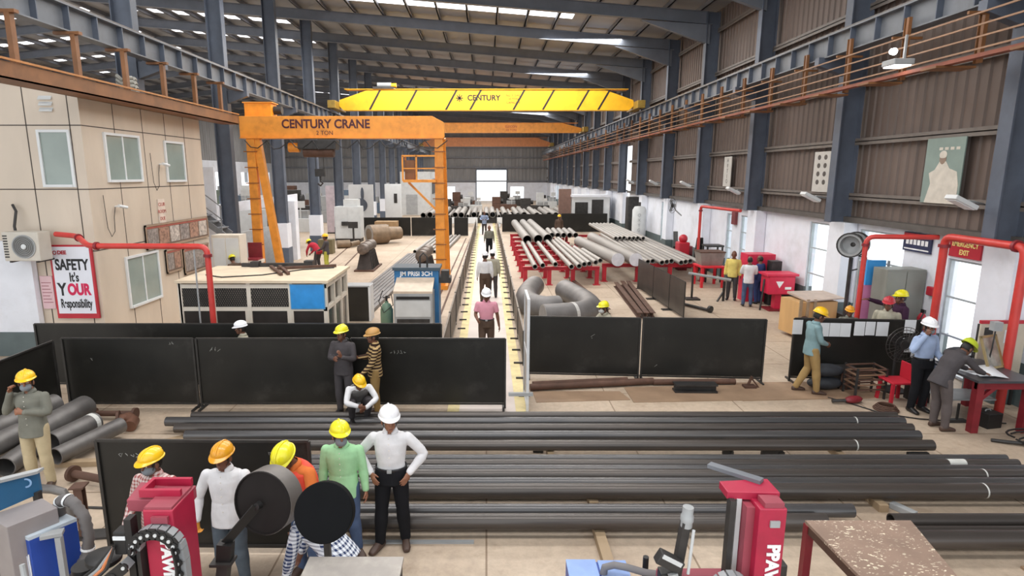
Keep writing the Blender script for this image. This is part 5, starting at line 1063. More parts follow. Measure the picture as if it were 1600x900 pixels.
# ------------------------------------------------------------------ heap of short pipes at the left
m_pl = M('grey_short_pipe', '6e6b69', .45, .4, .22, 3, dirt='4a4644', dirt_amt=.5)
for k, (a, c, r, z) in enumerate((((88, 722, .12), (190, 672, .12), .13, .08), ((82, 702, .15), (150, 668, .15), .16, .1), ((55, 690, .2), (135, 645, .2), .2, .12), ((8, 735, .12), (70, 690, .12), .15, .02), ((-25, 690, .4), (88, 640, .4), .17, .34), ((-48, 730, .25), (30, 688, .25), .17, .2), ((-60, 760, .1), (30, 748, .1), .06, .0))):
    p, q = G(*a), G(*c); e = E('short_pipe', (p[0], p[1], 0), 0, 'short grey pipe in the left heap, ' + ('frontmost on the right', 'second from the right', 'thick one in the middle', 'low one at the very left', 'topmost on the left', 'left one of the upper layer', 'thin one at the floor on the left')[k], 'pipe', 'heap of short pipes')
    P_, Q_ = V((0, 0, z + r)), V((q[0] - p[0], q[1] - p[1], z + r)); B().pipe(P_, Q_, r, .015, 22).out('pipe_body', m_pl, e, True)
    if k in (1,): d = (Q_ - P_).normalized(); B().lathe([(r + .001, -.12), (r + .003, -.12), (r + .003, -.04), (r + .001, -.04)], Q_, d, 22).out('marking_band', m_tape, e)
T(B((-6.2, 8.3, 0)).bar((-6.7, 8.35, .04), (-5.2, 8.45, .04), .12, .08).out('timber_plank', m_wood), 'timber plank under the front of the short pipe heap', 'timber')
T(B((-5.6, 9.0, 0)).bar((-5.9, 8.6, .03), (-4.9, 9.35, .03), .2, .06).out('timber_plank', m_wood), 'timber plank lying right of the short pipe heap', 'timber')
def dumb(p, q, r, label):
    e = E('flanged_pipe', (p[0], p[1], 0), 0, label, 'flanged pipe', 'flanged pipe pieces'); a, c = V((0, 0, r * 2.2)), V((q[0] - p[0], q[1] - p[1], r * 2.2)); B().tube([a, c], r, 14).out('pipe_body', m_rust, e, True)
    for s in (a, c): B().lathe([(0, -.025), (r * 2.1, -.025), (r * 2.1, .025), (0, .025)], s, c - a, 20).out('flange', m_rust, e)
dumb(G(148, 655), G(212, 655), .05, 'rusty flanged pipe piece lying before the near screens'); dumb(G(116, 752), G(195, 768), .055, 'rusty flanged pipe piece before the black screen and workers')
e = E('elbow_flange', (G(190, 672)[0], G(190, 672)[1], 0), 0, 'brown pipe elbow with pale bolts right of the short pipe heap', 'pipe fitting'); B().tube([(-.1, .15, .12), (.02, .2, .14), (.16, .1, .12), (.2, -.08, .1)], .1, 14).out('elbow_body', M('copper_brown', '7a5645', .5, .3, .2, 5), e, True); B().lathe([(0, -.02), (.15, -.02), (.15, .02), (0, .02)], (-.12, .14, .14), (1, .4, 0), 18).out('flange', m_rust, e)
p = G(134, 838); e = E('steel_post', (p[0], p[1], 0), .15, 'rusty I section post standing on a foot beside the blue unit', 'post'); B().ibeam((0, 0, .03), (0, 0, .66), .09, .1, .014, .01, up=(0, 1, 0)).out('post_shaft', m_rust, e); B().box(-.08, .08, -.08, .08, .66, .68).out('top_plate', m_rust, e); B().box(-.12, .36, -.1, .1, 0, .03).out('foot_plate', m_dark, e)
p = G(90, 778, .3); e = E('pipe_spool', (p[0] - .1, p[1], 0), 0, 'small brown elbow pipe with flange behind the blue unit', 'pipe fitting'); B().tube([(-.45, .05, .42), (.05, .0, .42), (.18, 0, .38), (.23, 0, .28), (.23, 0, .03)], .055, 12).out('spool_body', m_pl, e, True); B().lathe([(0, 0), (.13, 0), (.13, .025), (0, .025)], (.23, 0, 0), seg=18).out('flange', m_rust, e)
T(B((-5.4, 7.15, 0)).bar((-6.1, 7.25, .008), (-4.3, 7.15, .008), .04, .016).out('flat_strip', m_dark), 'thin dark strip on the floor behind the rusty post', 'steel strip')
# ------------------------------------------------------------------ welding machines in the foreground
m_mag = M('magenta_red_paint', 'a8203f', .38, 0, .1, 3, dirt='6d1a2c', dirt_amt=.35, dirt_scale=2)
m_magd = M('dusty_magenta', '96424f', .55, 0, .12, 4)
def chain(e, pts, nm='cable_chain', link=.055):
    ch = B()
    for k, p in enumerate(pts[:-1]):
        ch.bar(p, pts[k + 1], .085, .07)
    c = ch.out(nm, M('chain_grey', '8e9092', .5, 0, .1, 5), e)
    b = B()
    for k, p in enumerate(pts):
        b.lathe([(0, -.062), (.03, -.062), (.03, -.046), (0, -.046)], p, (0, 1, 0), 10)
    for k, p in enumerate(pts[:-1]): b.bar(V(p) - V((0, .05, 0)), V(pts[k + 1]) - V((0, .05, 0)), .012, .085)
    b.out('chain_link', m_black, c); b = B()
    for p in pts: b.lathe([(0, -.07), (.013, -.07), (.013, -.06), (0, -.06)], p, (0, 1, 0), 8)
    b.out('chain_pin', m_lgrey, c)
e = E('welding_column', (-2.38, 4.1, 0), 0, 'magenta red welding column reading PAWM with an arched cable chain, left of the workers', 'welding machine')
B().box(-.12, .1, -.16, .16, .12, 1.95).out('column_body', m_mag, e, bevel=.008); B().box(-.22, .22, -.22, .25, 0, .12).out('base', m_magd, e, bevel=.01)
b = B(); b.hexa([(-.33, .0, 1.85), (.085, .0, 1.82), (.1, .2, 1.85), (-.33, .2, 1.85), (-.33, .0, 1.94), (.1, .0, 1.95), (.1, .2, 1.95), (-.33, .2, 1.98)]); b.out('top_bracket', m_magd, e, bevel=.006)
b = B(); b.box(-.2, .08, .0, .03, 1.96, 2.02).box(-.2, .08, .17, .2, 1.96, 2.02).box(-.23, -.2, .0, .2, 1.96, 2.02); b.out('bracket_rim', m_mag, e)
B().box(-.11, .09, -.15, .15, 1.95, 1.97).out('cap_plate', m_magd, e); B().box(-.05, .07, -.185, -.16, 1.86, 1.91).out('name_plate', m_magd, e)
B().box(-.24, -.19, -.2, -.12, .12, 1.9).out('guide_rail', m_black, e); B().box(-.175, -.145, -.2, -.1, .12, 1.72).out('guide_rail', m_dark, e)
B().box(-.33, -.24, -.2, -.1, 1.62, 1.8).out('limit_switch', m_black, e, bevel=.008); B().box(-.33, -.24, -.205, -.2, 1.74, 1.77).out('white_label', m_frame, e)
text('PAWM', (.03, -.166, 1.535), (RX, RX, 0), .115, m_textwhite, e, bold=.006)
chain(e, [(.0 + (.155 * math.cos(math.pi * (1 - t / 9)) - .01), -.2, 1.68 + .14 * math.sin(math.pi * (1 - t / 9))) for t in range(10)] + [(.155, -.2, 1.68 - .09 * t) for t in range(1, 6)])
ca = E('carriage', (0, 0, 0)); ca.parent = e
B().box(-.75, -.22, -.22, -.05, 1.12, 1.34).out('carriage_body', m_dark, ca, bevel=.01); B().box(-.8, -.2, -.3, -.05, 1.05, 1.12).out('carriage_plate', m_magd, ca)
chain(e, [(-.2 - .09 * t, -.26, 1.6 - .075 * t) for t in range(7)], 'boom_chain')
B().lathe([(0, 0), (.09, 0), (.09, .12), (0, .12)], (-.62, -.12, 1.36), (0, 0, 1), 18).out('motor', m_black, e, True); B().lathe([(.07, 0), (.1, 0), (.1, .04), (.07, .04)], (-.7, -.25, 1.36), (0, -1, .3), 18).out('chain_sprocket', m_black, e)
for k in range(4): B().tube([(-.32, -.22, 1.7), (-.36 - .03 * k, -.26, 1.55), (-.5 - .04 * k, -.28, 1.42), (-.75, -.3 + .02 * k, 1.3 - .04 * k), (-.9, -.3, 1.12 - .05 * k)], .012, 6).out('cable', (m_dark, M('orange_cable', 'c9794a', .5), m_grey, m_black)[k], e, True)
B().lathe([(0, 0), (.1, 0), (.12, .02), (.12, .05), (.09, .07), (0, .07)], (-.46, -.14, 1.52), (.1, 0, 1), 20).out('filter_cap', m_black, e, True)
for k in range(3): B().bar((-.3 - .06 * k, -.31, 1.28 - .05 * k), (-.62 - .05 * k, -.31, 1.12 - .05 * k), .05, .012).out('slotted_link', M('slotted_grey', '77747a', .5, .2), ca)
B().lathe([(.06, 0), (.085, 0), (.085, .02), (.06, .02)], (-.78, -.3, 1.42), (0, -1, .1), 20).out('chain_ring', m_black, e); B().ell((-.78, -.31, 1.42), .045).out('ring_roller', m_lgrey, e, True)
B().tube([(-.95, -.28, 1.6), (-.93, -.3, 1.45), (-.85, -.34, 1.33), (-.65, -.36, 1.26), (-.5, -.36, 1.2)], .018, 8).out('grey_hose', m_grey, e, True)
e = E('welding_column', (2.07, 4.08, 0), 0, 'magenta red welding column reading PPAWM with a boom and torch slide, on the right', 'welding machine')
B().box(-.1, .1, -.17, .17, .12, 1.98).out('column_body', m_mag, e, bevel=.008); B().box(-.25, .22, -.25, .25, 0, .12).out('base', m_magd, e, bevel=.01); B().box(-.16, -.1, -.1, .15, .12, 1.95).out('rear_plate', m_magd, e)
b = B(); b.hexa([(-.27, .0, 1.96), (.1, -.05, 1.97), (.1, .16, 1.97), (-.27, .16, 1.96), (-.27, .0, 2.02), (.1, -.05, 2.04), (.1, .16, 2.04), (-.27, .16, 2.02)]); b.out('top_bracket', m_mag, e, bevel=.006)
B().bar((-.26, .4, 2.03), (.03, .1, 2.05), .07, .03).out('tilted_arm', m_girder, e); B().box(-.06, .08, -.16, -.04, 1.98, 2.02).out('cap_plate', m_magd, e); B().box(-.02, .05, -.185, -.17, 1.84, 1.89).out('name_plate', m_grey, e)
B().box(-.26, -.22, -.05, .02, .12, 1.97).out('guide_rail', m_dark, e); B().box(-.2, -.165, -.02, .06, .12, 1.97).out('guide_rail', m_lgrey, e)
text('PPAWM', (.02, -.176, 1.48), (RX, RX, 0), .125, m_textwhite, e, bold=.006)
B().box(-.75, -.1, -.04, .06, 1.2, 1.34).out('boom', m_magd, e, bevel=.008)
chain(e, [(-.28 + .11 * math.cos(math.pi * (1 - t / 7)), -.2, 1.35 + .1 * math.sin(math.pi * (1 - t / 7))) for t in range(8)])
sl = E('torch_slide', (0, 0, 0)); sl.parent = e
B().bar((-.62, -.02, 1.35), (-.58, -.04, 1.8), .06, .07).out('slide_rail', m_dark, sl); B().lathe([(0, 0), (.042, 0), (.042, .05), (.048, .05), (.048, .09), (.04, .1), (.04, .16), (0, .16)], (-.575, -.04, 1.76), (.04, 0, 1), 16).out('slide_motor', m_grey, sl, True); B().tube([(-.555, -.09, 1.4), (-.535, -.09, 1.76)], .012, 8).out('lead_screw', m_lgrey, sl)
B().obox((-.7, -.08, 1.5), (.2, .08, .1), Matrix.Rotation(.5, 3, 'Y')).out('cross_slide', m_dark, sl, bevel=.008); B().obox((-.69, -.125, 1.53), (.16, .012, .03), Matrix.Rotation(.5, 3, 'Y')).out('slide_scale', m_lgrey, sl); B().box(-.76, -.66, -.1, .0, 1.15, 1.4).out('torch_holder', m_black, sl, bevel=.008)
B().bar((-.68, -.12, 1.42), (-.6, -.16, 1.1), .07, .03).out('cable_strip', m_grey, sl)
# blue flux units
e = E('flux_unit', (.95, 4.35, 0), 0, 'blue box unit with a grey hose beside the right welding column', 'flux unit'); e.scale = (1, 1, .87); m_bl = M('unit_blue', '24479c', .4, 0, .1, 3)
B().box(-.27, .24, -.25, .22, .2, 1.25).out('tank', m_bl, e, bevel=.008); B().box(-.27, -.02, -.25, .22, 1.25, 1.275).box(.0, .24, -.25, .22, 1.25, 1.265).out('lid', M('unit_lid_blue', '7f9bd0', .35), e); B().box(-.3, .27, -.28, .25, 0, .2).out('base', m_dark, e)
B().tube([(.02, .05, 1.26), (.03, .05, 1.33), (.1, .03, 1.37), (.2, .0, 1.37), (.35, -.02, 1.33), (.52, -.04, 1.32), (.56, -.05, 1.28), (.57, -.05, 1.1)], .032, 12).out('hose', M('hose_grey', '6d6a6b', .6), e, True); B().tube([(.38, .1, 0.9), (.38, .1, 1.4)], .025, 8).out('valve_stem', m_black, e)
c = [G(20, 830, 1.35), G(44, 842, 1.35), G(120, 811, 1.35), G(94, 800, 1.35)]
e = E('flux_recovery_unit', (c[1][0], c[1][1], 0), 0, 'blue tank with white lid and corrugated hose, teal panel behind, at the left corner', 'flux unit')
def q4(P, z0, z1, nm, mat, bev=.0):
    o = V((e.location.x, e.location.y, 0)); L = [(p[0] - o.x, p[1] - o.y) for p in P]; b = B(); b.prism(L, lambda u, v, a: (u, v, a), z0, z1); return b.out(nm, mat, e, bevel=bev)
q4(c, .15, 1.33, 'tank', m_bl, .006); q4(c, 1.33, 1.36, 'lid', M('unit_lid_white', 'b9c3cc', .35)); q4([(p[0] * 1.0, p[1]) for p in c], 0, .15, 'base', m_dark)
d1 = V((c[2][0] - c[1][0], c[2][1] - c[1][1], 0)).normalized(); d2 = V((c[0][0] - c[1][0], c[0][1] - c[1][1], 0)).normalized()
b = B(); f0 = d2 * .02; b.bar(-d1 * .006 + d2 * .02 + V((0, 0, .5)), -d1 * .006 + d2 * .02 + V((0, 0, 1.2)), .008, .008); 
b.hexa([(-d1 * .012 + d2 * t + V((0, 0, z))) for z in (.4, 1.18) for t in (.03, .03)] + [(-d1 * .002 + d2 * t + V((0, 0, z))) for z in (.4, 1.18) for t in (.2, .2)]) if 0 else None
b.out('edge_bead', m_frame, e)
B().hexa([tuple(-d1 * .012 + d2 * .03 + V((0, 0, .35))), tuple(d2 * .03 + V((0, 0, .35))), tuple(d2 * .22 + V((0, 0, .35))), tuple(-d1 * .012 + d2 * .22 + V((0, 0, .35))), tuple(-d1 * .012 + d2 * .03 + V((0, 0, 1.18))), tuple(d2 * .03 + V((0, 0, 1.18))), tuple(d2 * .22 + V((0, 0, 1.18))), tuple(-d1 * .012 + d2 * .22 + V((0, 0, 1.18)))]).out('white_side_plate', M('side_plate_white', 'c3c6d4', .4), e)
g_ = [G(-14, 842, 1.45), G(8, 828, 1.45), G(92, 795, 1.45), G(66, 780, 1.45)]
q4([G(10, 824, 1.5), G(90, 793, 1.5), G(66, 778, 1.5), G(-20, 806, 1.5)], .2, 1.5, 'grey_cabinet', M('dusty_cabinet_grey', '8c8584', .5, 0, .1, 3), .006)
t0, t1 = G(-30, 815, 1.5), G(62, 766, 1.55); o = e.location
A_, C_ = V((t0[0] - o.x, t0[1] - o.y, 0)), V((t1[0] - o.x, t1[1] - o.y, 0)); dd = (C_ - A_).normalized()
b = B(); b.hexa([A_ + V((0, 0, 1.52)), A_ + V((0, .03, 1.52)), C_ + V((0, .03, 1.52)), C_ + V((0, 0, 1.52)), A_ + V((0, 0, 1.8)), A_ + V((0, .03, 1.8)), C_ + V((0, .03, 1.72)), C_ + V((0, 0, 1.72))]); b.out('teal_panel', M('teal_panel', '2a5f86', .4, 0, .2, 1.5), e)
b = B(); b.hexa([A_ + V((0, -.02, 1.8)), A_ + V((0, .06, 1.8)), C_ + V((.02, .06, 1.72)), C_ + V((.02, -.02, 1.72)), A_ + V((0, -.02, 1.825)), A_ + V((0, .06, 1.825)), C_ + V((.02, .06, 1.745)), C_ + V((.02, -.02, 1.745))]); b.out('panel_rim', m_grey, e)
em = A_ + (C_ - A_) * .8 + V((0, -.006, 1.67)); B().lathe([(.03, 0), (.045, 0), (.045, .004), (.03, .004)], em, (.3, -1, 0), 18).out('round_emblem', M('emblem_blue', '7fa0c4', .4), e)
for k in (.2, .95): B().bar(A_ + (C_ - A_) * k, A_ + (C_ - A_) * k + V((0, 0, 1.55)), .05, .05).out('panel_post', m_dark, e)
hp = [V((c[3][0] - o.x, c[3][1] - o.y, 1.34)) + d1 * -.03 - d2 * .06]
for dx, dy, dz in ((.02, -.02, .14), (.1, -.05, .2), (.2, -.08, .18), (.29, -.1, .06), (.32, -.12, -.12), (.3, -.14, -.28), (.22, -.16, -.42), (.14, -.18, -.55)): hp.append(hp[0] + V((dx, dy, dz)))
hq = []
for i in range(len(hp) - 1):
    for t in range(6): hq.append(hp[i].lerp(hp[i + 1], t / 6))
B().tube(hq, [.05 if k % 2 else .042 for k in range(len(hq))], 12).out('corrugated_hose', M('hose_dark_grey', '5f5b5a', .6), e, True)
for k in (8, 14, 34): B().lathe([(.052, -.01), (.056, -.01), (.056, .01), (.052, .01)], hq[k], hq[k + 1] - hq[k], 14).out('hose_clip', m_frame, e)
b = B(); v0 = d1 * .22 - V((-.0, .06, 0)); b.obox(v0 + V((0, -.02, 1.33)), (.16, .09, .03), Matrix.Rotation(.4, 3, 'Z')); b.out('bracket_plate', m_grey, e); B().bar(v0 + V((.06, -.03, 0)), v0 + V((.06, -.03, 1.31)), .05, .04).out('bracket_post', m_grey, e)
# wire drums on stands
e = E('wire_drum', (-1.93, 4.75, 0), 0, 'black wire drum with grey rim held by the man with orange gloves', 'wire drum'); zc = 1.545; ax = V((-.24, -.95, .16)).normalized()
B().lathe([(0, -.15), (.275, -.15), (.275, .05), (.265, .05), (.265, .035), (0, .035)], (0, 0, zc), ax, 40).out('drum_body', M('drum_dark', '211e1d', .6, .1, .2, 3, spec=.25), e, True)
B().lathe([(.276, -.15), (.28, -.15), (.28, .04), (.276, .04)], (0, 0, zc), ax, 40).out('rim_band', M('rim_grey', '6e6965', .5, .2, .15, 4), e, True)
B().lathe([(0, 0), (.035, 0), (.03, .05), (0, .055)], V((0, 0, zc)) + ax * .08, ax, 16).out('hub', m_black, e)
p1 = V((0, 0, zc)) + ax * .12; p2 = V((-.28, -.2, 1.28)); p3 = V((-.3, -.2, 1.12)); p4 = V((-.36, -.22, .75))
B().bar(p1, p2, .012, .09, up=(.4, 0, .9)).out('arm', m_black, e); B().bar(p2, p3, .12, .09).out('arm_bracket', m_black, e); B().box(-.4, -.22, -.28, -.14, 1.1, 1.125).out('foot_plate', m_dark, e); B().bar(p3, p4, .09, .1).bar(p4, (p4.x, p4.y, .03), .1, .1).out('stand_post', m_dark, e); B().box(p4.x - .08, p4.x + .2, p4.y - .1, p4.y + .2, 0, .03).out('base', m_dark, e)
e = E('wire_drum', (-1.34, 4.45, 0), 0, 'plain black round drum face before the man in the green shirt', 'wire drum'); ax = V((-.05, -.93, .36)).normalized()
B().lathe([(0, -.1), (.24, -.1), (.245, -.09), (.245, -.005), (.24, 0), (0, 0)], (0, 0, 1.62), ax, 44).out('drum_body', M('drum_black', '0d0e10', .8, 0, .15, 3, spec=.15), e, True)
B().bar((0, .1, 0.03), (0, .06, 1.55), .05, .05).out('stand_post', m_dark, e); B().box(-.2, .2, -.1, .3, 0, .03).out('base', m_dark, e)
T(B((-2.0, 4.9, 0)).tube([(-1.84, 4.3, .0), (-1.78, 4.5, .95)], .012, 8).out('prop_rod', m_black), 'thin black rod leaning beside the black wire drums', 'rod')
e = E('steel_table', (-1.01, 3.85, 0), 0, 'dusty grey steel table top at the bottom of the view before the black drum', 'table'); B().box(-.38, .36, -.5, .35, 1.37, 1.395).out('tabletop', M('dusty_steel_top', '96908a', .55, .2, .12, 5, dirt='b9b2a8', dirt_amt=.4, dirt_scale=6), e)
for sx in (-.34, .32):
    for sy in (-.45, .3): B().bar((sx, sy, 0), (sx, sy, 1.37), .06, .06).out('leg', m_dark, e)
c = [G(1258, 813, 1.15), G(1423, 813, 1.15), G(1500, 905, 1.15), G(1348, 905, 1.15)]; cx = sum(p[0] for p in c) / 4; cy = sum(p[1] for p in c) / 4
e = E('speckled_table', (cx, cy, 0), 0, 'brown table plate covered with pale flakes on a dark red frame at the lower right', 'table')
def top_material():
    m = M('flaked_plate', '917a6b', .6, .1, .14, 4); nt = m.node_tree; N, L = nt.nodes, nt.links; b = N['Principled BSDF']; old = b.inputs['Base Color'].links[0].from_socket
    tc = N.new('ShaderNodeTexCoord'); mp = N.new('ShaderNodeMapping'); mp.inputs['Scale'].default_value = (1, 2.1, 1); mp.inputs['Rotation'].default_value = (0, 0, .6); L.new(tc.outputs['Object'], mp.inputs[0]); v = N.new('ShaderNodeTexNoise'); v.inputs['Scale'].default_value = 30; v.inputs['Detail'].default_value = 2; L.new(mp.outputs[0], v.inputs['Vector']); r = N.new('ShaderNodeValToRGB'); r.color_ramp.elements[0].position = .6; r.color_ramp.elements[1].position = .66; L.new(v.outputs[0], r.inputs[0])
    n = N.new('ShaderNodeTexNoise'); n.inputs['Scale'].default_value = 3.5; L.new(tc.outputs['Object'], n.inputs['Vector']); r2 = N.new('ShaderNodeValToRGB'); r2.color_ramp.elements[0].position = .38; r2.color_ramp.elements[1].position = .5; L.new(n.outputs[0], r2.inputs[0]); mu = N.new('ShaderNodeMath'); mu.operation = 'MULTIPLY'; L.new(r.outputs[0], mu.inputs[0]); L.new(r2.outputs[0], mu.inputs[1])
    mx = N.new('ShaderNodeMix'); mx.data_type = 'RGBA'; mx.inputs[7].default_value = lin('e8dcc4') + (1,); L.new(old, mx.inputs[6]); L.new(mu.outputs[0], mx.inputs[0]); L.new(mx.outputs[2], b.inputs['Base Color']); return m
b = B(); b.prism([(p[0] - cx, p[1] - cy) for p in c], lambda u, v, a: (u, v, a), 1.12, 1.15); b.out('tabletop', top_material(), e)
ins = [V((p[0] - cx, p[1] - cy, 0)) * .94 for p in c]
for k in range(4): B().bar(ins[k], ins[k] + V((0, 0, 1.12)), .07, .07).out('leg', m_dred, e)
for k in range(4): B().bar(ins[k] + V((0, 0, 1.08)), ins[(k + 1) % 4] + V((0, 0, 1.08)), .05, .07).out('frame_bar', m_rust, e)
b = B(); b.prism([(p.x * .92, p.y * .92) for p in ins], lambda u, v, a: (u, v, a), .35, .38); b.out('lower_shelf', m_dark, e)
T(B((3.2, 5.0, 0)).box(2.35, 2.55, 4.5, 4.75, 0, 1.1).out('dark_cabinet', m_dark, bevel=.01), 'dark cabinet standing between the right welding column and speckled table', 'cabinet')
# ------------------------------------------------------------------ people
def solid(b, name, mat, parent, voxel, smooth=3):
    me = bpy.data.meshes.new(name); bmesh.ops.recalc_face_normals(b.bm, faces=b.bm.faces); b.bm.to_mesh(me); b.bm.free()
    o = bpy.data.objects.new(name, me); COL.objects.link(o)
    r = o.modifiers.new('r', 'REMESH'); r.mode = 'VOXEL'; r.voxel_size = voxel; r.use_smooth_shade = True
    if smooth: q = o.modifiers.new('s', 'SMOOTH'); q.factor = .5; q.iterations = smooth
    dg = bpy.context.evaluated_depsgraph_get(); m2 = bpy.data.meshes.new_from_object(o.evaluated_get(dg)); o.modifiers.clear(); o.data = m2; bpy.data.meshes.remove(me)
    m2.materials.clear(); m2.materials.append(mat); m2.polygons.foreach_set('use_smooth', [True] * len(m2.polygons)); o.parent = parent
    return o
def loft(b, rings, seg=20, ex=2.3):
    R = []
    for c, sd, fw, rx, ry in rings:
        c, sd, fw = V(c), V(sd).normalized(), V(fw).normalized(); row = []
        for k in range(seg):
            t = 2 * math.pi * k / seg; ct, st = math.cos(t), math.sin(t)
            row.append(b._v(c + sd * rx * math.copysign(abs(ct) ** (2 / ex), ct) + fw * ry * math.copysign(abs(st) ** (2 / ex), st)))
        R.append(row)
    for p, q in zip(R, R[1:]):
        for k in range(seg): b.bm.faces.new((p[k], p[(k + 1) % seg], q[(k + 1) % seg], q[k]))
    b.bm.faces.new(R[0][::-1]); b.bm.faces.new(R[-1])
def cloth(name, hexc, pattern=None, c2='ffffff', sc=20, **k):
    if name in MC: return MC[name]
    m = M(name, hexc, .85, 0, k.get('var', .1), 7, bump=.55, spec=.2)
    if pattern:
        nt = m.node_tree; N, L = nt.nodes, nt.links; b = N['Principled BSDF']; old = b.inputs['Base Color'].links[0].from_socket; tc = N.new('ShaderNodeTexCoord'); sx = N.new('ShaderNodeSeparateXYZ'); L.new(tc.outputs['Object'], sx.inputs[0])
        def band(o, s, th):
            a = N.new('ShaderNodeMath'); a.operation = 'MULTIPLY'; a.inputs[1].default_value = s; L.new(o, a.inputs[0]); f = N.new('ShaderNodeMath'); f.operation = 'FRACT'; L.new(a.outputs[0], f.inputs[0]); g = N.new('ShaderNodeMath'); g.operation = 'LESS_THAN'; g.inputs[1].default_value = th; L.new(f.outputs[0], g.inputs[0]); return g.outputs[0]
        z = band(sx.outputs[2], sc, .45)
        if pattern == 'check':
            x = band(sx.outputs[0], sc, .45); ad = N.new('ShaderNodeMath'); ad.operation = 'ADD'; L.new(x, ad.inputs[0]); L.new(z, ad.inputs[1]); h = N.new('ShaderNodeMath'); h.operation = 'MULTIPLY'; h.inputs[1].default_value = .5; L.new(ad.outputs[0], h.inputs[0]); z = h.outputs[0]
        mx = N.new('ShaderNodeMix'); mx.data_type = 'RGBA'; mx.inputs[7].default_value = lin(c2) + (1,); L.new(old, mx.inputs[6]); L.new(z, mx.inputs[0]); L.new(mx.outputs[2], b.inputs['Base Color'])
    return m
m_skin = M('skin', '8d5f48', .55, 0, .06, 8); m_skin2 = M('darker_skin', '6f4836', .55, 0, .06, 8); m_hair = M('black_hair', '17130f', .6); m_helY = M('yellow_helmet', 'f2c017', .35, 0, .04, 3, coat=.3); m_helW = M('white_helmet', 'e9e9ec', .35, 0, .03, 3, coat=.3); m_helO = M('orange_yellow_helmet', 'dd9a1c', .35, 0, .05, 3, coat=.3); m_helL = M('lime_helmet', 'e6dc1e', .35, 0, .04, 3, coat=.3); m_helT = M('tan_helmet', 'b98c4e', .4, 0, .05, 3); m_helR = M('red_helmet', 'b8323c', .4, 0, .05, 3)
m_shoe = M('brown_shoe', '4a372e', .5, 0, .15, 6); m_shoeb = M('black_shoe', '1e1c1c', .45, 0, .15, 6); m_belt = M('black_belt', '15151a', .4); m_mask = M('grey_mask', '7b8288', .8); m_eye = M('eye_white', 'd8d2c8', .3); m_iris = M('eye_dark', '120d0a', .3)
DJ = dict(pel=(0, 0, .92), chest=(0, 0, 1.2), neck=(0, -.015, 1.42), head=(0, .02, 1.565), hr=(.09, 0, .9), hl=(-.09, 0, .9), kr=(.105, .02, .49), kl=(-.105, .02, .49), ar=(.115, -.02, .09), al=(-.115, -.02, .09),
          sr=(.188, -.01, 1.35), sl=(-.188, -.01, 1.35), er=(.235, -.045, 1.1), el=(-.235, -.045, 1.1), wr=(.25, .035, .865), wl=(-.25, .035, .865))
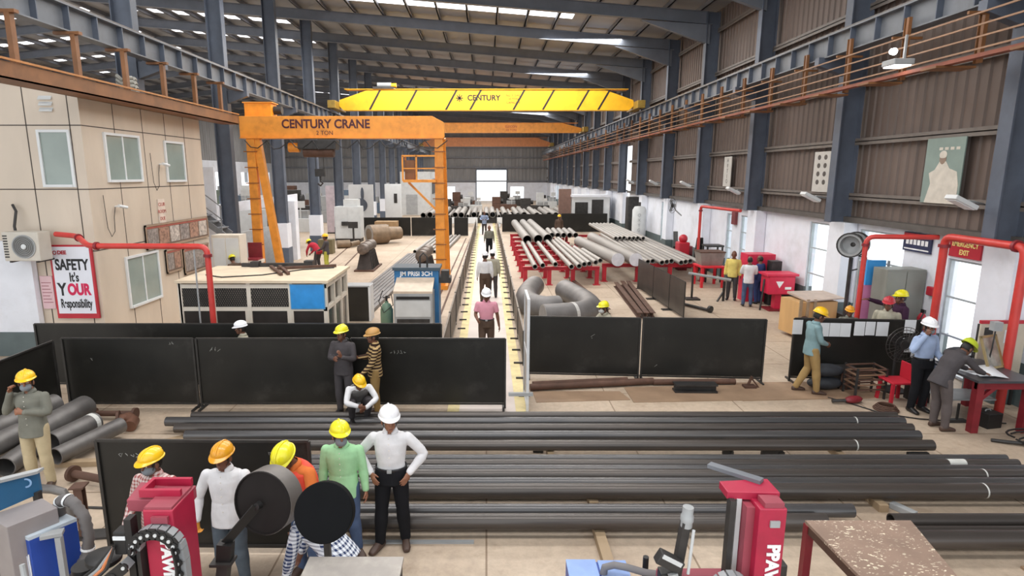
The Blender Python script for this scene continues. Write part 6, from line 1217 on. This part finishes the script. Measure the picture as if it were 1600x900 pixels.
def person(loc, yaw, label, s=1.0, J={}, shirt=None, pants=None, hat=m_helY, skin=m_skin, shoe=m_shoe, tuck=False, sleeve='long', mask=None, hyaw=0, hpitch=0, near=0, glove=None, vest=None, hands={}, foot={}, held=None):
    e = E('person', loc, yaw, label, 'person'); e.scale = (s, s, s)
    P = {k: V(v) for k, v in DJ.items()}; P.update({k: V(v) for k, v in J.items()})
    vox = (.02, .0115, .0085)[near]; seg = (12, 16, 20)[near]
    up = (P['neck'] - P['pel']).normalized(); sh = (P['sr'] - P['sl']).normalized(); hp = (P['hr'] - P['hl']).normalized()
    def spine(t):
        a, c, d = P['pel'], P['chest'], P['neck']
        return a.lerp(c, t * 2) if t < .5 else c.lerp(d, t * 2 - 1)
    def frame(t):
        sd = hp.lerp(sh, t).normalized(); d = (spine(min(1, t + .1)) - spine(max(0, t - .1))).normalized(); fw = d.cross(sd).normalized(); return sd, fw, d
    def torso(b, g, t0, tt):
        prof = [(-.16, .15, .108), (0, .158, .11), (.22, .142, .1), (.5, .162, .112), (.72, .172, .112), (.88, .16, .095), (.97, .1, .075)]
        rg = []
        for t, rx, ry in prof:
            if t < t0 - .001: continue
            t_ = max(t, 0); sd, fw, d = frame(t_); c = spine(t_) + (d * t * .5 if t < 0 else V())
            rg.append((c, sd, fw, rx + g, ry + g))
        if tt: rg.append((P['neck'] + up * .03, sh, up.cross(sh) * 1, .064 + g * .6, .062 + g * .6))
        loft(b, rg, seg)
    def limb(b, A, Bq, C, r, n=5):
        pts, rs = [], []
        for i in range(n + 1): pts.append(A.lerp(Bq, i / n)); f = i / n; rs.append(r[0] * (1 - f) + r[1] * f + (r[1] * .06 * math.sin(f * math.pi)))
        for i in range(1, n + 1):
            f = i / n; pts.append(Bq.lerp(C, f)); rs.append(r[1] * (1 - f) + r[2] * f + (r[1] * .12 * math.sin(min(1, f * 1.6) * math.pi)))
        pts[n] = pts[n] + ((pts[n - 1] + pts[n + 1]) / 2 - pts[n]) * .25
        b.tube(pts, rs, seg); b.ell(A, r[0], seg=seg); b.ell(C, r[2], seg=seg)
    def hand(b, side):
        W_ = P['w' + side]; El = P['e' + side]; hd = hands.get(side, {}); d = V(hd.get('d', (W_ - El))).normalized(); pn = V(hd.get('n', (-1 if side == 'r' else 1, 0, 0))); pn = (pn - d * pn.dot(d)).normalized(); curl = hd.get('c', .5)
        ac = d.cross(pn).normalized(); b.tube([W_ - d * .02, W_ + d * .03, W_ + d * .085], [.027, .036, .036], 12, flat=.5, side=pn)
        thumb = hd.get('t', 1 if ac.dot(V((0, 1, .3))) > 0 else -1)
        for i in range(4):
            o_ = (i - 1.5) * .0215; L = (.068, .08, .076, .058)[i if thumb < 0 else 3 - i]; base = W_ + d * .08 + ac * o_; q = [base, base + d * .01]; a = 0; cur = base; dd = d
            for j in range(3):
                a = curl * .75 * (j + .6); dd = (d * math.cos(a) + pn * math.sin(a)); dd = (dd + ac * (i - 1.5) * .06).normalized(); cur = cur + dd * L * (.42, .32, .26)[j]; q.append(cur)
            b.tube(q, [.0105, .0105, .0098, .009, .0075], 8); b.ell(cur, .0078, seg=8, rg=6)
        tb = W_ + d * .03 + ac * thumb * .03; td = (d * .75 + ac * thumb * .6 + pn * .35).normalized(); q = [tb, tb + td * .035, tb + (td * .6 + d * .4 + pn * .25).normalized() * .065]; b.tube(q, [.0135, .0115, .0088], 8); b.ell(q[-1], .009, seg=8, rg=6)
    # body: one continuous skin surface
    b = B(); torso(b, -.012, 0, True); H = P['head']; R = (Matrix.Rotation(hyaw, 3, 'Z') @ Matrix.Rotation(-hpitch, 3, 'X'))
    b.tube([P['neck'] - up * .02, P['neck'].lerp(H, .5), H + R @ V((0, -.02, -.03))], [.06, .054, .056], seg)
    b.ell(H + R @ V((0, -.005, .03)), (.076, .096, .098), R, seg, 12); b.ell(H + R @ V((0, .03, -.055)), (.058, .062, .07), R, seg, 10)
    b.ell(H + R @ V((0, .075, -.095)), (.026, .024, .022), R, 10); b.tube([H + R @ V((0, .09, .022)), H + R @ V((0, .112, -.028)), H + R @ V((0, .1, -.034))], [.009, .016, .014], 8)
    b.ell(H + R @ V((0, .09, -.068)), (.026, .013, .01), R, 10)
    for k in (-1, 1): b.ell(H + R @ V((k * .08, -.005, -.02)), (.013, .026, .036), R, 10); b.ell(H + R @ V((k * .034, .083, .028)), (.024, .013, .008), R, 8)
    for side in 'rl':
        limb(b, P['s' + side], P['e' + side], P['w' + side], (.05, .039, .028)); limb(b, P['h' + side], P['k' + side], P['a' + side], (.08, .054, .038))
        if not glove: hand(b, side)
    solid(b, 'body', skin, e, vox if near < 2 else .0075, 2)
    if glove:
        for side in 'rl':
            b = B(); hand(b, side); W_ = P['w' + side]; d = (W_ - P['e' + side]).normalized(); b.tube([W_ - d * .07, W_ + d * .01], [.042, .034], 12); solid(b, 'glove', glove, e, .009, 3)
    # clothing
    b = B(); torso(b, .012, -.2 if not tuck else 0, False)
    if not tuck:
        dn = (P['pel'] - spine(.1)).normalized(); loft(b, [(P['pel'] + dn * .13, hp, frame(0)[1], .178, .142), (P['pel'] + dn * .02, hp, frame(0)[1], .178, .138), (spine(.25), *frame(.25)[:2], .16, .12)], seg); loft(b, [(spine(.9), *frame(.9)[:2], .165, .1), (P['neck'] - up * .012, sh, up.cross(sh), .078, .075)], seg)
    for side in 'rl':
        S_, El, W_ = P['s' + side], P['e' + side], P['w' + side]
        if sleeve == 'long': limb(b, S_, El, W_ - (W_ - El).normalized() * .015, (.06, .052, .042))
        elif sleeve == 'roll': limb(b, S_, El, El.lerp(W_, .45), (.067, .056, .05))
        else: M_ = S_.lerp(El, .72); b.tube([S_, S_.lerp(M_, .5), M_], [.068, .066, .064], seg); b.ell(S_, .068, seg=seg)
        b.ell(S_.lerp(spine(.9), .45), (.075, .075, .052), seg=seg)
    so = solid(b, 'shirt', shirt, e, vox * 1.15, 4)
    gt = .022 if tuck else -.006
    b = B(); loft(b, [(P['pel'] - (spine(.1) - P['pel']).normalized() * .09, hp, frame(0)[1], .15 + gt, .12 + gt), (P['pel'], hp, frame(0)[1], .166 + gt, .118 + gt), (spine(.17), *frame(.17)[:2], .156 + gt, .112 + gt)], seg)
    for side in 'rl': limb(b, P['h' + side], P['k' + side], P['a' + side] + V((0, 0, .005)), (.098, .073, .06))
    solid(b, 'trousers', pants, e, vox * 1.15, 4)
    if near:
        nb = P['neck'] + up * .0; fw = up.cross(sh).normalized(); b = B(); n = 18
        for w_, h_ in ((0, 1),):
            rows = []
            for rr, hh in ((.066, .045), (.084, .012), (.09, -.012)):
                rows.append([nb + sh * math.cos(t) * rr + fw * math.sin(t) * rr * .95 + up * (hh - (.035 if rr > .07 else .01) * max(0, math.sin(t)) ** 3) for t in [math.pi / 2 + .28 + k * (2 * math.pi - .56) / n for k in range(n + 1)]])
            b.sheet(rows)
        b.out('collar', shirt, e, True, solid=.006)
        if tuck:
            b = B(); sd, fw2, d = frame(.15); c = spine(.16); pts = [c + sd * .18 * math.cos(t * math.pi / 12) + fw2 * .138 * math.sin(t * math.pi / 12) for t in range(25)]
            rows = [[p - d * .018 for p in pts], [p + d * .018 for p in pts]]; b.sheet(rows); bl = b.out('belt', m_belt, e, True, solid=.006); B().obox(c + fw2 * .144, (.05, .012, .036)).out('buckle', m_grey, bl)
        if near == 2 and not vest:
            b = B(); fw = frame(.6)[1]
            for t in (.12, .28, .44, .6, .76, .9): b.ell(spine(t) + frame(t)[1] * (.134 if .3 < t < .85 else .126), .0065, seg=8, rg=6)
            b.out('button', m_eye, e)
    if vest:
        b = B(); torso(b, .022, .2, False); solid(b, 'safety_vest', vest, e, vox * 1.15, 3)
    for side in 'rl':
        A = P['a' + side]; K = P['k' + side]; f = V(foot.get(side, (.12 if side == 'r' else -.12, 1, 0))).normalized(); b = B(); g0 = A.z - .09; sdv = V((f.y, -f.x, 0))
        loft(b, [(A + V((0, 0, -.045)) - f * .075, sdv, V((0, 0, 1)), .03, .04), (A + V((0, 0, -.04)) - f * .03, sdv, V((0, 0, 1)), .042, .05), (A + V((0, 0, -.04)) + f * .05, sdv, V((0, 0, 1)), .045, .05), (A + V((0, 0, -.055)) + f * .13, sdv, V((0, 0, 1)), .05, .035), (A + V((0, 0, -.064)) + f * .185, sdv, V((0, 0, 1)), .036, .024)], 14)
        b.tube([A + V((0, 0, .03)), A + V((0, 0, -.03))], [.05, .046], 12); so = solid(b, 'shoe', shoe, e, max(vox, .012), 2)
    # head gear
    b = B(); b.ell(H + R @ V((0, -.016, .0)), (.083, .1, .112), R, 18, 10); b2 = solid(b, 'hair', m_hair, e, .012, 1)
    bm = bmesh.new(); bm.from_mesh(b2.data); Ri = R.transposed()
    kill = [v for v in bm.verts if (lambda q: (q.y > .045 and q.z < .06) or q.z < -.065 or (q.y > .0 and q.z < -.03))(Ri @ (v.co - H))]; bmesh.ops.delete(bm, geom=kill, context='VERTS'); bm.to_mesh(b2.data); bm.free()
    if hat:
        b = B(); c = H + R @ V((0, -.008, .072)); b.ell(c, (.111, .135, .1), R, 24, 10, z0=-.12)
        n = 28; r1 = []; r2 = []; r3 = []; r4 = []
        for k in range(n):
            t = 2 * math.pi * k / n; fx = .01 + .038 * max(0, math.sin(t)) ** 3; x, y = math.cos(t), math.sin(t)
            r1.append(b._v(c + R @ V((.106 * x, .13 * y, -.002)))); r2.append(b._v(c + R @ V(((.111 + fx) * x, (.135 + fx) * y, -.016 - .012 * max(0, y) ** 2)))); r3.append(b._v(c + R @ V(((.111 + fx) * x, (.135 + fx) * y, -.022 - .012 * max(0, y) ** 2)))); r4.append(b._v(c + R @ V((.106 * x, .13 * y, -.014))))
        for p, q in ((r1, r2), (r2, r3), (r3, r4), (r4, r1)):
            for k in range(n): b.bm.faces.new((p[k], p[(k + 1) % n], q[(k + 1) % n], q[k]))
        b.tube([c + R @ V((0, .132 * math.cos(t * math.pi / 12) * 1.0, .098 * math.sin(t * math.pi / 12) + .004)) for t in range(1, 12)], .011, 8)
        for k in (-1, 1): b.tube([c + R @ V((k * .035, .128 * math.cos(t * math.pi / 12), .088 * math.sin(t * math.pi / 12) + .002)) for t in range(2, 11)], .006, 6)
        b.out('hard_hat', hat, e, True)
        if near: B().tube([H + R @ V((.085, .02, .03)), H + R @ V((.07, .04, -.05)), H + R @ V((0, .07, -.125)), H + R @ V((-.07, .04, -.05)), H + R @ V((-.085, .02, .03))], .004, 6).out('chin_strap', m_black, e)
    if mask:
        b = B(); b.ell(H + R @ V((0, .045, -.06)), (.069, .073, .06), R, 18, 10); o = solid(b, 'face_mask', mask, e, .01, 2)
    if near:
        for k in (-1, 1): q = H + R @ V((k * .033, .084, .008)); B().ell(q, (.0145, .008, .008), R, 10, 6).out('eye', m_eye, e, True); B().ell(q + R @ V((0, .0055, 0)), (.006, .004, .0065), R, 8, 6).out('iris', m_iris, e); B().tube([q + R @ V((-.02, .004, .018)), q + R @ V((0, .009, .022)), q + R @ V((.02, .004, .018))], .0045, 6).out('eyebrow', m_hair, e)
        if not mask: B().ell(H + R @ V((0, .099, -.068)), (.024, .007, .006), R, 10, 6).out('mouth', M('lips', '6d3c35', .5), e, True)
    return e
PI = math.pi
c_white = cloth('white_shirt_cloth', 'd9d8da'); c_green = cloth('mint_shirt_cloth', '9fd0a0'); c_grey = cloth('grey_olive_shirt', '75756c'); c_khaki = cloth('khaki_trousers_cloth', 'b8a98a'); c_jean = cloth('blue_jeans', '4a5a78', var=.2); c_jeang = cloth('grey_jeans', '57616b', var=.2); c_black = cloth('black_trousers_cloth', '191a1e'); c_dgrey = cloth('dark_grey_cloth', '4a4648'); c_blue = cloth('pale_blue_shirt', '9fb0cf'); c_pink = cloth('pink_shirt_cloth', 'cf8698', 'check', 'dba3b0', 60); c_teal = cloth('grey_blue_shirt', '7d979b'); c_tan = cloth('tan_trousers_cloth', '8f7348'); c_purp = cloth('dark_purple_shirt', '3a2338'); c_beige = cloth('beige_shirt_cloth', 'aaa594'); c_brown = cloth('brown_cloth', '54443a'); c_red = cloth('red_shirt_cloth', 'b03040')
c_chk = cloth('pink_check_shirt', 'd9c9c4', 'check', '9a4f4c', 26); c_nchk = cloth('navy_check_shirt', 'dfe3ea', 'check', '26355c', 26); c_str = cloth('striped_shirt', '3a2a22', 'stripe', 'b79a6c', 16); c_vest = M('orange_vest_cloth', 'f0513c', .7, 0, .06, 6, bump=.3)
# the workers near the welding machines
person((-6.28, 7.75, 0), PI + .1, 'person in olive grey shirt and khaki trousers, yellow helmet, one hand raised to the ear', 1.0, dict(er=(.33, .0, 1.12), wr=(.17, .1, 1.45), el=(-.24, .03, 1.12), wl=(-.03, .2, 1.2)), c_grey, c_khaki, m_helY, m_skin, m_shoe, mask=m_mask, hyaw=.35, hpitch=-.05, near=2, hands={'r': dict(d=(-.25, .1, 1), n=(-1, .2, 0), c=1.2), 'l': dict(d=(1, .15, .1), n=(0, -1, 0), c=1.1)})
person((-3.4, 5.62, 0), PI - .1, 'person in pink checked shirt and yellow helmet behind the left magenta welding column', .94, dict(el=(-.26, .06, 1.12), wl=(-.2, .28, 1.0), er=(.26, .02, 1.1), wr=(.24, .2, .92)), c_chk, c_dgrey, m_helY, m_skin2, m_shoe, mask=m_mask, hyaw=-.35, hpitch=.1, near=2)
person((-2.7, 5.68, 0), PI, 'person in white shirt, grey jeans and orange gloves holding the black wire drum', .96, dict(sr=(.205, -.01, 1.35), sl=(-.205, -.01, 1.35), er=(.31, .0, 1.09), wr=(.3, .1, .87), el=(-.3, .03, 1.1), wl=(-.32, .26, 1.05)), c_white, c_jeang, m_helO, m_skin2, m_shoe, hyaw=-.1, hpitch=.15, near=2, glove=M('orange_glove', 'd28f3a', .8, 0, .1, 8, bump=.3), hands={'r': dict(d=(-.1, .25, -1), n=(-1, .3, 0), c=1.0), 'l': dict(d=(-.3, 1, .3), n=(0, 0, -1), c=.8)})
person((-1.95, 5.84, 0), PI - .5, 'person in bright orange vest and lime yellow helmet behind the black wire drum', 1.02, dict(pel=(0, -.05, .9), chest=(.0, .02, 1.16), neck=(.0, .12, 1.36), head=(.0, .22, 1.47), hr=(.09, -.05, .88), hl=(-.09, -.05, .88), sr=(.19, .09, 1.3), sl=(-.19, .09, 1.3), er=(.3, .15, 1.05), wr=(.26, .33, .92), el=(-.28, .14, 1.03), wl=(-.25, .3, .88)), cloth('orange_shirt_cloth', 'd9763c'), c_jean, m_helL, m_skin2, m_shoe, vest=c_vest, hyaw=.2, hpitch=.6, near=2)
person((-1.45, 4.98, 0), PI / 2 - .3, 'person in navy and white checked shirt bent over behind the plain black drum', 1.0, dict(pel=(0, -.08, .9), chest=(0, .1, 1.1), neck=(0, .28, 1.23), head=(0, .4, 1.33), hr=(.09, -.08, .87), hl=(-.09, -.08, .87), kr=(.1, .0, .48), kl=(-.1, .0, .48), sr=(.18, .22, 1.19), sl=(-.18, .22, 1.19), er=(.22, .32, .94), wr=(.14, .42, .72), el=(-.22, .28, .92), wl=(-.2, .36, .68)), c_nchk, c_jean, None, m_skin2, m_shoe, mask=M('black_mask', '1b1b1d', .8), hpitch=.2, near=2)
person((-1.62, 6.22, 0), PI, 'person in mint green shirt and blue jeans wearing a lime yellow helmet and grey mask', .97, dict(er=(.23, -.02, 1.1), wr=(.25, .03, .86), el=(-.23, -.02, 1.1), wl=(-.26, .02, .86), kr=(.09, .02, .49), ar=(.08, .02, .09), al=(-.13, -.02, .09), neck=(0, .01, 1.42), head=(.0, .05, 1.56)), c_green, c_jean, m_helL, m_skin, m_shoe, mask=m_mask, hyaw=.4, hpitch=.02, near=2, foot={'r': (.35, 1, 0), 'l': (-.7, 1, 0)})
person((-1.1, 6.37, 0), PI, 'person in white shirt and black trousers standing with hands on hips, white helmet', 1.03, dict(er=(.37, -.06, 1.13), wr=(.21, .09, .97), el=(-.37, -.06, 1.13), wl=(-.21, .09, .97), ar=(.15, .02, .09), al=(-.13, -.06, .09), kr=(.12, .02, .49), kl=(-.115, .0, .49)), c_white, c_black, m_helW, m_skin, m_shoe, tuck=True, hyaw=.3, hpitch=.05, near=2, hands={'r': dict(d=(-.45, .55, -.7), n=(-.5, -.6, 0), c=.35, t=1), 'l': dict(d=(.45, .55, -.7), n=(.5, -.6, 0), c=.35, t=1)}, foot={'r': (.5, 1, 0), 'l': (-.2, 1, 0)})
person((-2.2, 9.7, .17), PI + .35, 'person in white shirt and grey vest crouching on the rear pipe bundle, yellow helmet', .9, dict(pel=(0, -.12, .3), chest=(0, .02, .56), neck=(0, .2, .74), head=(.02, .3, .84), hr=(.1, -.1, .3), hl=(-.1, -.1, .3), kr=(.17, .32, .5), kl=(-.17, .3, .5), ar=(.14, .06, .09), al=(-.14, .06, .09), sr=(.19, .14, .69), sl=(-.19, .14, .69), er=(.27, .34, .5), wr=(.08, .52, .48), el=(-.3, .3, .5), wl=(-.06, .5, .42)), c_white, c_dgrey, m_helY, m_skin2, m_shoeb, vest=cloth('grey_vest_cloth', '6d6a68'), hyaw=.35, hpitch=.45, near=1)
person((-2.02, 10.33, 0), PI / 2 + .25, 'person in brown and tan striped shirt with a tan helmet before the near screens', .95, dict(er=(.2, .12, 1.12), wr=(.12, .3, 1.14), el=(-.22, .06, 1.1), wl=(-.2, .24, .92)), c_str, c_tan, m_helT, m_skin2, m_shoe, hyaw=.1, hpitch=.1, near=1)
person((-2.6, 10.37, 0), PI - .25, 'person in dark shirt and yellow helmet talking to the man in the striped shirt', .98, dict(er=(.24, .05, 1.1), wr=(.05, .25, 1.15), el=(-.25, .05, 1.1), wl=(-.12, .28, 1.2)), c_dgrey, c_dgrey, m_helL, m_skin2, m_shoeb, hyaw=-.2, near=1, hands={'l': dict(d=(.2, .4, 1), n=(1, 0, 0), c=.3)})
person((-4.75, 11.2, 0), PI / 2 + .3, 'person in grey shirt and white helmet between the two rows of black screens', .9, {}, c_beige, c_dgrey, m_helW, m_skin2, m_shoe, near=1, hpitch=.1)
# people on the walkway
person((.0, 13.5, 0), PI, 'person in pink shirt, dark trousers and white helmet walking up the walkway', 1.02, dict(er=(.25, .0, 1.12), wr=(.2, .25, 1.05), el=(-.25, -.05, 1.1), wl=(-.29, -.02, .85), kr=(.1, .1, .5), ar=(.1, .1, .11), al=(-.1, -.15, .1)), c_pink, c_brown, m_helW, m_skin2, m_shoeb, tuck=True, sleeve='short', hpitch=.25, near=1)
person((-.05, 20.0, 0), 0, 'person in white shirt and dark trousers seen from behind on the walkway, nearer of two', 1.03, dict(kr=(.1, .1, .5), ar=(.1, .12, .1), al=(-.1, -.1, .12)), c_white, c_brown, m_helW, m_skin2, m_shoeb, tuck=True)
person((.22, 20.9, 0), 0, 'person in grey shirt and white helmet half hidden behind the man in white', 1.0, {}, c_beige, c_dgrey, m_helW, m_skin2, m_shoeb)
person((.15, 31.5, 0), PI, 'person in olive shirt and dark trousers walking far up the walkway', 1.0, dict(kr=(.1, .1, .5), ar=(.1, .12, .1), al=(-.1, -.1, .12)), c_grey, c_black, None, m_skin2, m_shoeb, tuck=True)
person((-.15, 43.5, 0), PI, 'person in pale blue shirt farthest along the walkway', 1.0, dict(er=(.3, .05, 1.12), wr=(.15, .25, 1.1), el=(-.3, .05, 1.12), wl=(-.15, .25, 1.1)), c_blue, c_dgrey, None, m_skin2, m_shoeb)
# people on the right
person((6.5, 11.45, 0), -PI / 2 - .1, 'person in grey blue shirt, khaki trousers and yellow helmet at the paper covered board', 1.03, dict(er=(.22, .06, 1.1), wr=(.1, .22, 1.02), el=(-.24, .06, 1.1), wl=(-.1, .24, 1.0), neck=(0, .03, 1.41), head=(0, .08, 1.55), kr=(.1, .08, .5), ar=(.1, .12, .09), al=(-.11, -.18, .09)), c_teal, cloth('khaki_work_trousers', '9c8155'), m_helY, m_skin2, m_shoe, hpitch=.35, near=1)
person((8.02, 10.48, 0), PI + .2, 'person in pale blue shirt and white helmet holding a phone to the ear', 1.04, dict(er=(.3, .02, 1.13), wr=(.15, .12, 1.45), el=(-.25, .0, 1.1), wl=(-.22, .18, .95)), c_blue, c_black, m_helW, m_skin2, m_shoeb, tuck=True, mask=m_mask, hyaw=-.3, hpitch=.05, near=1, hands={'r': dict(d=(-.2, .1, 1), n=(-1, .2, 0), c=.9)})
person((7.88, 9.72, 0), -PI / 2 + .15, 'person in dark grey clothes with a lime cap leaning over the work table', 1.0, dict(pel=(0, -.1, .92), chest=(0, .03, 1.19), neck=(0, .2, 1.36), head=(0, .32, 1.44), hr=(.09, -.1, .9), hl=(-.09, -.1, .9), kr=(.1, -.02, .49), kl=(-.1, -.02, .49), sr=(.18, .14, 1.31), sl=(-.18, .14, 1.31), er=(.24, .32, 1.12), wr=(.15, .55, 1.03), el=(-.24, .3, 1.1), wl=(-.13, .52, 1.02)), c_dgrey, cloth('grey_brown_trousers', '5d5554'), M('lime_cloth_cap', 'b6c424', .6, 0, .08, 4), m_skin2, m_shoe, hpitch=.7, near=1, hands={'r': dict(d=(-.2, 1, -.2), n=(0, 0, -1), c=.3), 'l': dict(d=(.2, 1, -.2), n=(0, 0, -1), c=.3)})
person((9.3, 13.05, 0), PI / 2 - .1, 'person in dark purple shirt reaching out an arm to the pink board, yellow helmet', 1.04, dict(er=(.34, .24, 1.38), wr=(.3, .5, 1.46), el=(-.26, .02, 1.1), wl=(-.22, .2, .95)), c_purp, c_dgrey, m_helL, m_skin2, m_shoe, near=1, hands={'r': dict(d=(-.1, 1, .1), n=(0, 0, -1), c=.4)})
person((8.68, 12.55, 0), PI / 2 + .9, 'person in beige shirt and red cap standing near the blue drum', 1.02, {}, c_beige, c_dgrey, m_helR, m_skin2, m_shoe, near=1, hpitch=.1)
person((8.2, 13.1, 0), PI - .3, 'person with an orange yellow helmet just behind the paper covered board', .83, {}, c_grey, c_dgrey, m_helO, m_skin2, m_shoe, near=1, hpitch=.1)
person((8.7, 19.45, 0), -.3, 'person in white shirt and blue jeans seen from behind by the red machine', 1.0, dict(er=(.24, .08, 1.12), wr=(.12, .25, 1.1), el=(-.24, .08, 1.12), wl=(-.12, .25, 1.1)), c_white, c_jean, None, m_skin2, m_shoeb)
person((8.6, 20.5, 0), PI - .5, 'person in yellow top standing face to face with the worker in white', 1.03, {}, cloth('yellow_shirt_cloth', 'd9c470'), c_dgrey, None, m_skin2, m_shoeb)
person((9.25, 19.9, 0), .6, 'person in blue overalls beside the red machine', .98, {}, cloth('blue_overall', '3c4a78'), cloth('blue_overall', '3c4a78'), None, m_skin2, m_shoeb)
# behind screens and among the pipes
person((2.85, 13.35, 0), PI / 2 + .4, 'person in yellow helmet and white mask behind the right black screens', .97, dict(pel=(0, 0, .78), chest=(0, .08, 1.04), neck=(0, .16, 1.24), head=(0, .2, 1.38), hr=(.09, 0, .76), hl=(-.09, 0, .76), kr=(.12, .18, .46), kl=(-.12, .18, .46), sr=(.18, .14, 1.18), sl=(-.18, .14, 1.18), er=(.24, .3, .98), wr=(.14, .5, .9), el=(-.24, .3, .98), wl=(-.14, .5, .9)), c_beige, c_dgrey, m_helL, m_skin2, m_shoe, mask=M('white_mask', 'd5d5d5', .8), near=1)
person((4.75, 39.0, 0), PI, 'person with a yellow helmet standing among the pipes on the racks', 1.02, {}, c_brown, c_dgrey, m_helY, m_skin2, m_shoe)
person((-7.75, 27.0, 0), PI / 2 - .5, 'person in red shirt and yellow helmet bending by the grey partition', 1.0, dict(pel=(0, -.1, .9), chest=(0, .1, 1.12), neck=(0, .32, 1.22), head=(0, .44, 1.26), hr=(.09, -.1, .88), hl=(-.09, -.1, .88), sr=(.18, .25, 1.18), sl=(-.18, .25, 1.18), er=(.24, .38, .92), wr=(.15, .5, .75), el=(-.24, .36, .92), wl=(-.12, .5, .7)), c_red, c_dgrey, m_helL, m_skin2, m_shoe, hpitch=.5)
person((-7.2, 26.6, 0), PI / 2, 'person in lime trousers and dark jacket beside the bending man in red', 1.0, dict(er=(.24, .1, 1.1), wr=(.15, .3, 1.0), el=(-.24, .1, 1.1), wl=(-.15, .3, 1.0)), c_dgrey, cloth('lime_trousers', 'a9a94a'), m_helY, m_skin2, m_shoe)
person((-8.55, 20.0, 0), PI / 2 - .8, 'person with a yellow helmet working at the foot of the orange crane leg', .98, dict(pel=(0, 0, .9), neck=(0, .1, 1.4), head=(0, .18, 1.53)), c_brown, c_dgrey, m_helL, m_skin2, m_shoe, hpitch=.4)
